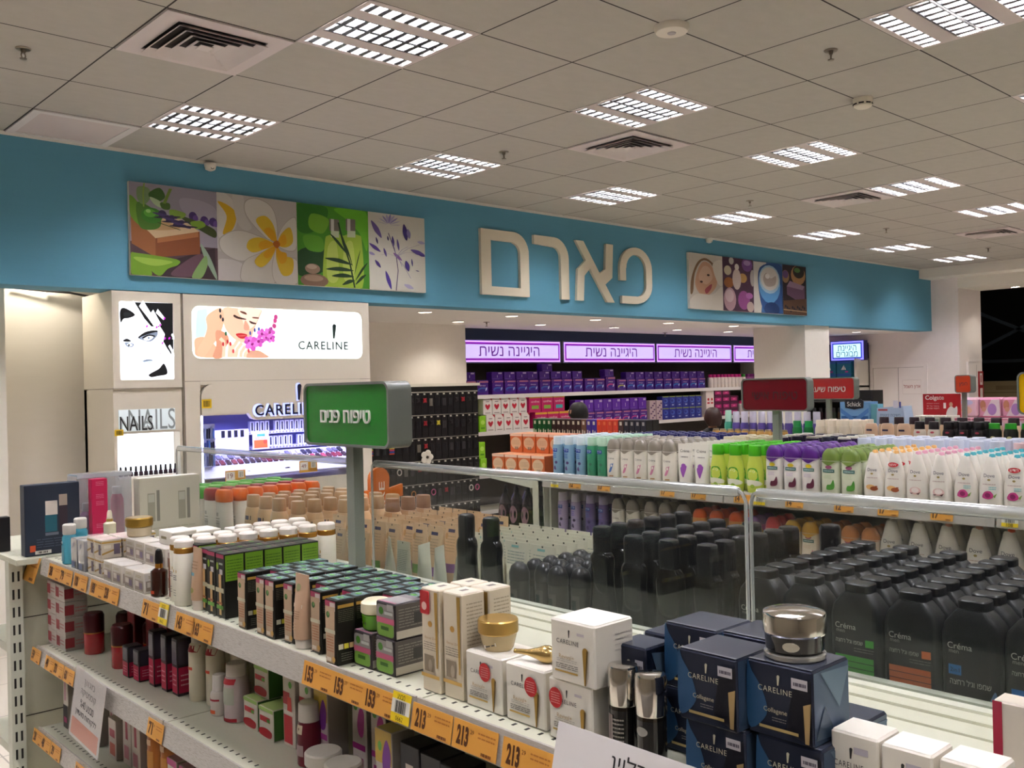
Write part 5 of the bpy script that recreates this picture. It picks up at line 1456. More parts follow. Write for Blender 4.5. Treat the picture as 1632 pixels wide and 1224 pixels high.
def tb_side(p, d_, h_): p.rect(-d_ * .46, d_ * .46, h_ * .58, h_ * .98, c_('#6f9c24')); p.lines(-d_ * .38, d_ * .38, h_ * .6, h_ * .92, 7, c_('#4a7216'), .35, 8)
TB = carton('cream_carton', .037, .042, .128, '#15140f', None, '#1b1a16', tb_front, tb_side, lambda p, w_, d_: (p.oval(0, 0, w_ * .2, d_ * .12, c_('#4c7a30')), p.rect(-w_ * .3, w_ * .3, d_ * .2, d_ * .4, c_('#6a5a52'))), .0008)
for j, (y, x) in enumerate(((1.868, .872), (1.826, .868), (1.782, .866))):
    for k in range(5 if j else 3):
        at(TB, x + k * .043, y, S1, 'black and green tube carton, %s in the %s file from the clear-wrapped green carton' % (('front one', 'second', 'third', 'fourth', 'fifth')[k], CNT[j]), 'carton', 'black and green cartons')
# lime striped carton on its own
def ls_front(p, w_, h_):
    p.rect(-w_ * .3, w_ * .4, h_ * .9, h_ * .98, c_('#a83a5c')); p.oval(-w_ * .2, h_ * .8, w_ * .14, h_ * .06, c_('#8fb03a')); p.poly([(-w_ * .22, h_ * .05), (w_ * .1, h_ * .05), (w_ * .02, h_ * .68), (-w_ * .1, h_ * .68)], c_('#76c01e')); p.rect(-w_ * .5, w_ * .4, h_ * .5, h_ * .56, c_('#b9bcae')); p.rect(0, w_ * .4, h_ * .72, h_ * .78, c_('#c9c9c4'))
at(carton('cream_carton', .037, .042, .128, '#15140f', None, '#1b1a16', ls_front, tb_side, None, .0008), .882, 1.936, S1, 'black carton with a bright lime tube picture, beside the gold-collared white bottle', 'carton')

# --- squeeze tubes
def tube_rings(w_, ht, d_, cap=.16):
    z0 = ht * cap
    R = []
    for k in range(9):
        t = k / 8
        R.append((z0 + (ht * .955 - z0) * t, w_ / 2 * (.80 + .2 * t), max(.0012, d_ / 2 * (1 - t ** 1.7)), 0, 0, 2.0 + .6 * t))
    R.append((ht, w_ / 2, .0008, 0, 0, 2.6))
    return R
def tube(name, w_, ht, d_, col, capc, deco=None, cap=.16, seam=None, rough=.35):
    def mk():
        r = empty(name)
        R = tube_rings(w_, ht, d_, cap)
        b = MB(); b.loft(R, P(col, rough), n=18)
        p = Print(b, on_loft(R))
        if deco: deco(p, w_, ht)
        if seam: p.rect(-w_ * .03, w_ * .03, ht * .962, ht * .99, P(seam, .6))
        b.build('tube', r)
        c = MB(); c.loft([(0, w_ * .33, d_ * .40), (ht * cap * .9, w_ * .37, d_ * .44), (ht * cap, w_ * .35, d_ * .42)], P(capc, .3), n=18); c.build('cap', r)
        return r
    return Proto(mk)
def gt(p, w_, h_): p.oval(-w_ * .05, h_ * .32, w_ * .2, h_ * .045, c_('#8a8a4a')); p.rect(-w_ * .3, w_ * .1, h_ * .55, h_ * .6, c_('#5a9ab0')); p.lines(-w_ * .3, w_ * .3, h_ * .65, h_ * .8, 3, c_('#9a7a5c'), .4)
at(tube('cream_tube', .042, .128, .03, '#b8977a', '#cfc3b6', gt), .848, 1.89, S1, 'beige squeeze tube with clear cap standing before the black and green cartons', 'tube')
def gt2(p, w_, h_): p.oval(-w_ * .12, h_ * .82, w_ * .17, h_ * .05, c_('#8f9468')); p.rect(-w_ * .36, w_ * .3, h_ * .55, h_ * .6, c_('#c9b9a0')); p.lines(-w_ * .3, w_ * .2, h_ * .4, h_ * .52, 4, c_('#8a6a50'), .3); p.lines(-w_ * .3, w_ * .1, h_ * .24, h_ * .36, 3, c_('#b0906e'), .3, 2)
at(tube('cream_tube', .046, .128, .034, '#b9987c', '#d2c6ba', gt2, .13), .848, 1.468, S1, 'beige squeeze tube with white cap standing amid the black cream cartons', 'tube')

# --- lathe-turned bottles and jars
def turned(name, parts, deco=None, n=20, on=0):
    """parts: (part name, rings, material); the print lies on part number `on`."""
    def mk():
        r = empty(name)
        for i, (pn, R, m) in enumerate(parts):
            b = MB()
            b.loft([q if len(q) > 2 else (q[0], q[1], q[1]) for q in R], m, n=n)
            if deco and i == on: deco(Print(b, on_loft([q if len(q) > 2 else (q[0], q[1], q[1]) for q in R])))
            b.build(pn, r)
        return r
    return Proto(mk)
GOLD = P('#c9a55c', .3, .85); CHR = P('#e2ddd4', .12, 1.0)
# white bottles with gold collar
WB = turned('cleanser_bottle', (('bottle', [(0, .0205), (.003, .022), (.108, .022), (.110, .021)], P('#e2ddcc', .3)), ('collar', [(.110, .0205), (.111, .0215), (.121, .0215), (.122, .0205)], P('#b9873a', .25, .6)), ('cap', [(.122, .019), (.123, .0205), (.135, .0205), (.138, .018)], P('#e8dfd2', .35))),
            lambda p: (p.rect(-.008, .008, .070, .076, GOLD), p.lines(-.008, .008, .054, .066, 3, c_('#4a4a4a'), .45), p.lines(-.008, .006, .02, .036, 3, c_('#8a8a84'), .3)))
for row, (y, x0, n) in enumerate(((1.957, .848, 8), (2.005, .86, 7))):
    for k in range(n):
        at(WB, x0 + k * .0475, y - k * .004, S1, 'white gold-collared bottle, %s, in the file %s' % (('front one', 'second', 'third', 'fourth', 'fifth', 'sixth', 'seventh', 'eighth', 'ninth')[k], ('starting at the rail', 'behind the brown serum')[row]), 'bottle', 'white gold-collared bottles')
for k in range(4): at(WB, 1.035 + k * .047, 2.055, S1, 'white gold-collared bottle, %s in the short back file by the acrylic' % CNT[k], 'bottle', 'white gold-collared bottles')
# brown serum
turned('serum_bottle', (('bottle', [(0, .015), (.002, .0185), (.055, .0185), (.062, .009)], P('#2c0f08', .08, coat=.6)), ('collar', [(.062, .0085), (.072, .0085)], P('#c58a34', .2, .8)), ('dropper', [(.072, .0085), (.078, .0092), (.09, .0085), (.101, .0065), (.104, .003)], P('#120d0c', .4))),
       lambda p: (p.rect(.000, .010, .007, .014, P('#b8421e', .5)), p.lines(-.008, .004, .028, .034, 2, c_('#9a8a7a'), .3))).put((.845, 2.085, S1 + .0006), RZ, 'dark brown serum bottle with gold collar and black dropper near the rail', 'serum bottle')
at(carton('serum_carton', .026, .026, .098, '#7a3010', '#8e3c12', '#b9aaa0', lambda p, w_, h_: (p.rect(-w_ * .5, w_ * .5, h_ * .88, h_, c_('#b9a79c')), p.rect(-w_ * .2, w_ * .2, h_ * .2, h_ * .75, c_('#c05a14'))), lambda p, d_, h_: (p.rect(-d_ * .2, d_ * .3, h_ * .1, h_ * .85, c_('#b04e12')), p.rect(-d_ * .2, d_ * .2, h_ * .5, h_ * .6, c_('#d0b8a4')))), .866, 2.04, S1, 'orange-brown carton standing behind the brown serum bottle', 'carton')
# blue mousse bottles, dropper
MOU = turned('mousse_bottle', (('bottle', [(0, .016), (.002, .0185), (.07, .0185), (.078, .015)], P('#4d97a8', .15)), ('cap', [(.078, .0155), (.08, .0165), (.103, .0165), (.106, .014)], P('#c9c3ba', .3))), lambda p: (p.rect(-.006, .004, .055, .061, c_('#c7d6d8')), p.rect(-.008, -.002, .035, .04, c_('#c7d6d8')), p.rect(-.008, .008, .008, .05, P('#2f7f96', .3))))
at(MOU, .843, 2.675, S1, 'clear blue mousse bottle with pale cap at the end of the top shelf', 'bottle')
at(MOU, .88, 2.70, S1 + .01, 'blue mousse bottle half hidden behind the front one by the navy gift box', 'bottle')
turned('serum_bottle', (('bottle', [(0, .016), (.055, .016), (.06, .009)], P('#cfc6a8', .1)), ('collar', [(.06, .0085), (.068, .0085)], GOLD), ('dropper', [(.068, .0075), (.085, .006), (.09, .004)], P('#ddd2b8', .35)))).put((.93, 2.62, S1 + .048), RZ, 'small pale bottle with gold collar and cream dropper behind the foil cartons', 'serum bottle')
# cellophane-wrapped silver cartons, stacked pale cartons, jars on top
def foil(p, w_, h_):
    rr = random.Random(int(h_ * 1e4))
    for k in range(7):
        x, z = rr.uniform(-w_ * .4, w_ * .3), rr.uniform(h_ * .1, h_ * .8)
        p.poly([(x, z), (x + w_ * .1, z + h_ * .05), (x + w_ * .16, z + h_ * .2), (x + w_ * .03, z + h_ * .14)], P(rr.choice(('#f0f0f0', '#aab0c4', '#8d95b8', '#d8d4cc')), .15, .6))
    p.rect(-w_ * .3, w_ * .3, h_ * .06, h_ * .26, P('#59688f', .3, .3))
FO = carton('foil_carton', .042, .045, .078, '#c9c8c6', '#b9b9be', '#d2cfca', foil, foil, None, .001, .18, .55)
for i, (x, y) in enumerate(((.847, 2.585), (.847, 2.53), (.893, 2.6), (.893, 2.545))):
    at(FO, x, y, S1, 'silver cellophane-wrapped carton after the blue mousse bottle, %s' % ('at the rail', 'second along the rail', 'behind the first', 'behind the second')[i], 'carton')
def gold_front(p, w_, h_): p.rect(-w_ * .5, w_ * .5, h_ * .82, h_ * .9, c_('#b08a3a')); p.poly([(-w_ * .5, h_ * .2), (w_ * .5, h_ * .5), (w_ * .5, h_ * .6), (-w_ * .5, h_ * .3)], c_('#9a7a3a')); p.rect(w_ * .1, w_ * .42, h_ * .2, h_ * .75, c_('#5a4f5c')); p.rect(-w_ * .4, -.05 * w_, h_ * .55, h_ * .72, c_('#d8d0c0'))
GC = carton('cream_carton', .048, .048, .046, '#cdc4b4', '#c4b8a4', '#c9b2aa', gold_front, gold_front)
for i, (x, y, z) in enumerate(((.852, 2.468, 0), (.852, 2.415, 0), (.852, 2.468, .0462), (.852, 2.415, .0462), (.905, 2.468, 0), (.905, 2.415, 0), (.905, 2.468, .0462), (.905, 2.415, .0462), (.96, 2.47, 0), (.96, 2.47, .0462))):
    at(GC, x, y, S1 + z, 'pink-topped carton with gold slash, %s tier after the foil cartons, %s' % ('upper' if z else 'lower', ('front outer', 'front inner', 'front outer', 'front inner', 'second back outer', 'second back inner', 'second back outer', 'second back inner', 'third back', 'third back')[i]), 'carton', 'pale gold-slashed cartons')
def glass_front(p, w_, h_): p.rect(-w_ * .42, w_ * .42, h_ * .12, h_ * .6, c_('#8d7f72')); p.rect(-w_ * .36, 0, h_ * .3, h_ * .55, c_('#c9c0b4')); p.rect(w_ * .05, w_ * .36, h_ * .2, h_ * .5, c_('#6f6276')); p.lines(-w_ * .3, w_ * .3, h_ * .72, h_ * .86, 2, c_('#8a7a50'), .4)
GL = carton('jar_carton', .056, .05, .047, '#cfc8ba', '#d4cdc2', '#d8d2c8', glass_front, glass_front, None, .001, .22, .1)
for i, (x, y, z) in enumerate(((.85, 2.345, 0), (.85, 2.285, 0), (.85, 2.21, 0), (.85, 2.15, 0), (.905, 2.345, 0), (.905, 2.285, 0), (.905, 2.285, .0475), (.905, 2.345, .0475), (.90, 2.21, .0475), (.90, 2.15, .0475), (.96, 2.18, .0475), (.96, 2.3, .0475), (.96, 2.18, 0), (.96, 2.3, 0), (.90, 2.21, 0), (.90, 2.15, 0))):
    at(GL, x, y, S1 + z, 'clear-windowed cream jar carton between the gold-slashed pile and the brown serum, %s, %s' % ('upper tier' if z else 'lower tier', 'slot %s' % ('abcdefghijklmnop'[i])), 'carton', 'clear-windowed jar cartons')
WC = carton('cream_carton', .075, .06, .032, '#e0dacd', '#d8d2c4', '#e6e0d4', lambda p, w_, h_: p.rect(-w_ * .3, w_ * .1, h_ * .4, h_ * .6, c_('#8d7f60')), lambda p, d_, h_: (p.rect(0, d_ * .3, h_ * .5, h_ * .7, c_('#6a6458')), p.rect(-d_ * .3, -d_ * .1, h_ * .2, h_ * .4, c_('#b59a4a'))))
for i, (x, y) in enumerate(((.93, 2.18), (1.01, 2.22), (1.08, 2.15))):
    at(WC, x, y, S1 + .0955 if i == 0 else S1 + .085, 'flat white carton lying high on the jar cartons, %s from the rail' % CNT[i], 'carton')
for i, (x, y) in enumerate(((1.01, 2.22), (1.08, 2.15))): at(carton('cream_carton', .07, .055, .0848, '#d6cfc0', '#d0c8b8', '#ddd6c8', glass_front, glass_front), x, y, S1, 'tall pale carton under a flat white one behind the jar cartons, %s' % ('nearer the end', 'nearer the pole')[i], 'carton')
JG = turned('cream_jar', (('jar', [(0, .026), (.003, .029), (.022, .03), (.024, .028)], P('#c8b89a', .2)), ('lid', [(.024, .0315), (.026, .033), (.044, .033), (.047, .03)], P('#a08038', .3, .7))), n=28)
at(JG, .915, 2.375, S1 + .0955, 'gold-lidded cream jar standing on top of the jar cartons', 'jar')
at(carton('flat_case', .03, .05, .012, '#1a1715'), 1.01, 2.31, S1 + .0955, 'small flat black case lying behind the gold-lidded jar', 'case')
at(carton('cream_carton', .06, .06, .095, '#d6cfc0', '#d0c8b8', '#ddd6c8', glass_front, glass_front), 1.01, 2.31, S1, 'pale carton holding the small flat black case', 'carton')
# jar cartons by the black cartons, and the green jar
def gj(p, w_, h_):
    p.poly(rrect(-w_ * .44, w_ * .44, h_ * .06, h_ * .94, w_ * .12, 3), c_('#8f8a86')); p.rect(-w_ * .46, w_ * .46, h_ * .42, h_ * .58, c_('#bc5a78')); p.poly(rrect(-w_ * .43, w_ * .43, h_ * .06, h_ * .42, w_ * .12, 3), c_('#6f9a3a')); p.oval(-w_ * .2, h_ * .76, w_ * .12, h_ * .11, c_('#3f7a24')); p.rect(-w_ * .02, w_ * .4, h_ * .68, h_ * .76, c_('#b8bcb4')); p.rect(w_ * .12, w_ * .44, h_ * .8, h_ * .98, c_('#a9a4a0')); p.rect(-w_ * .2, w_ * .2, h_ * .24, h_ * .34, c_('#35601c'))
def gjs(p, d_, h_): p.rect(-d_ * .48, d_ * .48, h_ * .04, h_ * .26, c_('#b0a896')); p.lines(-d_ * .4, d_ * .4, h_ * .32, h_ * .88, 7, c_('#7e7a70'), .35, 5); p.rect(d_ * .1, d_ * .4, h_ * .4, h_ * .7, c_('#3a3633'))
GJ = carton('jar_carton', .052, .058, .056, '#2a2224', '#4f4a44', '#6a6264', gj, gjs, lambda p, w_, d_: (p.rect(-w_ * .45, w_ * .45, -d_ * .42, d_ * .2, c_('#8d8886')), p.rect(-w_ * .45, w_ * .45, -d_ * .46, -d_ * .4, c_('#b06a80'))))
at(GJ, .882, 1.292, S1, 'grey and pink jar carton under the green jar with the cream lid', 'carton')
at(GJ, .884, 1.232, S1, 'grey and pink jar carton, lower of the pair beside the tall cream cartons', 'carton')
at(GJ, .886, 1.231, S1 + .0562, 'grey and pink jar carton, upper of the pair beside the tall cream cartons', 'carton')
turned('cream_jar', (('jar', [(0, .018), (.004, .023), (.026, .025), (.028, .023)], P('#4f8a1c', .25)), ('lid', [(.028, .024), (.03, .026), (.045, .0255), (.05, .019), (.051, .008)], P('#d9cfae', .35))), lambda p: (p.rect(-.01, .004, .012, .016, P('#20360c', .5)),), n=28).put((.882, 1.292, S1 + .0562), RZ, 'green jar with rounded cream lid standing on a grey pink carton', 'jar')
# tall cream-gold cartons
def tall(p, w_, h_):
    p.oval(-.0 * w_, h_ * .66, w_ * .12, h_ * .03, P('#b88a3a', .4)); p.text(0, h_ * .525, w_ * .6, 'Revival 55+', c_('#b48a58')); p.lines(-w_ * .36, w_ * .36, h_ * .40, h_ * .49, 4, c_('#7a6f62'), .3); p.rect(-w_ * .34, w_ * .18, h_ * .2, h_ * .36, c_('#8a7c68')); p.oval(0, h_ * .26, w_ * .1, h_ * .06, c_('#a89a86')); p.rect(-w_ * .5, w_ * .5, h_ * .14, h_ * .175, c_('#d2a85c'))
    p.poly([(w_ * .36, h_ * .25), (w_ * .44, h_ * .25), (w_ * .49, h_ * .98), (w_ * .3, h_ * .98)], GOLD)
def tall_t(p, w_, d_): p.rect(-w_ * .12, w_ * .1, -d_ * .12, d_ * .2, c_('#6f665a'))
TL2 = carton('cream_carton', .042, .044, .152, '#d5c8b0', '#cfc2a8', '#dcd2be', tall, lambda p, d_, h_: p.lines(-d_ * .3, d_ * .38, h_ * .5, h_ * .92, 12, c_('#a3977f'), .35), tall_t)
for i, (x, y) in enumerate(((.874, 1.110), (.877, 1.062), (.924, 1.104), (.926, 1.058))):
    at(TL2, x, y, S1, 'tall cream carton with gold blade, %s, beside the grey pink cartons' % ('front outer', 'front inner', 'back outer', 'back inner')[i], 'carton')
at(carton('sale_tag', .02, .0012, .034, '#b4232a', None, None, lambda p, w_, h_: p.oval(0, h_ * .35, w_ * .3, h_ * .18, c_('#d8b0a8'))), .8485, 1.118, S1 + .115, 'small red sticker on the first tall cream carton', 'sticker')
# white cube cartons
def blade(p, w_, h_, x, z0, z1, wd):
    p.poly([(x - wd * .1, z0), (x + wd * .12, z0), (x + wd * .5, z1 - wd * .4)] + arc(x + wd * .1, z1 - wd * .5, wd * .4, 0, 180, 5) + [(x - wd * .3, z1 - wd * .5)], P('#a8843c', .3, .5))
    p.poly([(x + wd * .02, z0), (x + wd * .12, z0), (x + wd * .5, z1 - wd * .4), (x + wd * .3, z1 - wd * .3)], P('#5a4620', .3, .4))
def cube(st):
    def f(p, w_, h_):
        p.text(-w_ * .10, h_ * .66, w_ * .5, 'CARELINE', c_('#2f2a26'), height=h_ * .07, space=1.15)
        p.poly(exclaim(-w_ * .06, h_ * .735, h_ * .13), c_('#2f2a26')); p.rect(w_ * .12, w_ * .28, h_ * .8, h_ * .845, c_('#b9b0b4'))
        p.text(-w_ * .12, h_ * .42, w_ * .34, 'Revival+', c_('#b89a6c')); p.lines(-w_ * .34, w_ * .12, h_ * .33, h_ * .39, 2, c_('#a8a096'), .3); p.lines(-w_ * .36, w_ * .14, h_ * .22, h_ * .31, 3, c_('#5a544c'), .4, 3); p.rect(-w_ * .38, w_ * .14, h_ * .165, h_ * .195, GOLD)
        blade(p, w_, h_, w_ * .3, h_ * .04, h_ * .66, w_ * .16)
        if st is not None:
            p.oval(st * w_, h_ * .7, w_ * .155, h_ * .17, P('#b5161f', .4)); p.lines(st * w_ - w_ * .1, st * w_ + w_ * .1, h_ * .6, h_ * .8, 5, c_('#d98a86'), .4, 7)
    return f
def cube_s(p, d_, h_): p.lines(-d_ * .0, d_ * .44, h_ * .5, h_ * .85, 4, c_('#b8b0a4'), .25, 2)
CU = [carton('cube_carton', .0755, .072, .077, '#dcd6c8', '#cfc8b8', '#e2dccf', cube(s), cube_s, None, .002) for s in (.08, .18, None, -.3)]
at(CU[0], .89, .995, S1, 'white cube carton with red round sticker, under the gold cream jar', 'carton')
at(CU[1], .89, .911, S1, 'white cube carton with red sticker, under the gold funnel-shaped cap', 'carton')
at(CU[3], .883, .822, S1, 'white cube carton with a red sticker by its edge, lower of the stacked pair', 'carton')
at(CU[2], .88, .813, S1 + .0773, 'white cube carton without sticker, upper of the stacked pair', 'carton')
turned('cream_jar', (('jar', [(0, .019), (.004, .022), (.022, .0265), (.024, .0265)], P('#b7a47c', .2, .2)), ('lid', [(.024, .0275), (.026, .029), (.042, .029), (.044, .0275)], P('#bd9a56', .3, .75))), lambda p: (p.poly([(-.004, .004), (.016, .010), (.016, .015), (-.004, .009)], c_('#cfc8b8')), p.poly([(0.0, .0065), (.014, .0105), (.014, .0125), (0.0, .0085)], c_('#3a342c'))), n=32).put((.888, 1.0, S1 + .0775), RZ, 'gold-lidded cream jar with a white price sticker, standing on a cube carton', 'jar')
o = turned('funnel_cap', (('body', [(0, .003), (.02, .004), (.035, .008), (.045, .012), (.052, .012), (.058, .009)], P('#c3a466', .22, .8)),)).put((.878, .932, S1 + .0775 + .0123), RZ, 'golden funnel-shaped cap lying on the middle cube carton', 'cap')
o.rotation_euler = (PI / 2, 0, .35)
o.location = (.868, .945, S1 + .0775 + .0122)
# chrome-capped dark bottles
for i, (x, y) in enumerate(((.868, .752), (.862, .705))):
    def mkc():
        r = empty('serum_bottle')
        R = [(0, .0165, .0165), (.002, .018, .018), (.058, .018, .018)]
        b = MB(); b.loft(R, P('#1b1a18', .12, coat=.5), n=22); p = Print(b, on_loft(R))
        if i: p.oval(.0, .046, .008, .0055, c_('#9a968c'))
        else: p.rect(-.012, -.002, .01, .052, c_('#8f7f7a')); p.lines(-.002, .012, .02, .05, 6, c_('#8a847a'), .4)
        b.build('bottle', r)
        c = MB(); c.loft([(.058, .0178, .0178), (.0625, .0178, .0178)], P('#3a342e', .2, .9), n=22); c.build('collar', r)
        c = MB(); c.loft([(.0625, .018, .018), (.064, .0188, .0188), (.106, .0188, .0188), (.109, .0175, .0175), (.110, .012, .012)], CHR, n=28); c.build('cap', r)
        return r
    Proto(mkc).put((x, y, S1 + .0006), RZ, 'dark bottle with tall chrome cap, %s' % ('beside the stacked white cubes', 'beside the navy cube cartons')[i], 'bottle')
# navy cartons
def navy(s=1):
    def f(p, w_, h_):
        p.blob([(-w_ * .49, h_ * .1), (-w_ * .2, h_ * .3), (-w_ * .25, h_ * .6), (-w_ * .42, h_ * .85), (-w_ * .49, h_ * .95)], P('#2a4f74', .3, .3)); p.poly([(w_ * .1, h_ * .15), (w_ * .49, h_ * .02), (w_ * .49, h_ * .9), (w_ * .2, h_ * .7)], P('#12131d', .3, .3))
        p.text(-w_ * .06, h_ * .655, w_ * .52, 'CARELINE', c_('#b9b49c'), height=h_ * .075, space=1.15); p.poly(exclaim(-w_ * .0, h_ * .73, h_ * .14), c_('#b9b49c')); p.rect(w_ * .2, w_ * .44, h_ * .74, h_ * .88, c_('#b9b4b8')); p.lines(w_ * .23, w_ * .42, h_ * .76, h_ * .85, 1, c_('#55505a'), .5)
        p.text(-w_ * .05, h_ * .38, w_ * .36, 'Collagene', c_('#b5ad92')); p.lines(-w_ * .1, w_ * .12, h_ * .24, h_ * .31, 2, c_('#77726c'), .3); p.rect(-w_ * .3, w_ * .3, h_ * .13, h_ * .17, c_('#a8925c')); p.poly([(w_ * .40, h_ * .06), (w_ * .46, h_ * .06), (w_ * .495, h_ * .6), (w_ * .38, h_ * .55)], P('#b59a6a', .3, .5))
    return f
def navy_s(p, d_, h_): p.poly([(-d_ * .3, h_ * .95), (d_ * .2, h_ * .4), (d_ * .48, h_ * .9)], P('#5a6f82', .2, .5)); p.poly([(-d_ * .45, h_ * .1), (d_ * .1, h_ * .05), (-d_ * .2, h_ * .5)], P('#3a4c60', .2, .5))
NV = carton('navy_carton', .0755, .074, .0775, '#2b3040', '#43546a', '#4d5260', navy(), navy_s, lambda p, w_, d_: p.rect(-w_ * .48, w_ * .48, -d_ * .49, -d_ * .44, P('#a8acb8', .15, .7)), .002, .22, .5)
for x, y, z, l in ((.885, .606, 0, 'lower of the stack beside the chrome-capped bottles'), (.877, .609, .0778, 'upper of the stack beside the chrome-capped bottles'), (.895, .523, 0, 'lower of the stack carrying the chrome-lidded jar'), (.893, .531, .0778, 'upper of the stack, carrying the chrome-lidded jar'), (.955, .695, 0, 'lower, behind the second chrome-capped bottle'), (.957, .690, .0778, 'upper, behind the second chrome-capped bottle'), (.965, .61, 0, 'lower, behind the stack with the price sticker'), (.965, .612, .0778, 'upper, with a silvery lid, behind the price-stickered one'), (.975, .53, 0, 'lower, hidden behind the jar stack')):
    at(NV, x, y, S1 + z, 'metallic navy cube carton, ' + l, 'carton', None)
NT = carton('navy_carton', .052, .052, .125, '#2b3040', '#1c202c', '#4d5260', navy(), navy_s, None, .002, .22, .5)
at(NT, .918, .762, S1, 'tall metallic navy carton behind the first chrome-capped bottle', 'carton')
at(NT, .985, .768, S1 + .0, 'tall metallic navy carton further back by the stacked white cubes', 'carton')
turned('cream_jar', (('base', [(0, .030), (.002, .032), (.006, .032), (.007, .030)], P('#a9a69c', .08, .6)), ('jar', [(.007, .027), (.01, .030), (.026, .031)], P('#23211c', .1, coat=.6)), ('lid', [(.026, .0315), (.028, .033), (.046, .033), (.048, .032), (.050, .026), (.051, .012)], CHR)), lambda p: p.oval(.012, .017, .008, .005, c_('#b4ad98')), n=36, on=1).put((.895, .535, S1 + .156), RZ, 'dark jar with domed chrome lid standing on the navy cartons', 'jar')
# white cartons at the end
WE = carton('white_carton', .05, .046, .094, '#ddd6c8', '#d2cabb', '#e2dccf', lambda p, w_, h_: (p.text(-w_ * .12, h_ * .66, w_ * .62, 'CARELINE', c_('#2f2a26'), height=h_ * .065, space=1.15), p.poly(exclaim(-w_ * .06, h_ * .735, h_ * .12), c_('#2f2a26')), p.rect(w_ * .0, w_ * .3, h_ * .8, h_ * .87, c_('#b4acb4')), p.lines(-w_ * .35, w_ * .2, h_ * .3, h_ * .5, 4, c_('#8a7d6a'), .35)), cube_s, None, .002)
for i, (x, y) in enumerate(((.905, .464), (.902, .410), (.905, .355))):
    at(WE, x, y, S1, 'white upright carton after the navy stack, %s' % ('first, beside the jar stack', 'second', 'third, beside the red-edged carton')[i], 'carton')
at(carton('red_edged_carton', .09, .03, .125, '#d2c8ba', None, '#c9bfae', lambda p, w_, h_: (p.rect(-w_ * .5, -w_ * .40, 0, h_, P('#a01f3c', .4)), p.rect(-w_ * .4, w_ * .5, 0, h_ * .45, c_('#c4baac')), p.text(w_ * .1, h_ * .7, w_ * .5, 'CARE', c_('#b5ab9c')))), 1.0, .325, S1, 'pale carton with a red edge at the end of the top shelf', 'carton')

# --- gift sets on the end gondola
def gift(p, w_, h_):
    p.rect(-w_ * .14, w_ * .08, h_ * .32, h_ * .56, c_('#1f5a68')); p.rect(-w_ * .13, w_ * .09, h_ * .56, h_ * .76, c_('#c9bdb4')); p.rect(w_ * .12, w_ * .27, h_ * .3, h_ * .68, c_('#33242e')); p.rect(w_ * .12, w_ * .27, h_ * .68, h_ * .84, c_('#9a8a7e')); p.rect(-w_ * .14, w_ * .1, h_ * .27, h_ * .31, c_('#6a6a76'))
    p.lines(-w_ * .3, w_ * .4, h_ * .1, h_ * .24, 4, c_('#4a5062'), .3); p.rect(-w_ * .42, -w_ * .32, h_ * .06, h_ * .15, c_('#c5502a')); p.rect(-w_ * .33, -w_ * .04, h_ * .02, h_ * .07, c_('#d2ccc2')); p.barcode(-w_ * .28, -w_ * .1, h_ * .03, h_ * .06, c_('#3a3632'), 8)
at(carton('gift_box', .148, .04, .20, '#232a3a', '#1b2130', '#2c3446', gift), .862, 2.895, S1, 'dark navy gift box picturing two bottles, standing on the end gondola', 'gift box', None, 0)
r = empty('gift_bag', (1.015, 2.95, S1 + .0006), 0, 'clear plastic gift bag with a bright pink carton and bottles inside', 'gift bag')
b = MB(); CP = clear('#cfd2da', .72, .12, 'clear_bag', .12); b.box(-.075, .085, -.045, .045, .001, .215, CP, .004); b.build('bag', r, False)
b = MB(); b.box(-.075, .085, -.046, -.045, .205, .217, clear('#d6dade', .4, .15, 'bag_hem', .1)); b.build('hem', r, False)
PKC = carton('pink_carton', .045, .03, .205, '#b80f4a', '#8e0c3a', '#c2265a', lambda p, w_, h_: [p.lines(-w_ * .25, w_ * .25, z * h_, z * h_ + .014, 3, c_('#dd8aa6'), .25, int(z * 90)) for z in (.1, .3, .62, .72, .9)])
at(PKC, .985, 2.865, S1 + .0, 'bright pink tall carton against the clear gift bag', 'carton', None, 0)
turned('lotion_bottle', (('bottle', [(0, .02), (.003, .022), (.13, .019), (.145, .013)], P('#b5405e', .3)), ('cap', [(.145, .013), (.165, .014), (.168, .012)], P('#cfc8c0', .3)))).put((1.065, 2.935, S1 + .004), 0, 'rose lotion bottle with pale cap inside the clear gift bag', 'bottle')
turned('lotion_bottle', (('bottle', [(0, .016), (.003, .018), (.09, .018), (.1, .01)], P('#8a6a86', .3)), ('cap', [(.1, .01), (.125, .01)], P('#cfc8c0', .3)))).put((.975, 2.94, S1 + .004), 0, 'mauve bottle inside the clear gift bag beside the pink carton', 'bottle')
def win(p, w_, h_): 
    for x in (-w_ * .28, w_ * .22): p.rect(x - w_ * .09, x + w_ * .03, h_ * .32, h_ * .76, c_('#8f8c7c')); p.rect(x + w_ * .055, x + w_ * .105, h_ * .32, h_ * .80, c_('#77746a')); p.rect(x - w_ * .08, x + w_ * .02, h_ * .62, h_ * .74, c_('#a9a699'))
    p.lines(-w_ * .4, w_ * .4, h_ * .18, h_ * .24, 1, c_('#a9a594'), .3)
at(carton('gift_box', .19, .044, .195, '#b6b1a0', '#a9a492', '#dcd8cc', win), 1.195, 2.872, S1, 'long putty gift box with windows showing grey bottles, behind the cream cartons', 'gift box', None, 0)
at(carton('dark_folder', .036, .03, .10, '#1c1a1c'), .775, 3.05, S1, 'black pack standing behind the navy gift box', 'pack', None, 0)

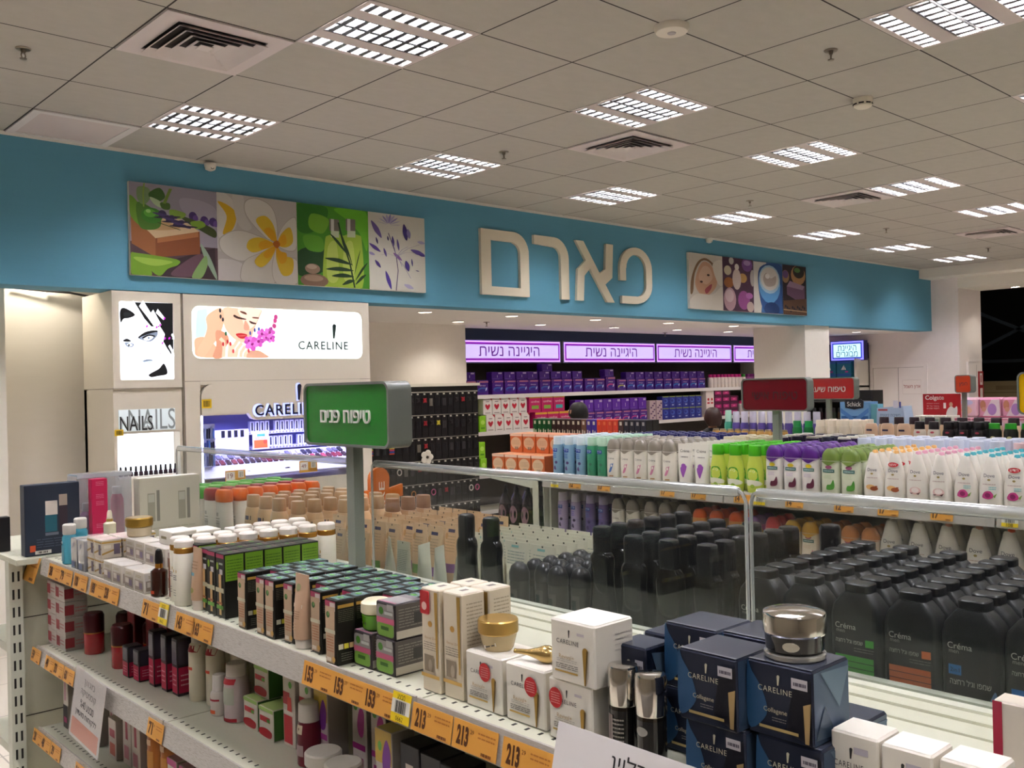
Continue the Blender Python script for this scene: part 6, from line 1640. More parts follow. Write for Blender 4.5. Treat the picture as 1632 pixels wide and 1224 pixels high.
# --- second shelf
def rw(p, w_, h_): p.rect(-w_ * .5, -w_ * .1, h_ * .2, h_ * .8, c_('#8f3238')); p.lines(-w_ * .05, w_ * .42, h_ * .3, h_ * .7, 2, c_('#a86a68'), .4)
RW = carton('red_white_carton', .07, .06, .044, '#b9b0a6', '#9a9288', '#c4bbb0', rw, rw)
for k in range(4):
    for j in range(2 if k < 4 else 1):
        at(RW, .862, 2.80 - j * .072, S2 + k * .0443, 'white and dark red flat carton on the second shelf, %s tier of the %s pile' % (('lowest', 'second', 'third', 'top')[k], ('end', 'inner')[j]), 'carton', 'white and red cartons on the second shelf')
at(carton('red_tin', .08, .05, .03, '#8a1420', None, '#a01c28'), .862, 2.78, S2 + .1775, 'flat red tin on top of the white and red cartons', 'tin')
JR = turned('red_jar', (('jar', [(0, .024), (.003, .026), (.055, .026)], P('#a01420', .2, coat=.4)), ('band', [(.055, .0262), (.058, .0262)], P('#b5762e', .3, .6)), ('lid', [(.058, .026), (.1, .0265), (.108, .022)], P('#3a080e', .3))), n=24)
for i, (x, y) in enumerate(((.886, 2.63), (.89, 2.44), (.95, 2.57), (.955, 2.40))):
    at(JR, x, y, S2, 'dark red jar with gold band, second shelf, %s' % ('next to the white and red pile', 'second, standing alone at the front', 'behind the first', 'behind the second')[i], 'jar')
RT = carton('red_carton', .05, .05, .16, '#6e1018', '#5a0c14', '#7a141e', lambda p, w_, h_: (p.rect(-w_ * .3, w_ * .3, h_ * .55, h_ * .8, c_('#8e2630')), p.lines(-w_ * .3, w_ * .3, h_ * .2, h_ * .4, 3, c_('#a8686a'), .3)))
for i, (x, y) in enumerate(((.96, 2.50), (1.02, 2.45), (.95, 2.35), (1.01, 2.38), (.95, 2.27))):
    at(RT, x, y, S2, 'tall wine-red carton in the dark behind the red jars, %s from the end' % CNT[i], 'carton')
def ab(p, w_, h_): p.rect(-w_ * .45, w_ * .45, h_ * .05, h_ * .5, c_('#a8143e')); p.rect(-w_ * .4, w_ * .4, h_ * .55, h_ * .95, P('#4a4450', .15, .3)); p.lines(-w_ * .3, w_ * .3, h_ * .15, h_ * .4, 3, c_('#d0909c'), .3)
AB = carton('blister_carton', .036, .036, .075, '#1a1214', '#14101a', '#221a20', ab, ab)
AB2 = carton('blister_carton', .03, .034, .13, '#1d1216', '#171018', '#221a20', ab, ab)
for i, (x, y, p_) in enumerate(((.88, 2.345, AB), (.885, 2.29, AB), (.895, 2.225, AB2), (.90, 2.165, AB2), (.905, 2.115, AB2))):
    at(p_, x, y, S2, 'black and crimson blister carton on the second shelf, %s after the red jars' % CNT[i], 'carton', 'black and crimson cartons')
CRB = simple_bottle('lotion_bottle', .021, .165, '#cfc6ae', '#b9b0a4', lambda p, w_, h_: (p.rect(-w_ * .5 * .9, w_ * .45, h_ * .86, h_ * .97, c_('#8e1420'), 5), p.rect(-w_ * .2, w_ * .25, h_ * .55, h_ * .6, c_('#c2442a'), 3)), .7)
for i, (x, y) in enumerate(((.915, 2.05), (.93, 1.995), (.975, 1.97), (.985, 2.03))):
    at(CRB, x, y, S2, 'cream pump-style bottle with dark red shoulder on the second shelf, %s' % ('first after the crimson cartons', 'second along the rail', 'behind the second', 'behind the first')[i], 'bottle')
RL = simple_bottle('roll_on', .019, .085, '#c8bfb4', '#d0c8bf', lambda p, w_, h_: (p.rect(-w_ * .45, w_ * .45, h_ * .62, h_ * .7, c_('#9a1c28'), 5), p.rect(-w_ * .3, w_ * .3, h_ * .1, h_ * .25, c_('#d0582a'), 3)), .8, ch=.4)
at(RL, .905, 1.925, S2, 'small white roll-on with red ring on the second shelf before the pale bottle', 'bottle')
RL2 = simple_bottle('foam_bottle', .026, .12, '#b9a9a6', '#c2b8ae', lambda p, w_, h_: (p.rect(-w_ * .4, w_ * .4, h_ * .85, h_ * .97, c_('#b03038'), 5), p.rect(-w_ * .4, w_ * .4, h_ * .4, h_ * .78, c_('#a8aa98'), 5), p.rect(-w_ * .45, w_ * .45, .002, h_ * .1, c_('#a0202a'), 5)), .85)
at(RL2, .915, 1.865, S2, 'pale foam bottle with red base on the second shelf beside the roll-on', 'bottle')
at(RL2, .975, 1.84, S2, 'second pale foam bottle with red base, just behind', 'bottle')
def rj(p, w_, h_): p.rect(-w_ * .5, w_ * .5, h_ * .88, h_, c_('#8fae5a')); p.rect(-w_ * .4, w_ * .3, h_ * .55, h_ * .72, c_('#b8303a')); p.blob([(-w_ * .4, h_ * .1), (w_ * .3, h_ * .08), (w_ * .42, h_ * .28), (0, h_ * .36), (-w_ * .45, h_ * .28)], c_('#a01824')); p.oval(w_ * .2, h_ * .62, w_ * .12, h_ * .06, c_('#5a9a3a'))
RJ = carton('jar_carton', .058, .056, .062, '#c9c2b2', '#3f6a2c', '#a9c072', rj, None)
for i, (x, y, z) in enumerate(((.935, 1.79, 0), (.93, 1.715, 0), (.955, 1.78, .0625))):
    at(RJ, x, y, S2, 'white carton with red jar picture and green top, %s' % ('beside the foam bottles', 'next along the second shelf')[i], 'carton') if i < 2 else at(RJ, x, y, S2 + z, 'white carton with red jar picture, stacked on the first one', 'carton')
def rt(p, w_, h_): p.rect(-w_ * .45, w_ * .1, h_ * .6, h_ * .78, c_('#a82630')); p.rect(-w_ * .4, w_ * .3, h_ * .05, h_ * .45, c_('#b02a34')); p.poly([(-w_ * .1, h_ * .5), (w_ * .3, h_ * .5), (w_ * .25, h_ * .72), (-w_ * .05, h_ * .72)], c_('#c83a34')); p.rect(-w_ * .4, w_ * .4, h_ * .47, h_ * .52, c_('#d8d0c4')); p.oval(w_ * .2, h_ * .9, w_ * .14, h_ * .05, c_('#5a9a3a'))
RTC = carton('tall_carton', .045, .042, .135, '#c6bcae', '#a8a094', '#cfc6ba', rt, None)
for i, (x, y) in enumerate(((.935, 1.645), (.94, 1.592), (.985, 1.64))): at(RTC, x, y, S2, 'white and red tall carton on the second shelf, %s' % ('first after the red jar cartons', 'second', 'behind the first')[i], 'carton')
MRB = simple_bottle('lotion_bottle', .023, .115, '#5a0f1e', '#b9b2a6', lambda p, w_, h_: (p.rect(-w_ * .2, w_ * .2, h_ * .75, h_ * .95, c_('#c0b096'), 3), p.rect(-w_ * .2, w_ * .25, h_ * .25, h_ * .5, c_('#a08a8a'), 3)), .9, ch=.3)
at(MRB, .90, 1.545, S2, 'maroon bottle with pale lid standing forward on the second shelf', 'bottle')
def yp(p, w_, h_): p.rect(-w_ * .5, w_ * .5, h_ * .6, h_, c_('#b99a3a')); p.blob([(w_ * .0, h_ * .5), (w_ * .35, h_ * .52), (w_ * .45, h_ * .75), (w_ * .2, h_ * .9), (-w_ * .05, h_ * .7)], c_('#6e2a86')); p.oval(-w_ * .2, h_ * .8, w_ * .12, h_ * .06, c_('#5a9a3a')); p.rect(-w_ * .4, w_ * .4, h_ * .1, h_ * .3, c_('#c6bcb4')); p.rect(-w_ * .5, w_ * .5, h_ * .36, h_ * .44, c_('#a03a86'))
YP = carton('violet_carton', .045, .045, .135, '#bdb2aa', '#8e867c', '#b8a860', yp, None)
def pp(p, w_, h_): p.blob([(0, h_ * .5), (w_ * .3, h_ * .5), (w_ * .4, h_ * .8), (w_ * .1, h_ * .85), (-w_ * .1, h_ * .65)], c_('#a01f7a')); p.oval(-w_ * .2, h_ * .86, w_ * .14, h_ * .05, c_('#5a9a3a')); p.rect(-w_ * .45, w_ * .45, h_ * .3, h_ * .38, c_('#a02a7a')); p.rect(-w_ * .3, w_ * .3, h_ * .05, h_ * .2, c_('#8e1f66'))
PP = carton('violet_carton', .045, .045, .135, '#c6bcb2', '#7a746c', '#b9a9a0', pp, None)
PC = carton('face_carton', .05, .045, .11, '#c2948a', '#a88076', '#b88478', lambda p, w_, h_: (p.oval(w_ * .1, h_ * .25, w_ * .16, h_ * .16, c_('#c08a70')), p.rect(-w_ * .5, w_ * .5, h_ * .52, h_, c_('#c9bcb4')), p.blob([(w_ * .1, h_ * .55), (w_ * .42, h_ * .6), (w_ * .4, h_ * .85), (w_ * .2, h_ * .8)], c_('#a8207a')), p.oval(-w_ * .2, h_ * .86, w_ * .14, h_ * .05, c_('#5a9a3a'))), None)
BKC = carton('black_carton', .05, .05, .125, '#17141a', '#121014', '#1d1a1e', lambda p, w_, h_: (p.poly([(-w_ * .18, h_ * .1), (w_ * .14, h_ * .1), (w_ * .2, h_ * .75), (-w_ * .2, h_ * .75)], c_('#c2b6a8')), p.rect(-w_ * .5, w_ * .5, h_ * .4, h_ * .5, c_('#b8ae9c'))), None)
for i, (p_, x, y, l) in enumerate(((YP, .935, 1.525, 'yellow and violet carton on the second shelf behind the maroon bottle'), (PP, .965, 1.445, 'white carton with magenta splash on the second shelf, nearer the maroon bottle'), (PP, .965, 1.385, 'white carton with magenta splash, second in line on the second shelf'), (PC, .94, 1.33, 'peach carton with a small face picture on the second shelf'), (YP, .90, 1.275, 'yellow and violet carton on the second shelf beside the peach carton'), (BKC, .91, 1.215, 'black carton with pale tube picture on the second shelf, below the last 153 label'), (BKC, .905, 1.155, 'black carton with pale tube picture, next one along the second shelf'), (BKC, .90, 1.10, 'black carton with pale tube picture below the barcode label'))):
    at(p_, x, y, S2, l, 'carton')
def redt(p, w_, h_): p.rect(-w_ * .3, w_ * .35, h_ * .05, h_ * .5, c_('#a8202a')); p.oval(0, h_ * .3, w_ * .14, h_ * .2, c_('#c8a8a0')); p.rect(-w_ * .45, w_ * .45, h_ * .52, h_ * .6, c_('#bdb4a8'))
RDK = carton('black_carton', .05, .05, .105, '#15121a', '#120f14', '#1b171d', redt, None)
PKT = tube('hand_cream_tube', .05, .125, .036, '#b5707e', '#9a5a66', lambda p, w_, h_: (p.rect(w_ * .0, w_ * .3, h_ * .75, h_ * .93, c_('#b9aaa6')), p.text(-w_ * .1, h_ * .84, w_ * .3, 'Care', c_('#d8b0b4'))), .1)
for i, y in enumerate((1.02, .96, .90, .84)):
    at(PKT, .89, y, S2, 'dusty pink squeeze tube on the second shelf below the 213 labels, %s from the barcode' % CNT[i], 'tube', 'pink tubes on the second shelf')
at(RDK, .87, 1.255, S2 - .0, 'small black and red carton in front on the second shelf', 'carton') if False else None
WL = turned('cream_jar', (('jar', [(0, .028), (.003, .03), (.03, .03)], P('#6a1424', .3)), ('lid', [(.03, .031), (.032, .033), (.05, .033), (.053, .03)], P('#c9c2b4', .35))), n=28)
for i, (x, y) in enumerate(((.878, 1.462), (.875, 1.392))): at(WL, x, y, S2, 'maroon jar with wide pale lid on the second shelf, %s' % ('below the first 153 label', 'below the middle 153 label')[i], 'jar')

# --- third shelf
def sl(p, w_, h_): p.poly([(-w_ * .15, h_ * .5), (w_ * .05, h_ * .5), (w_ * .15, h_ * .95), (-w_ * .1, h_ * .95)], c_('#a8607e')); p.rect(-w_ * .5, w_ * .5, h_ * .0, h_ * .42, c_('#2a2628')); p.rect(-w_ * .3, w_ * .3, h_ * .1, h_ * .2, c_('#b02a6a'))
SLC = carton('lash_carton', .036, .04, .15, '#b9b0a2', '#8a8276', '#c2b9ac', sl, None)
for i, (x, y) in enumerate(((.87, 2.76), (.90, 2.71), (.872, 2.66), (.90, 2.61), (.875, 2.56), (.905, 2.51))): at(SLC, x, y, S3, 'slim black-footed carton on the third shelf, %s from the slotted post' % CNT[i], 'carton', 'slim cartons on the third shelf')
PBX = carton('pink_white_carton', .05, .05, .10, '#c2b6ac', '#a89c92', '#cabfb4', lambda p, w_, h_: (p.rect(-w_ * .3, w_ * .4, h_ * .1, h_ * .4, c_('#b85a4a')), p.rect(-w_ * .3, w_ * .4, h_ * .55, h_ * .75, c_('#a03a4a'))), None)
PTX = carton('pink_white_carton', .05, .05, .16, '#c9bdb2', '#a89c92', '#cfc4b8', lambda p, w_, h_: (p.poly([(-w_ * .1, h_ * .4), (w_ * .2, h_ * .4), (w_ * .14, h_ * .85), (-w_ * .15, h_ * .85)], c_('#a8344a')), p.rect(-w_ * .3, w_ * .3, h_ * .1, h_ * .3, c_('#c07a86'))), None)
for i, (p_, x, y) in enumerate(((PBX, .885, 2.44), (PTX, .895, 2.37), (PTX, .89, 2.30), (PTX, .95, 2.33))): at(p_, x, y, S3, 'pink and white carton on the third shelf past the hanging paper, %s' % ('the low one', 'first tall one', 'second tall one', 'tall one behind')[i], 'carton')
OB = simple_bottle('sun_bottle', .028, .17, '#b56a24', '#8a4a1a', lambda p, w_, h_: (p.rect(-w_ * .3, w_ * .3, h_ * .3, h_ * .6, c_('#c98a3a'), 4), p.rect(-w_ * .2, w_ * .2, h_ * .7, h_ * .8, c_('#d8b48a'), 3)), .8)
for i, (x, y) in enumerate(((.89, 2.215), (.895, 2.15), (.95, 2.2))): at(OB, x, y, S3, 'amber bottle on the third shelf, %s' % ('first after the pink cartons', 'second', 'behind the first')[i], 'bottle')
GPX = carton('pink_green_carton', .05, .055, .10, '#c9bfb2', '#8e867a', '#b58a94', lambda p, w_, h_: (p.rect(-w_ * .5, w_ * .5, h_ * .85, h_, c_('#b03a76')), p.oval(-w_ * .1, h_ * .6, w_ * .16, h_ * .1, c_('#4a8a3a')), p.rect(-w_ * .3, w_ * .3, h_ * .1, h_ * .35, c_('#6a8a5a')), p.blob([(-w_ * .4, h_ * .4), (w_ * .1, h_ * .35), (0, h_ * .55)], c_('#b8206a'))), None)
for i, (x, y) in enumerate(((.885, 2.07), (.885, 2.005), (.885, 1.94), (.885, 1.875), (.885, 1.81))): at(GPX, x, y, S3, 'white carton with pink top on the third shelf, %s after the amber bottles' % CNT[i], 'carton', 'pink-topped cartons on the third shelf')
at(carton('white_carton', .1, .07, .06, '#b9b2a6', '#948c82', '#c4bdb2'), .87, 2.66, .30, 'white flat carton on the bottom shelf by the slotted post', 'carton')
# ================================================================ GOODS BEHIND THE ACRYLIC (far side of the first gondola)
ORDB = ('front one', 'second back', 'third back', 'fourth back', 'fifth back', 'sixth back', 'seventh back', 'eighth back', 'ninth back')
def rank(pr, x, dx, n, y, z, desc, cat='bottle', group=None, rz=RZ, dy=0.0):
    for k in range(n):
        pr.put((x + k * dx, y + k * dy, z + .0006), rz, '%s, %s' % (desc, ORDB[k]), cat, group)
def shaped(name, R, body, cap, capc, deco=None, ex=2.6, n=18, rb=.3, rc=.3, capname='cap'):
    """A bottle of stacked rings with its cap and print."""
    def mk():
        r = empty(name)
        b = MB(); b.loft(R, P(body, rb), n=n, ex=ex)
        if deco: deco(Print(b, on_loft(R, ex)))
        b.build('bottle', r)
        if cap:
            c = MB(); c.loft(cap, P(capc, rc), n=n, ex=ex); c.build(capname, r)
        return r
    return Proto(mk)
FS = 1.13
# white lotion with coloured caps
def wl(capc):
    return shaped('lotion_bottle', [(0, .035, .021), (.004, .037, .023), (.09, .036, .023), (.155, .033, .022), (.163, .032, .021)], '#ddd5c6', [(.1633, .033, .0215), (.168, .036, .024), (.192, .035, .0235), (.202, .029, .019)], capc, lambda p: (p.rect(-.014, .012, .05, .10, c_('#b5b0a4'), 4), p.lines(-.014, .012, .09, .115, 3, c_('#8d8a84'), .4), p.rect(-.01, .004, .118, .13, c_('#a9a49c'), 2)))
WLG, WLR, WLO = wl('#4fa03a'), wl('#8e1a20'), wl('#d9641a')
for i, y in enumerate((3.165, 3.075)): rank(WLG, 1.395, .054, 7, y, FS, 'white lotion bottle with green cap, %s' % ('end file', 'file beside the red caps')[i], 'bottle', 'green-capped lotions')
rank(WLR, 1.395, .054, 7, 2.985, FS, 'white lotion bottle with dark red cap, between green and orange caps', 'bottle', 'red-capped lotions')
rank(WLO, 1.395, .054, 7, 2.90, FS, 'white lotion bottle with orange cap, beside the beige bottles', 'bottle', 'orange-capped lotions')
# beige body milk
def bm(col, col2): return lambda p: (p.rect(-.012, .01, .125, .137, c_('#2c2f55'), 3), p.rect(-.018, .016, .095, .102, c_(col), 3), p.lines(-.02, .018, .105, .12, 3, c_('#8d7a60'), .25), p.lines(-.02, .018, .07, .09, 4, c_('#9a8668'), .25), p.rect(-.022, .024, .042, .062, c_(col2), 4), p.rect(.018, .022, .125, .138, c_('#3a3630')), p.lines(-.01, .012, .012, .03, 3, c_('#9a8668'), .25))
def beige(c, d_, b_='#c9a67c', k_='#a9825c'): return shaped('body_milk_bottle', [(0, .034, .02), (.004, .036, .022), (.06, .039, .023), (.12, .038, .023), (.150, .033, .021), (.162, .027, .018)], b_, [(.1623, .024, .017), (.166, .0255, .018), (.197, .024, .017), (.2, .022, .015)], k_, bm(c, d_), 2.4)
BG1, BG2, BG3 = beige('#a8305c', '#a83070', '#c9a67c', '#b08c66'), beige('#7a2f70', '#7a3478', '#c9a67c', '#b08c66'), beige('#8a3a60', '#7a2a66', '#b98f66', '#8a6040')
for i, (y, p_) in enumerate(((2.70, BG1), (2.62, BG1), (2.54, BG2), (2.43, BG2))): rank(p_, 1.395 + .0 * i, .054, 6, y, FS, 'beige body milk bottle, file %s from the orange caps' % CNT[i], 'bottle', 'beige body milks')
rank(BG2, 1.50, .056, 4, 2.345, FS, 'beige body milk bottle with violet band, next to the beige tubes', 'bottle', 'beige body milks')
rank(BG3, 1.60, .056, 3, 2.25, FS, 'darker beige body milk bottle near the sign pole', 'bottle', 'beige body milks')
# beige tubes
def bt(c): return lambda p, w_, h_: (p.rect(-w_ * .2, w_ * .24, h_ * .86, h_ * .91, c_('#2c2f55'), 3), p.lines(-w_ * .3, w_ * .3, h_ * .55, h_ * .82, 6, c_('#a08a6c'), .25), p.rect(-w_ * .34, w_ * .34, h_ * .24, h_ * .38, c_(c), 4), p.oval(-w_ * .26, h_ * .8, w_ * .1, h_ * .05, c_('#b9925c')))
BT1, BT2 = [tube('body_cream_tube', .062, .165, .042, '#cfb08a', '#c9a880', bt(c), .12, '#2a2620') for c in ('#7a4a8c', '#5a8a3c')]
for i, y in enumerate((2.30, 2.235, 2.17, 2.105, 2.04, 1.975, 1.91)):
    rank((BT1, BT2)[i % 2], 1.45 + (.0 if i < 5 else .04), .058, (1, 1)[i] if i < 2 else 6 if i < 5 else 5, y, FS, 'beige body cream tube, file %s from the beige bottles' % CNT[i], 'tube', 'beige body tubes', RZ, .002)
BT3 = tube('body_cream_tube', .055, .145, .04, '#d0b28c', '#c9a880', bt('#7a4a8c'), .12, '#2a2620')
for i, (y, x) in enumerate(((2.255, 1.385), (2.19, 1.385), (2.08, 1.385))): at((BT3), x, y, FS, 'shorter beige tube at the very front by the sign pole, %s' % CNT[i], 'tube')
# white and teal hand creams
def ht(c): return lambda p, w_, h_: (p.lines(-w_ * .36, w_ * .36, h_ * .5, h_ * .86, 12, c_('#7d8a84'), .3), p.blob([(-w_ * .5, h_ * .18), (w_ * .45, h_ * .18), (w_ * .46, h_ * .3), (0, h_ * .42), (-w_ * .48, h_ * .44)], c_(c)), p.lines(-w_ * .3, w_ * .3, h_ * .2, h_ * .3, 3, c_('#2f6f6a'), .3))
HT1, HT2 = [tube('hand_cream_tube', .055, .14, .034, '#cfd0bd', '#b9c4bb', ht(c), .1, '#2a2620') for c in ('#6f93b5', '#4a9e90')]
for i, (y, x, p_, rz) in enumerate(((1.985, 1.40, HT1, RZ - .5), (1.905, 1.385, HT2, RZ), (1.835, 1.395, HT2, RZ - 1.2), (1.775, 1.395, HT2, RZ - 1.1), (1.735, 1.42, HT2, RZ - .7))): p_.put((x, y, FS + .0006), rz, 'white tube with %s foot behind the acrylic, %s from the sign pole' % ('blue' if i == 0 else 'teal', CNT[i]), 'tube')
# white sachet-like tubes
WT = tube('wipe_pouch', .085, .14, .032, '#cfcbb6', '#c2bea9', lambda p, w_, h_: (p.lines(-w_ * .35, w_ * .35, h_ * .6, h_ * .85, 5, c_('#8f9a92'), .3), p.rect(-w_ * .2, w_ * .1, h_ * .9, h_ * .94, c_('#7fb0a8'), 2)), .05, '#2a2620')
for i, y in enumerate((1.86, 1.77, 1.68, 1.59)): rank(WT, 1.56 + .0 * i, .036, 7, y, FS, 'off-white tube with a punched top edge, file %s behind the teal tubes' % CNT[i], 'tube', 'off-white tubes')
# tall black glossy bottles
def nb(k): return lambda p: (p.rect(-.016, .016, .018, .038, c_('#20386e'), 4), p.lines(-.013, .013, .022, .034, 1, c_('#a9b4cc'), .5), p.rect(-.01, .01, .010, .015, c_('#8a2a20'), 3), p.lines(-.018, .018, -.0 + .002, .008, 1, c_('#5a5a5a'), .4))
NB = shaped('shower_gel_bottle', [(0, .036, .022), (.004, .038, .024), (.03, .037, .024), (.10, .027, .022), (.135, .0255, .021), (.155, .028, .022), (.168, .026, .021), (.176, .02, .018)], '#0e0d0d', [(.1763, .0185, .018), (.18, .0195, .0185), (.222, .0195, .0185), (.227, .017, .016), (.229, .011, .01)], '#19181a', nb(0), 2.1, 22, .08, .25)
for i, (y, x) in enumerate(((1.66, 1.385), (1.575, 1.385))): at(NB, x, y, FS, 'tall glossy black shower bottle standing apart before the white tubes, %s' % ('nearer the sign pole', 'nearer the dome-capped ones')[i], 'bottle')
NB2 = shaped('shower_gel_bottle', [(0, .035, .023), (.004, .037, .025), (.04, .036, .025), (.11, .030, .023), (.15, .031, .024), (.165, .029, .022), (.176, .021, .019)], '#15120c', [(.1763, .0195, .019), (.18, .0205, .0195), (.222, .0205, .0195), (.228, .0175, .017), (.230, .011, .01)], '#161517', lambda p: (p.text(-.002, .055, .034, heb('לגבר'), c_('#a9a49a'), height=.013, bold=.03), p.lines(-.012, .012, .068, .074, 1, c_('#6a7a3a'), .4)), 2.1, 22, .08, .2)
for i, (y, x, n, p_) in enumerate(((1.295, 1.44, 6, NB), (1.17, 1.39, 6, NB), (1.085, 1.39, 6, NB2), (1.0, 1.39, 6, NB2), (.95, 1.73, 1, NB2))):
    rank(p_, x, .054, n, y, FS, 'tall glossy black bottle in the block, file %s from the dome-capped ones' % CNT[i], 'bottle', 'tall black bottles')
# dome-capped small ones
DC = shaped('deodorant', [(0, .021, .02), (.003, .0225, .0215), (.085, .0225, .0215), (.088, .021, .02)], '#3a3934', [(.0883, .0235, .0225), (.105, .0235, .0225), (.12, .018, .017), (.127, .008, .008)], '#1d1c1c', lambda p: (p.rect(-.012, .012, .02, .07, c_('#55544c'), 3), p.rect(-.008, .004, .03, .06, c_('#23302a'), 2), p.lines(-.008, .01, .012, .02, 2, c_('#8a8a80'), .4)), 2.1)
for i, (y, x, n) in enumerate(((1.535, 1.43, 5), (1.485, 1.46, 5), (1.435, 1.45, 5), (1.385, 1.47, 5), (1.345, 1.50, 1))): rank(DC, x, .05, n, y, FS, 'small dark bottle with domed black cap, file %s from the white tubes' % CNT[i], 'bottle', 'dome-capped bottles')
# black rectangular shampoo
def cr(col, two=False):
    def f(p):
        p.rect(-.034, .034, .022, .148, c_('#0f0e0e'), 2)
        p.text(-.014, .136, .034, 'Créma', c_('#b5b0a8')) ; p.text(-.022, .1275, .014, 'men', c_('#8f8a84'))
        if two:
            p.rect(-.030, -.012, .095, .109, c_('#2a6ea8')); p.text(-.021, .102, .013, '2in1', c_('#0f1a24')); p.text(.0, .086, .056, heb('שמפו וג׳ל רחצה'), c_('#b9b4ac'), height=.009)
            p.blob([(.034, .022), (.034, .08), (.022, .06), (.004, .045), (-.002, .022)], c_('#5a7494')); p.blob([(.034, .022), (.034, .05), (.02, .035), (.01, .022)], c_('#a9a4b4'))
            for x, z in ((.02, .05), (.012, .034), (.027, .03)): p.oval(x, z, .005, .006, c_('#2c1a28'))
        else:
            p.rect(.018, .031, .108, .119, c_(col)); p.text(-.008, .1135, .044, heb('שמפו וג׳ל רחצה'), c_('#a9a49c'), height=.007); p.lines(.0, .031, .098, .106, 2, c_('#6a6762'), .3)
            for k in range(3): p.rect(-.031, .031, .064 + k * .0095, .0725 + k * .0095, c_(col))
            p.lines(-.031, .031, .034, .058, 5, c_('#6f6c68'), .25)
    return f
CRR = [(0, .040, .0215), (.004, .0425, .0235), (.15, .0425, .0235), (.166, .039, .022), (.182, .026, .0185), (.187, .0205, .0165)]
CRC = [(.1873, .019, .0165), (.188, .0205, .0175), (.199, .0205, .0175), (.201, .019, .016)]
for i, (y, col, two) in enumerate(((.884, '#c2602a', 0), (.80, '#2a6eb0', 0), (.713, '#3a8f2a', 0), (.627, '#c2602a', 0), (.541, '#2a6ea8', 1), (.456, '#2a6eb0', 0), (.371, '#3a8f2a', 0))):
    nm = ('orange-striped', 'blue-striped', 'green-striped', 'orange-striped', 'blue splash', 'blue-striped', 'green-striped')[i]
    rank(shaped('shampoo_bottle', CRR, '#181716', CRC, '#0e0d0e', cr(col, two), 5, 20, .38, .3), 1.388, .0495, 8, y, FS, 'black square shampoo bottle, %s label, file %s from the glossy bottles' % (nm, CNT[i]), 'bottle', 'black square shampoos')

# ================================================================ BODY WASH GONDOLA, front side
def dove(capc, pic, extra=None):
    def f(p):
        p.text(0, .117, .034, 'Dove', c_('#2c3048')); p.oval(.0, .103, .005, .0035, c_('#9a8a50'))
        p.lines(-.02, .02, .085, .092, 1, c_('#b9a49c'), .4)
        if pic == 'fig':
            p.blob([(-.022, .045), (-.014, .063), (.004, .066), (.014, .05), (.0, .04)], c_('#b03a76')); p.oval(-.004, .053, .009, .008, c_('#7a1f52')); p.poly([(.012, .05), (.024, .06), (.018, .045)], c_('#7a9a4a')); p.lines(.0, .022, .07, .082, 2, c_('#6ab0ae'), .5)
        elif pic == 'shea':
            p.oval(-.005, .055, .018, .009, c_('#d6a86a')); p.oval(.008, .05, .014, .008, c_('#8e4a2a')); p.rect(.012, .02, .056, .06, c_('#8e4a2a'))
        elif pic == 'coco':
            p.oval(.0, .052, .020, .013, c_('#d6b4ac')); p.oval(0, .054, .013, .009, c_('#e2d6ce')); p.poly([(-.02, .044), (-.006, .044), (-.012, .04)], c_('#5a3a3a')); p.poly([(.004, .042), (.018, .048), (.012, .038)], c_('#5a3a3a'))
        elif pic == 'plain': p.lines(-.016, .008, .07, .08, 1, c_('#a8a49c'), .5)
        elif pic == 'oil': p.oval(-.005, .045, .014, .006, c_('#9a4a24')); p.lines(-.02, .02, .062, .07, 2, c_('#d09a7a'), .4)
        else: p.lines(-.005, .022, .075, .09, 2, c_('#c86a5a'), .5)
        p.rect(-.012, .018, .008, .014, c_('#4a8aa0' if pic == 'fig' else '#b59a8c'), 3)
        if extra: p.oval(0, .138, .019, .0085, c_('#b8202a')); p.text(0, .138, .026, extra, c_('#e6d6d0'), height=.008)
    R = [(0, .032, .019), (.004, .035, .021), (.03, .0385, .023), (.075, .038, .0225), (.12, .030, .0195), (.16, .019, .015), (.176, .0145, .0125), (.179, .011, .011)]
    return shaped('body_wash_bottle', R, '#dad5ca', [(.1635, .0115, .0155, .004, .002), (.176, .0095, .0135, .004, .002), (.1845, .0085, .011, .004, .002), (.188, .006, .008, .004, .002)], capc, f, 2.2)
def oval_b(name, body, capc, deco, h=.19, w_=.036, d_=.021, wave=True, ch=.24):
    z1 = h * (1 - ch)
    R = [(0, w_ * .93, d_ * .9), (.004, w_, d_), (z1 * .5, w_ * .98, d_), (z1, w_ * .92, d_ * .95)]
    return shaped(name, R, body, [(z1 + .0003, w_ * .925, d_ * .955), (z1 + h * ch * .45, w_ * .86, d_ * .95), (z1 + h * ch * .8, w_ * .64, d_ * .85), (h, w_ * .36, d_ * .6)], capc, (lambda p: (deco(p), p.blob([(-w_ * .9, z1 - .002), (w_ * .9, z1 - .002), (w_ * .6, z1 - .006), (0, z1 - .017), (-w_ * .6, z1 - .007)], c_(capc), 4))) if wave else deco, 2.3)
def aero(body, capc, deco, h=.20, w_=.026):
    z1 = h * .80
    return shaped('pump_bottle', [(0, w_ * .95, w_ * .9), (.003, w_, w_ * .95), (z1 * .94, w_, w_ * .95), (z1, w_ * .9, w_ * .86)], body, [(z1 + .0003, w_ * .84, w_ * .8), (h * .985, w_ * .82, w_ * .78), (h, w_ * .74, w_ * .7)], capc, deco, 2.0, 18, .16, .3)
def kefd(c, fig): return lambda p: (p.rect(-.016, .014, .125, .142, c_('#1f3f8a'), 4), p.text(-.001, .1335, .022, heb('כיף'), c_('#c9d6e6'), height=.011), p.lines(-.014, .010, .095, .12, 3, c_(c), .5), p.oval(.008, .075, .007, .007, c_(fig)), p.blob([(-.006, .045), (.008, .04), (.002, .06)], c_(fig)))
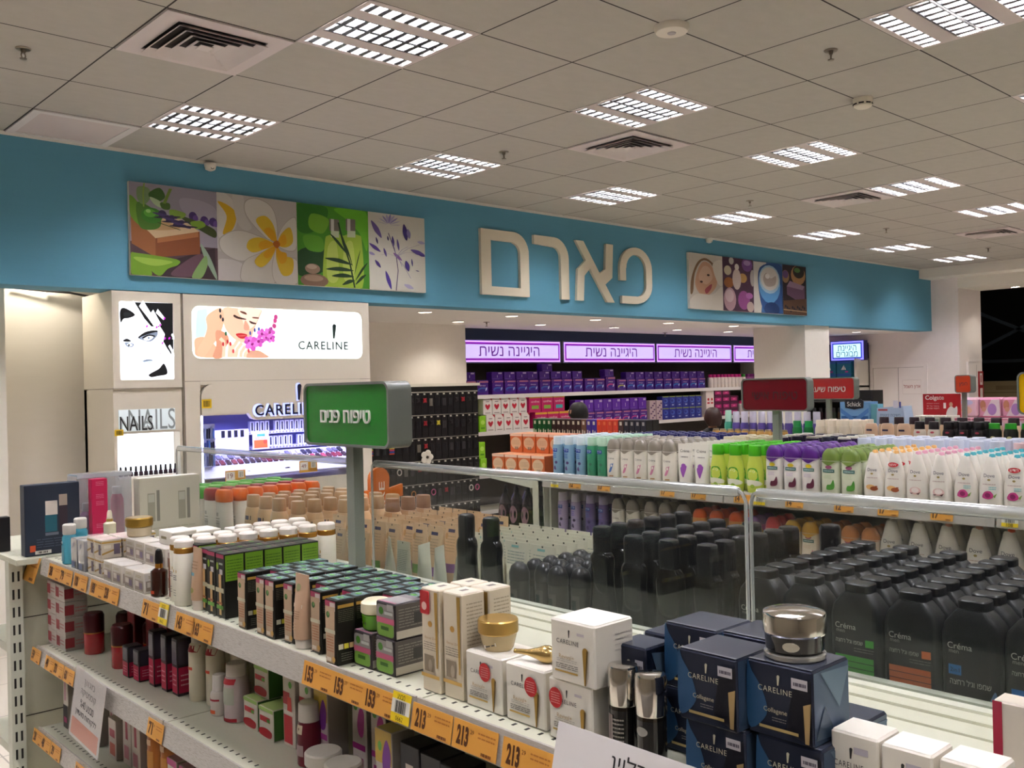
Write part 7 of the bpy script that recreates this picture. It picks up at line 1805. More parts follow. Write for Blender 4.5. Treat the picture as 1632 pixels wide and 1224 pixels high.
def palm(fig, pc, yel): return lambda p: (p.oval(.0, .118, .013, .007, c_('#c9b224' if yel else '#8e4a6a')), p.rect(-.024, .022, .098, .110, c_('#33605c'), 4), p.lines(-.019, .018, .101, .107, 1, c_('#b9c6c0'), .5), p.lines(-.02, .01, .075, .09, 3, c_(pc), .25), p.blob([(-.008, .035), (.016, .036), (.022, .05), (.018, .072), (.008, .055), (-.006, .052)], c_(fig)))
def cre(fig): return lambda p: (p.text(0, .108, .036, 'Créma', c_('#4a4844')), p.blob([(-.012, .045), (.002, .05), (.014, .085), (.006, .08), (-.004, .065)], c_(fig)), p.oval(.004, .075, .008, .009, c_(fig)), p.oval(.004, .075, .005, .006, c_('#dcd7ca')), p.rect(-.01, .014, .025, .031, c_('#a8845a')))
def limed(p): p.blob([(-.022, .05), (.022, .045), (.026, .06), (.018, .095), (-.01, .098), (-.024, .085)], c_('#4a9a2a'), 4); p.text(-.0, .083, .024, heb('כיף'), c_('#dfe8cf'), height=.012); p.blob([(-.03, .03), (.03, .03), (.026, .048), (-.03, .05)], c_('#d8d8c4'), 4); p.oval(0, .026, .01, .008, c_('#8fae3a'))
def crt(p, w_, h_): p.text(0, h_ * .84, w_ * .6, 'Créma', c_('#4a4844')); p.lines(-w_ * .2, w_ * .25, h_ * .68, h_ * .72, 1, c_('#8a8680'), .5); p.oval(0, h_ * .5, w_ * .15, h_ * .05, c_('#8a4a9a')); p.blob([(-w_ * .2, h_ * .45), (w_ * .2, h_ * .5), (w_ * .1, h_ * .3), (w_ * .0, h_ * .24)], c_('#8a4a9a'))
CB1 = aero('#7fa3ba', '#c3cfd2', kefd('#2a5a9a', '#4a3a6a')); CB2 = aero('#3f8a68', '#a9c8b0', kefd('#2f8a6a', '#2a6a50'))
CRW = [oval_b('shampoo_bottle', '#d9d4c6', '#857d70', cre(c), .195, .037, .022) for c in ('#4a6ea8', '#c27a96')]
CRX = tube('cream_tube', .078, .185, .045, '#d9d5c8', '#cfcabc', crt, .1)
LIM = shaped('soap_bottle', [(0, .032, .02), (.004, .034, .022), (.05, .036, .023), (.10, .034, .022), (.135, .026, .019), (.145, .0255, .018)], '#b9c850', [(.1453, .0245, .018), (.15, .0255, .019), (.184, .025, .0185), (.188, .022, .016)], '#46a81a', limed, 2.4)
PUR = oval_b('shower_bottle', '#d4cfc8', '#4f1f74', palm('#5a2438', '#9a7ab0', 1), .192, .038, .021)
GRN = oval_b('shower_bottle', '#c8cdb4', '#6a7f3a', palm('#4a8a34', '#9ab080', 0), .186, .038, .021)
DVO, DVN, DVP, DVT, DVX = dove('#d8a45c', 'shea'), dove('#d8a45c', 'shea', 'NEW'), dove('#d89aae', 'coco'), dove('#3fa0aa', 'fig'), dove('#3fa0aa', 'fig', heb('חדש'))
DK = shaped('shower_bottle', [(0, .034, .02), (.004, .037, .022), (.1, .036, .022), (.15, .026, .018)], '#5a1f3a', [(.1503, .02, .016), (.185, .018, .015)], '#8a3a5a', None)
TOPG2 = ((CB1, 3.205, 'light blue pump bottle, file beside the end'), (CB1, 3.13, 'light blue pump bottle, second file from the end'), (CB1, 3.052, 'light blue pump bottle, file beside the green ones'), (CB2, 2.982, 'green pump bottle, file beside the light blue ones'), (CB2, 2.918, 'green pump bottle, file beside the white bottles'),
    (CRW[0], 2.850, 'white bottle with blue feather and grey cap'), (CRW[1], 2.768, 'white grey-capped bottle with pink ribbon, first file'), (CRW[1], 2.69, 'white grey-capped bottle with pink ribbon, second file'), (CRW[1], 2.613, 'white grey-capped bottle with pink ribbon, third file'), (CRW[1], 2.532, 'white grey-capped bottle with pink ribbon, fourth file'),
    (CRX, 2.447, 'white tube with violet dancer, file beside the grey caps'), (CRX, 2.362, 'white tube with violet dancer, file beside the lime bottles'), (LIM, 2.282, 'lime bottle with bright green cap, first file'), (LIM, 2.198, 'lime bottle with bright green cap, second file'), (LIM, 2.107, 'lime bottle with bright green cap, file beside the purple caps'),
    (PUR, 2.018, 'white bottle with purple cap, file beside the lime ones'), (PUR, 1.938, 'white bottle with purple cap, middle file'), (PUR, 1.862, 'white bottle with purple cap, file beside the green caps'), (GRN, 1.780, 'pale green bottle with olive cap, first file'), (GRN, 1.70, 'pale green bottle with olive cap, file beside body wash'),
    (DVO, 1.612, 'white body wash with orange tip, file beside olive caps'), (DVN, 1.535, 'white body wash with orange tip and red NEW badge'), (DVP, 1.456, 'white body wash with pink tip, first file'), (DVP, 1.376, 'white body wash with pink tip, file beside teal tips'), (DVT, 1.292, 'white body wash with teal tip, first file'), (DVT, 1.212, 'white body wash with teal tip, middle file'), (DVX, 1.135, 'white body wash with teal tip and red badge'), (DVT, 1.055, 'white body wash with teal tip, last file'))
for p_, y, l in TOPG2:
    rank(p_, 3.262, .052 if p_ not in (CB1, CB2) else .056, 7, y, 1.2, l, 'bottle' if p_ is not CRX else 'tube', l.split(',')[0])
rank(DK, 3.262, .052, 3, .975, 1.2, 'maroon bottle at the edge after the teal-tipped body wash', 'bottle')
L2 = .93
LAV, LAV2 = aero('#a596b4', '#b9b0bc', kefd('#6a5aa8', '#3a2c48')), aero('#665684', '#9a90a8', kefd('#4a5a9a', '#3f2f58'))
ORB = oval_b('sun_bottle', '#c98a4a', '#c8521a', lambda p: (p.oval(.0, .10, .022, .03, c_('#d0aa3a'), n=20), p.lines(-.014, .014, .09, .11, 3, c_('#a87a20'), .4), p.rect(-.02, .02, .02, .06, c_('#a86a9a'), 3)), .185, .036, .021, False, .2)
MGB = oval_b('sun_bottle', '#a84a8a', '#7a4a8a', lambda p: (p.oval(.0, .10, .022, .03, c_('#d0aa3a'), n=20), p.lines(-.014, .014, .09, .11, 3, c_('#a87a20'), .4)), .175, .036, .021, False, .2)
RDB = oval_b('shower_bottle', '#c28a80', '#b01c22', lambda p: p.rect(-.02, .02, .02, .07, c_('#b06a60'), 3), .18, .036, .021, False)
YEL, PCH = oval_b('shower_bottle', '#d2c6b0', '#c89a34', palm('#c87a90', '#b59a80', 0), .175, .037, .021), oval_b('shower_bottle', '#d2c2ae', '#c8844e', palm('#c87a90', '#c59a80', 0), .175, .037, .021)
DVL, DVM, DVR = dove('#b9b0a0', 'plain'), dove('#c88a70', 'oil'), dove('#cf4a24', 'x')
for p_, y, l in ((LAV, 3.18, 'pale lavender bottle on the lower body wash shelf, end file'), (LAV, 3.095, 'pale lavender bottle on the lower body wash shelf, second file'), (LAV2, 3.0, 'violet bottle on the lower body wash shelf, first file'), (LAV2, 2.92, 'violet bottle on the lower body wash shelf, second file'), (CRW[0], 2.83, 'grey-capped white bottle low down, first beside the violet'), (CRW[0], 2.745, 'grey-capped white bottle low down, second beside the violet'), (CRW[0], 2.64, 'grey-capped white bottle low down, third file'), (CRW[1], 2.56, 'grey-capped white bottle low down, fourth file'), (CRW[1], 2.465, 'grey-capped white bottle low down, fifth file'),
    (ORB, 2.38, 'orange-capped bottle with yellow tag low down, first file'), (ORB, 2.295, 'orange-capped bottle with yellow tag low down, second file'), (ORB, 2.20, 'orange-capped bottle with yellow tag low down, third file'), (MGB, 2.12, 'magenta bottle with yellow tag low down'), (RDB, 2.03, 'red-capped bottle low down beside the magenta one'), (YEL, 1.945, 'yellow-capped bottle low down, first file'), (YEL, 1.87, 'yellow-capped bottle low down, second file'), (PCH, 1.79, 'peach-capped bottle low down, first file'), (PCH, 1.71, 'peach-capped bottle low down, second file'), (PCH, 1.632, 'peach-capped bottle low down, third file')):
    rank(p_, 3.262, .056, 3, y, L2, l, 'bottle', l.split(',')[0])
BIG = Proto.put
def big(pr, y, l, n=3):
    for k in range(n):
        o = pr.put((3.265 + k * .066, y, L2 + .0006), RZ, '%s, %s' % (l, ORDB[k]), 'bottle', l.split(',')[0])
        o.scale = (1.2, 1.2, 1.16)
for p_, y, l in ((DVL, 1.555, 'large plain body wash low down, first file'), (DVL, 1.455, 'large plain body wash low down, second file'), (DVM, 1.36, 'large body wash with peach tip low down, first file'), (DVM, 1.26, 'large body wash with peach tip low down, second file'), (DVR, 1.16, 'large body wash with orange tip low down, first file'), (DVR, 1.06, 'large body wash with orange tip low down, second file')):
    big(p_, y, l)

# far half of the body wash gondola (only caps and shoulders show)
def sj(name, h, w_, body, capc, ch=.3, deco=None, rb=.3): return simple_bottle(name, w_, h, body, capc, deco, .85, w_ * .7, ch, 12)
NAV = sj('bottle', .185, .028, '#c9c4b4', '#23245c', .16); CRM = sj('tube', .18, .032, '#cfc8b0', '#c9c0a0', .2); BLKJ = sj('jar', .19, .036, '#c9c4b8', '#17142c', .22)
WLID = sj('jar', .192, .035, '#2a1a3c', '#c9c5b8', .05)
CLB = sj('bottle', .19, .036, '#4a6ac0', '#c2c8d6', .32, None, .12); CPK = sj('bottle', .186, .036, '#c23a7a', '#d6b8bc', .32, None, .12)
YL = 1.2
for i in range(9): rank(NAV, 3.84, .06, 5, 3.21 - i * .064, YL, 'navy-capped bottle behind the white grey caps, file %s from the end' % CNT[i], 'bottle', 'navy-capped bottles')
for i in range(4): rank(CRM, 3.84, .066, 4, 2.625 - i * .07, YL, 'cream bottle behind the lime caps, file %s' % CNT[i], 'bottle', 'cream bottles behind the lime caps')
for i in range(5): rank(BLKJ if i % 2 else WLID, 3.84, .074, 4, 2.335 - i * .076, YL, 'dark pot with pale lid behind the purple caps, file %s' % CNT[i], 'jar', 'dark pots behind the purple caps')
for i in range(8): rank(CLB, 3.84, .076, 4, 1.94 - i * .077, YL, 'clear-capped blue bottle behind the body wash, file %s' % CNT[i], 'bottle', 'clear-capped blue bottles')
for i in range(4): rank(CPK, 3.84, .076, 4, 1.315 - i * .077, YL, 'clear-capped pink bottle behind the teal tips, file %s' % CNT[i], 'bottle', 'clear-capped pink bottles')
# end shelf: orange cartons above, dark bottles below
ORC = carton('orange_carton', .092, .07, .098, '#c4602c', '#b5552a', '#cf8a5c', lambda p, w_, h_: (p.rect(-w_ * .5, w_ * .5, h_ * .86, h_, c_('#d8b8a0')), p.oval(0, h_ * .5, w_ * .42, h_ * .32, c_('#cfae8a')), p.lines(-w_ * .3, w_ * .3, h_ * .4, h_ * .66, 4, c_('#a88a6a'), .3), p.barcode(-w_ * .1, w_ * .2, h_ * .14, h_ * .3, c_('#5a5a54'), 8)))
for k in range(2):
    for i in range(4):
        for j in range(2 if k else 6):
            ORC.put((3.29 + j * .075 + (.0 if not k else .13), 3.635 - i * .098, 1.2006 + k * .0984), RZ, 'orange carton on the end shelf, %s tier, file %s, %s' % (('lower', 'upper')[k], CNT[i], ORDB[j]), 'carton', 'orange cartons on the end shelf')
DSH = shaped('shampoo_bottle', [(0, .034, .024), (.005, .04, .028), (.07, .046, .03), (.13, .036, .025), (.165, .016, .014), (.175, .013, .012)], '#221318', [(.1753, .014, .014), (.19, .014, .014), (.192, .007, .007), (.215, .007, .007)], '#161114', lambda p: p.oval(.0, .07, .028, .045, c_('#7a5a60'), n=20), 2.0, 20, .1, .2)
for i in range(4): rank(DSH, 3.30, .08, 3, 3.635 - i * .085, .92, 'dark plum pump bottle under the orange cartons, file %s' % CNT[i], 'bottle', 'dark plum bottles')

# ================================================================ GOODS ON THE GONDOLAS BEHIND
def dye(c, c2='#c9c0a8'): return pack('dye_carton', .056, .08, .155, c, lambda p, w_, h_: (p.rect(-w_ * .2, w_ * .2, h_ * .72, h_ * .9, P(c2, .4)), p.rect(-w_ * .3, -w_ * .1, h_ * .1, h_ * .45, P(c2, .4)), p.rect(w_ * .1, w_ * .3, h_ * .1, h_ * .4, P(c2, .4))))
DY = {k: dye(*v) for k, v in dict(green=('#0d4a1c',), brown=('#2e120e',), tan=('#6a4a34',), violet=('#3a2484',), orange=('#c8391a', '#d86a3a'), black=('#181513', '#9a958a'), umber=('#3a221a',)).items()}
seq = ['green'] * 4 + ['brown'] * 6 + ['tan'] + ['violet'] * 2 + ['orange'] * 4 + ['umber'] + ['black'] * 4
for i, c in enumerate(seq):
    y = 5.90 - i * .0575
    for j in range(2): DY[c].put((5.765 + j * .085, y, 1.2006), RZ, '%s hair dye carton, %s in the row behind the pump bottles, %s' % (c, CNT[i] if i < 16 else (('seventeenth', 'eighteenth', 'nineteenth', 'twentieth', 'one but last', 'last')[i - 16]), ORDB[j]), 'carton', 'hair dye cartons')
seq2 = ['green'] * 8 + ['brown'] * 3 + ['violet'] * 2 + ['orange'] * 4
ORT = pack('orange_carton', .09, .05, .05, '#d8481a', lambda p, w_, h_: p.rect(-w_ * .4, w_ * .3, h_ * .3, h_ * .6, P('#c23a14', .4)))
for i in range(8): ORT.put((5.98, 5.45 - i * .093, 1.2006 + .0), RZ, 'flat orange carton behind the hair dyes, %s from the green ones' % CNT[i], 'carton', 'flat orange cartons')
HON = sj('bottle', .1, .03, '#b58a4a', '#8a7a5a', .12); DSP = sj('dispenser', .21, .034, '#4f3f86', '#b9b4c4', .4)
for i in range(10): HON.put((5.77, 4.05 - i * .062, 1.2006), RZ, 'amber bottle on the second gondola back, %s past the dark shopper' % CNT[i], 'bottle', 'amber bottles')
DSG = sj('dispenser', .22, .034, '#3f8a76', '#9ac0ae', .4)
DSG.put((6.18, 4.22, 1.2006), RZ, 'green-capped clear dispenser at the start of the violet ones', 'dispenser')
for i in range(10): DSP.put((6.18, 4.15 - i * .075, 1.2006), RZ, 'clear-topped violet dispenser behind the amber bottles, %s in the row' % CNT[i], 'dispenser', 'violet dispensers')
GR2 = sj('deodorant', .165, .035, '#0f6a30', '#1a8040', .25, lambda p, w_, h_: p.oval(0, h_ * .4, w_ * .25, h_ * .12, P('#8ab08a', .4)))
for i in range(2): GR2.put((5.77, 3.39 - i * .085, 1.2006), RZ, 'green bottle between amber bottles and cream deodorants, %s' % ('first', 'second')[i], 'bottle')
DDO = sj('deodorant', .172, .036, '#cfc4b0', '#d9cdb8', .24, lambda p, w_, h_: p.text(0, h_ * .5, w_ * .6, 'Dove', P('#8f8a94', .4)))
for i in range(4): rank(DDO, 5.77, .085, 3, 3.22 - i * .086, 1.2, 'cream deodorant past the two green bottles, file %s' % CNT[i], 'deodorant', 'cream deodorants')
BGD = sj('deodorant', .155, .042, '#c2a286', '#b59678', .04, lambda p, w_, h_: (p.rect(-w_ * .25, w_ * .2, h_ * .72, h_ * .8, P('#2a2440', .4), 3), p.rect(-w_ * .32, w_ * .25, h_ * .3, h_ * .48, P('#5a3440', .4), 3)))
for i in range(3): BGD.put((5.77, 2.865 - i * .105, 1.2006), RZ, 'beige carton-like bottle with plum band, %s after the cream deodorants' % CNT[i], 'bottle')
BGK = sj('bottle', .185, .04, '#b59a80', '#2a1a20', .25)
for i in range(9): BGK.put((6.02, 2.9 - i * .1, 1.2006), RZ, 'beige bottle with black cap in the back row, %s from the deodorants' % CNT[i], 'bottle', 'beige black-capped bottles')
GLI = sj('shampoo_bottle', .17, .038, '#c9bfae', '#1a1518', .28, lambda p, w_, h_: (p.oval(0, h_ * .86, w_ * .16, h_ * .05, P('#b03a4a', .4)), p.rect(-w_ * .34, w_ * .34, h_ * .5, h_ * .62, P('#6a6058', .4), 3)))
GLB = sj('shampoo_bottle', .17, .038, '#171314', '#141012', .28, lambda p, w_, h_: (p.oval(0, h_ * .86, w_ * .16, h_ * .05, P('#8e3040', .4)), p.rect(-w_ * .34, w_ * .34, h_ * .5, h_ * .62, P('#8a8078', .4), 3)))
GLG = sj('shampoo_bottle', .165, .04, '#12140f', '#2a8a24', .2, lambda p, w_, h_: p.oval(0, h_ * .55, w_ * .22, h_ * .14, P('#a9a878', .4)))
for i in range(2): GLI.put((5.77, 2.555 - i * .086, 1.2006), RZ, 'white black-capped bottle after the beige bottles, %s' % CNT[i], 'bottle')
for i in range(3): rank(GLB, 5.77, .09, 2, 2.38 - i * .086, 1.2, 'black bottle beside the white black-capped ones, file %s' % CNT[i], 'bottle')
for i in range(3): GLG.put((5.77, 2.12 - i * .09, 1.2006), RZ, 'black bottle with bright green cap, %s' % ('next to the plain black ones', 'middle one', 'beside the last white bottle')[i], 'bottle')
for i in range(3): GLI.put((5.77, 1.84 - i * .09, 1.2006), RZ, 'white black-capped bottle after the green-capped black ones, %s' % CNT[i], 'bottle')
# displays on the last gondola
r = empty('razor_display', (7.68, 3.92, 1.2012), RZ, 'blue shop display box with a black name badge and white lettering', 'display box')
b = MB(); b.box(-.13, .13, -.08, .08, 0, .24, P('#6f9ac4', .4)); p = Print(b, on_front(-.0804)); p.rect(-.12, .12, .0, .12, P('#2a5a96', .4)); p.poly([(-.125, .19), (0, .1), (.125, .19), (.125, .15), (0, .06), (-.125, .15)], P('#4a7ab8', .4)); b.build('box', r, False)
b = MB(); b.prism([(-.08, .19), (0, .175), (.08, .19), (.085, .245), (.06, .265), (-.06, .265), (-.085, .245)], -.086, -.08, P('#141318', .3)); Print(b, on_front(-.0865)).text(0, .222, .125, 'Schick', P('#d2ccc4', .4), height=.04, bold=.01); b.build('badge', r, False)
b = MB(); b.box(.131, .19, -.05, .05, 0, .22, P('#6aa4ac', .4)); b.build('side_wing', r, False)
r = empty('soap_display', (7.68, 3.60, 1.2012), RZ, 'pale blue slanted display box lettered in Hebrew beside the razor display', 'display box')
b = MB(); b.add([(-.13, -.08, 0), (.13, -.08, 0), (.13, .08, 0), (-.13, .08, 0), (-.12, -.08, .19), (.10, -.08, .205), (.10, .08, .205), (-.12, .08, .19)], [(0, 3, 2, 1), (4, 5, 6, 7), (0, 1, 5, 4), (1, 2, 6, 5), (2, 3, 7, 6), (3, 0, 4, 7)], P('#b0c2da', .4)); p = Print(b, on_front(-.0804)); p.text(-.01, .125, .17, heb('חשיבות קיצונית'), P('#4a5a8a', .4), height=.028); p.text(-.01, .075, .14, heb('הגנה מלאה'), P('#8a9abc', .4), height=.022); p.rect(-.11, -.03, .165, .18, P('#b04a50', .4)); b.build('box', r, False)
b = MB(); b.box(.02, .06, -.082, -.08, .19, .25, P('#d8d4e0', .4)); b.box(.07, .085, -.082, -.08, .19, .24, P('#4a4a9a', .4)); b.build('topper', r, False)
r = empty('toothpaste_sign', (7.72, 3.235, 1.2012), RZ, 'red toothpaste sign board with white lettering and a white-coated figure', 'sign board')
b = MB(); b.box(-.15, .15, -.004, .004, .06, .30, P('#a8101c', .4)); p = Print(b, on_front(-.0045)); p.text(-.055, .265, .15, 'Colgate', P('#e6d8d4', .4), bold=.02)
for k, t in enumerate(('המותג המומלץ', 'ביותר על ידי', 'רופאי שיניים')): p.text(-.07, .222 - k * .02, .10, heb(t), P('#dcb4b0', .4), height=.011)
p.text(.025, .205, .02, '1', P('#e6d8d4', .4), height=.045, bold=.04); p.blob([(.04, .12), (.11, .12), (.125, .16), (.12, .2), (.10, .185), (.075, .2), (.045, .17)], P('#d6d0cc', .4)); p.oval(.075, .215, .014, .018, P('#c09a80', .4)); p.rect(-.15, .04, .06, .10, P('#c9c6b8', .4)); b.build('board', r, False)
b = MB(); b.box(-.02, .02, 0, .03, 0, .06, P('#c9c6b8', .4)); b.build('foot', r, False)
TPX = pack('toothpaste_carton', .045, .16, .13, '#c2c0b2', lambda p, w_, h_: (p.rect(-w_ * .4, w_ * .4, h_ * .3, h_ * .8, P('#9aa898', .4)), p.rect(-w_ * .4, w_ * .4, h_ * .1, h_ * .16, P('#a85a5a', .4))))
for i in range(6): TPX.put((7.63, 3.36 - i * .05, 1.2006), RZ, 'pale toothpaste carton at the foot of the red sign board, %s in the row' % CNT[i], 'carton', 'toothpaste cartons')
PKB = pack('pink_pack', .13, .12, .11, '#cfa0ac', lambda p, w_, h_: (p.oval(0, h_ * .6, w_ * .25, h_ * .25, P('#c9b4d0', .4)), p.rect(-w_ * .5, w_ * .5, h_ * .9, h_, P('#c26a86', .4))))
for i in range(9): PKB.put((7.66, 3.03 - i * .135, 1.2006), RZ, 'small pink pack past the red sign board, %s in the row' % CNT[i], 'pack', 'small pink packs')
# diaper stack by the far aisle
DIA = pack('diaper_pack', .22, .2, .2, '#cf8aa4', lambda p, w_, h_: (p.poly([(-w_ * .3, h_ * .05), (w_ * .1, h_ * .9), (w_ * .45, h_ * .9), (w_ * .48, h_ * .05)], P('#d8c2ca', .4)), p.oval(-w_ * .28, h_ * .62, w_ * .13, h_ * .24, P('#b5765c', .4)), p.oval(-w_ * .25, h_ * .4, w_ * .1, h_ * .12, P('#c48a74', .4)), p.oval(w_ * .12, h_ * .4, w_ * .2, h_ * .3, P('#a87ab8', .4)), p.rect(-w_ * .5, w_ * .5, h_ * .0, h_ * .06, P('#c0607e', .4))), .02)
DIV = pack('diaper_pack', .22, .2, .2, '#c98aae', lambda p, w_, h_: (p.rect(-w_ * .1, w_ * .5, h_ * .5, h_ * .9, P('#5a2f86', .4)), p.rect(-w_ * .02, w_ * .4, h_ * .6, h_ * .78, P('#c2b0d6', .4)), p.oval(w_ * .2, h_ * .25, w_ * .2, h_ * .16, P('#d8d0cc', .4)), p.oval(w_ * .35, h_ * .3, w_ * .1, h_ * .14, P('#c87a4a', .4))), .02)
DIL = pack('diaper_pack', .22, .2, .2, '#d4aab8', lambda p, w_, h_: (p.oval(0, h_ * .75, w_ * .3, h_ * .14, P('#b8b0d0', .4)), p.oval(0, h_ * .35, w_ * .25, h_ * .2, P('#d8a890', .4))), .02)
for k in range(7):
    for i in range(6): (DIL if i == 0 else DIV if i >= 3 else DIA).put((10.2, 3.98 - i * .225, .0006 + k * .202), RZ, 'pink diaper pack in the floor stack, %s column from the white end wall, tier %s' % (CNT[i], ('one', 'two', 'three', 'four', 'five', 'six', 'seven')[k]), 'diaper pack', 'pink diaper packs')
# dark bottles on a rack below the column
r = empty('dark_rack', (10.2, 5.45, 0), RZ, 'black rack of dark bottles standing below the column', 'display rack')
b = MB(); b.box(-.4, .4, .23, .25, 0, 1.5, P('#14110f', .7)); b.box(-.41, -.39, 0, .25, 0, 1.5, P('#1a1614', .6)); b.box(.39, .41, 0, .25, 0, 1.5, P('#1a1614', .6)); b.build('frame', r, False)
for z in (.3, .62, .9, 1.16, 1.38):
    b = MB(); b.box(-.39, .39, 0, .23, z - .015, z, P('#2a2522', .5)); b.build('shelf', r, False)
NLB = [sj('bottle', .14, .028, c, '#141012', .35) for c in ('#2a1216', '#3a2a16', '#1c2a1e', '#3a1430')]
for j, z in enumerate((.9, 1.16)):
    for i in range(9): NLB[(i * 3 + j) % 4].put((10.24, 5.78 - i * .08, z + .0006), RZ, 'dark bottle on the %s shelf of the black rack, %s from the column' % (('middle', 'upper')[j], CNT[i]), 'bottle', 'dark bottles on the black rack')
# orange care sign beyond the acrylic
r = empty('care_sign', (3.2, 4.6, 0), 0, 'orange plus-shaped sign lettered CARE on a stand before the accessory board', 'sign')
b = MB(); b.box(-.16, .16, -.12, .12, 0, .02, P('#6a665e', .5)); b.box(-.015, .015, -.015, .015, .02, .75, P('#8a867e', .4)); b.build('stand', r, False)
b = MB(); b.prism([(-.09, .7), (.035, .7), (.035, .99), (.14, 1.01), (.14, 1.08), (.04, 1.06), (.045, 1.12)] + arc(-.025, 1.12, .07, 0, 180, 8) + [(-.095, 1.06), (-.2, 1.06), (-.2, .99), (-.09, .99)], -.012, .012, P('#c2621e', .4)); b.build('plus_panel', r, True)
b = MB(); Print(b, on_front(-.0125)).text(-.012, .955, .30, 'BIOCARE'[3:], P('#e6ddd2', .4), height=.04, rot=PI / 2); b.build('lettering', r, False)
# warehouse racking and pallet
RK = P('#4a5560', .5)
r = empty('pallet_rack', (19.3, 5.9, 0), 0, 'blue-grey pallet rack upright with crossed braces in the dark warehouse', 'pallet rack')
for y in (1.6, -.2):
    b = MB(); b.box(-.05, .05, y - .05, y + .05, 0, 4.2, RK); b.build('upright', r, False)
for z, a in ((1.9, 0), (2.5, .45), (2.5, -.45), (3.4, 0)):
    b = MB(); b.box(-.02, .02, -.9, .9, -.03, .03, RK, T=Matrix.Translation((0, .7, z)) @ Matrix.Rotation(a, 4, 'X')); b.build('brace', r, False)
BXC = pack('beige_carton', .9, .7, .38, '#a3926f', lambda p, w_, h_: (p.rect(-w_ * .5, w_ * .5, h_ * .47, h_ * .5, P('#7a6a4c', .6)), p.rect(-w_ * .2, w_ * .2, h_ * .6, h_ * .8, P('#8d7c5c', .6))))
for k in range(4):
    for i in range(3): BXC.put((17.6, 6.12 - i * .92, .0006 + k * .382), RZ, 'large beige carton in the warehouse stack, tier %s, %s from its end' % (('one', 'two', 'three', 'four')[k], CNT[i]), 'carton', 'warehouse cartons')
r = empty('added_warehouse_lamp', (17.2, 4.2, 4.6), 0, 'unseen batten lamp added high up to brighten the dark warehouse', 'lamp')  # added out of view so the racks and cartons get light
b = MB(); b.box(-.6, .6, -.06, .06, .01, .06, P('#b9b6b0', .5)); b.box(-.5, -.49, -.005, .005, .06, .4, P('#b9b6b0', .5)); b.box(.49, .5, -.005, .005, .06, .4, P('#b9b6b0', .5)); b.build('housing', r, False)
b = MB(); b.box(-.58, .58, -.03, .03, -.01, .009, P('#fff2dc', .5, emit=14)); b.build('tube', r, False)
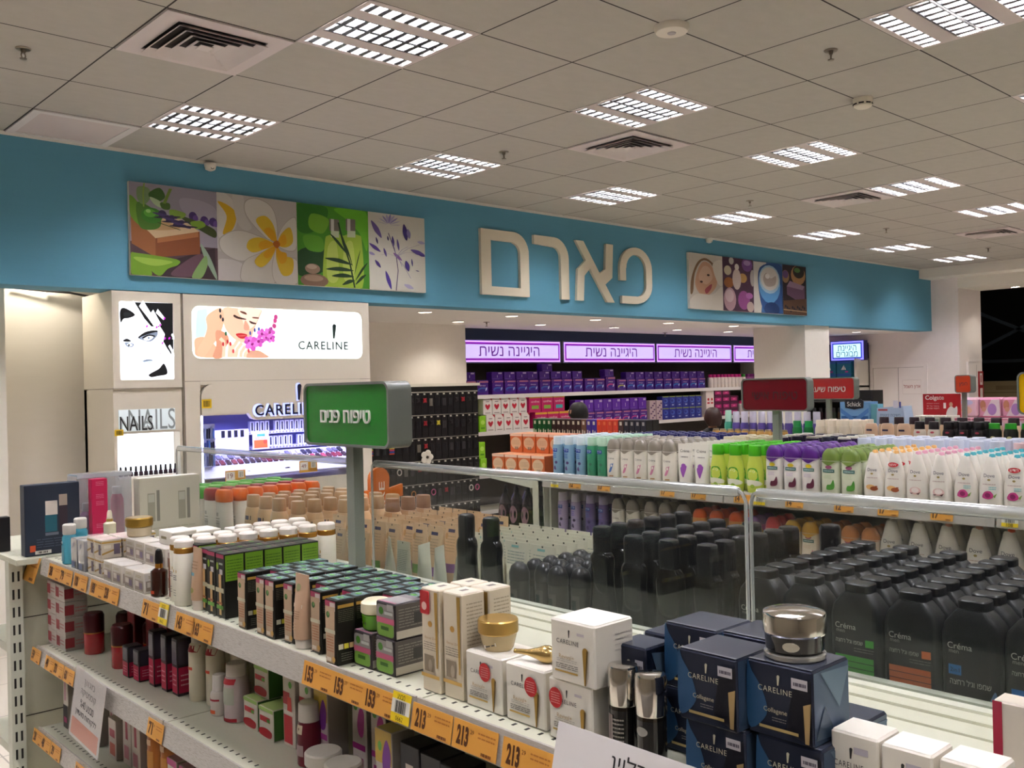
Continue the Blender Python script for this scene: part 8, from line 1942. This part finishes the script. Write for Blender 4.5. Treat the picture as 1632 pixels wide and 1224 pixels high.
# ================================================================ TWO SHOPPERS
def person(loc, rz, hgt, hairc, topc, legc, label, lean=0.0, bag=False):
    r = empty('person', loc, rz, label, 'person')
    H = hgt
    SK = P('#c89a7c', .5)
    J = {}
    V, E_, Rr = [], [], []
    def v(n, x, y, z, rad, par=None, rad2=None):
        y2 = y - lean * max(0, z - .5) ** 1.5
        J[n] = len(V); V.append((x * H, y2 * H, z * H)); Rr.append((rad * H, (rad2 or rad) * H))
        if par is not None: E_.append((J[par], J[n]))
    v('pelvis', 0, 0, .52, .095, None, .07); v('waist', 0, 0, .60, .08, 'pelvis', .06); v('chest', 0, .0, .70, .095, 'waist', .065); v('neckb', 0, .01, .80, .05, 'chest'); v('neck', 0, 0, .845, .034, 'neckb')
    v('jaw', 0, -.012, .885, .042, 'neck'); v('head', 0, -.006, .93, .056, 'jaw', .064); v('crown', 0, .004, .968, .046, 'head')
    for s, a in ((-1, 'l'), (1, 'r')):
        v(a + 'sh', s * .105, 0, .785, .042, 'chest'); v(a + 'el', s * .135, -.03, .62, .03, a + 'sh'); v(a + 'wr', s * .11, -.15, .56, .02, a + 'el'); v(a + 'pa', s * .105, -.19, .56, .019, a + 'wr', .012)
        for f in range(4): v(a + 'f%d' % f, s * .105 + (f - 1.5) * .011, -.225, .555, .0055, a + 'pa'); v(a + 'g%d' % f, s * .105 + (f - 1.5) * .012, -.242 + abs(f - 1.4) * .004, .542, .005, a + 'f%d' % f)
        v(a + 'th', s * .08, -.19, .57, .006, a + 'pa'); v(a + 't2', s * .074, -.21, .575, .005, a + 'th')
        v(a + 'hip', s * .055, 0, .48, .062, 'pelvis'); v(a + 'kn', s * .058, -.01, .27, .04, a + 'hip'); v(a + 'an', s * .06, .01, .045, .026, a + 'kn'); v(a + 'ft', s * .065, -.08, .02, .022, a + 'an', .018)
    me = bpy.data.meshes.new('body'); me.from_pydata(V, E_, [])
    o = bpy.data.objects.new('body', me); COL.objects.link(o); o.parent = r
    m = o.modifiers.new('skin', 'SKIN'); m.use_smooth_shade = True
    for i, sv in enumerate(me.skin_vertices[0].data): sv.radius = Rr[i]; sv.use_root = (i == 0)
    o.modifiers.new('smooth', 'SUBSURF').levels = 2
    me.materials.append(SK)
    hy = -lean * .43 ** 1.5 * H
    b = MB()
    for s in (-1, 1): b.loft([(-.004, .012, .005), (0, .014, .007), (.004, .01, .004)], P('#f0ece6', .3), T=Matrix.Translation((s * .022 * H, hy - .064 * H, .935 * H)) @ Matrix.Rotation(PI / 2, 4, 'X'), n=10)
    b.build('eyes', r)
    b = MB(); b.loft([(0, .012 * H, .012 * H), (.03 * H, .006 * H, .006 * H)], SK, T=Matrix.Translation((0, hy - .068 * H, .905 * H)), n=8); b.build('nose', r)
    b = MB(); b.loft([(-.003, .02 * H, .004), (.003, .018 * H, .004)], P('#9a5248', .5), T=Matrix.Translation((0, hy - .055 * H, .885 * H)), n=8); b.build('mouth', r)
    b = MB()
    for s in (-1, 1): b.loft([(-.02 * H, .006 * H, .01 * H), (0, .009 * H, .016 * H), (.02 * H, .006 * H, .012 * H)], SK, T=Matrix.Translation((s * .062 * H, hy, .92 * H)), n=8)
    b.build('ears', r)
    HM = P(hairc, .5)
    b = MB(); R = []
    for k in range(9):
        t = k / 8; a = t * PI * .5
        R.append(((.90 + .098 * math.sin(a)) * H, max(.003, .072 * math.cos(a) ** .7) * H, max(.003, .078 * math.cos(a) ** .7) * H, 0, hy + .014 * H))
    b.loft([(.845 * H, .05 * H, .035 * H, 0, hy + .04 * H), (.87 * H, .064 * H, .05 * H, 0, hy + .03 * H)] + R, HM, n=24)
    b.build('hair', r)
    TM = P(topc, .7)
    b = MB(); b.loft([(.47 * H, .10 * H, .075 * H), (.60 * H, .095 * H, .07 * H), (.72 * H, .115 * H, .078 * H, 0, -lean * .1 * H), (.785 * H, .125 * H, .065 * H, 0, -lean * .15 * H), (.815 * H, .07 * H, .05 * H, 0, -lean * .17 * H), (.83 * H, .045 * H, .042 * H, 0, -lean * .19 * H)], TM, n=24)
    for s in (-1, 1): b.tube([(s * .105 * H, -lean * .15 * H, .785 * H), (s * .137 * H, (-.03 - lean * .04) * H, .62 * H), (s * .113 * H, -.145 * H, .563 * H)], .036 * H, TM, 10)
    b.build('jacket', r)
    b = MB()
    for s in (-1, 1): b.loft([(.05 * H, .038 * H, .04 * H, s * .06 * H, .005 * H), (.27 * H, .05 * H, .052 * H, s * .058 * H, -.008 * H), (.47 * H, .066 * H, .074 * H, s * .052 * H, 0), (.54 * H, .06 * H, .072 * H, s * .045 * H, 0)], P(legc, .7), n=16)
    b.build('trousers', r)
    b = MB()
    for s in (-1, 1): b.loft([(0, .034 * H, .062 * H, s * .063 * H, -.035 * H), (.03 * H, .032 * H, .058 * H, s * .063 * H, -.033 * H), (.05 * H, .027 * H, .03 * H, s * .061 * H, -.0 * H)], P('#1a1716', .5), n=14)
    b.build('shoes', r)
    return r
person((7.43, 7.0, 0), PI, 1.46, '#120f0f', '#2b2830', '#22222a', 'short black-haired person facing the pads shelves, only the head showing above the hair dyes')
person((8.77, 6.2, 0), PI * .8, 1.36, '#2e140c', '#151316', '#1c1a20', 'brown-haired person in black seen from behind, browsing beside the violet dispensers')
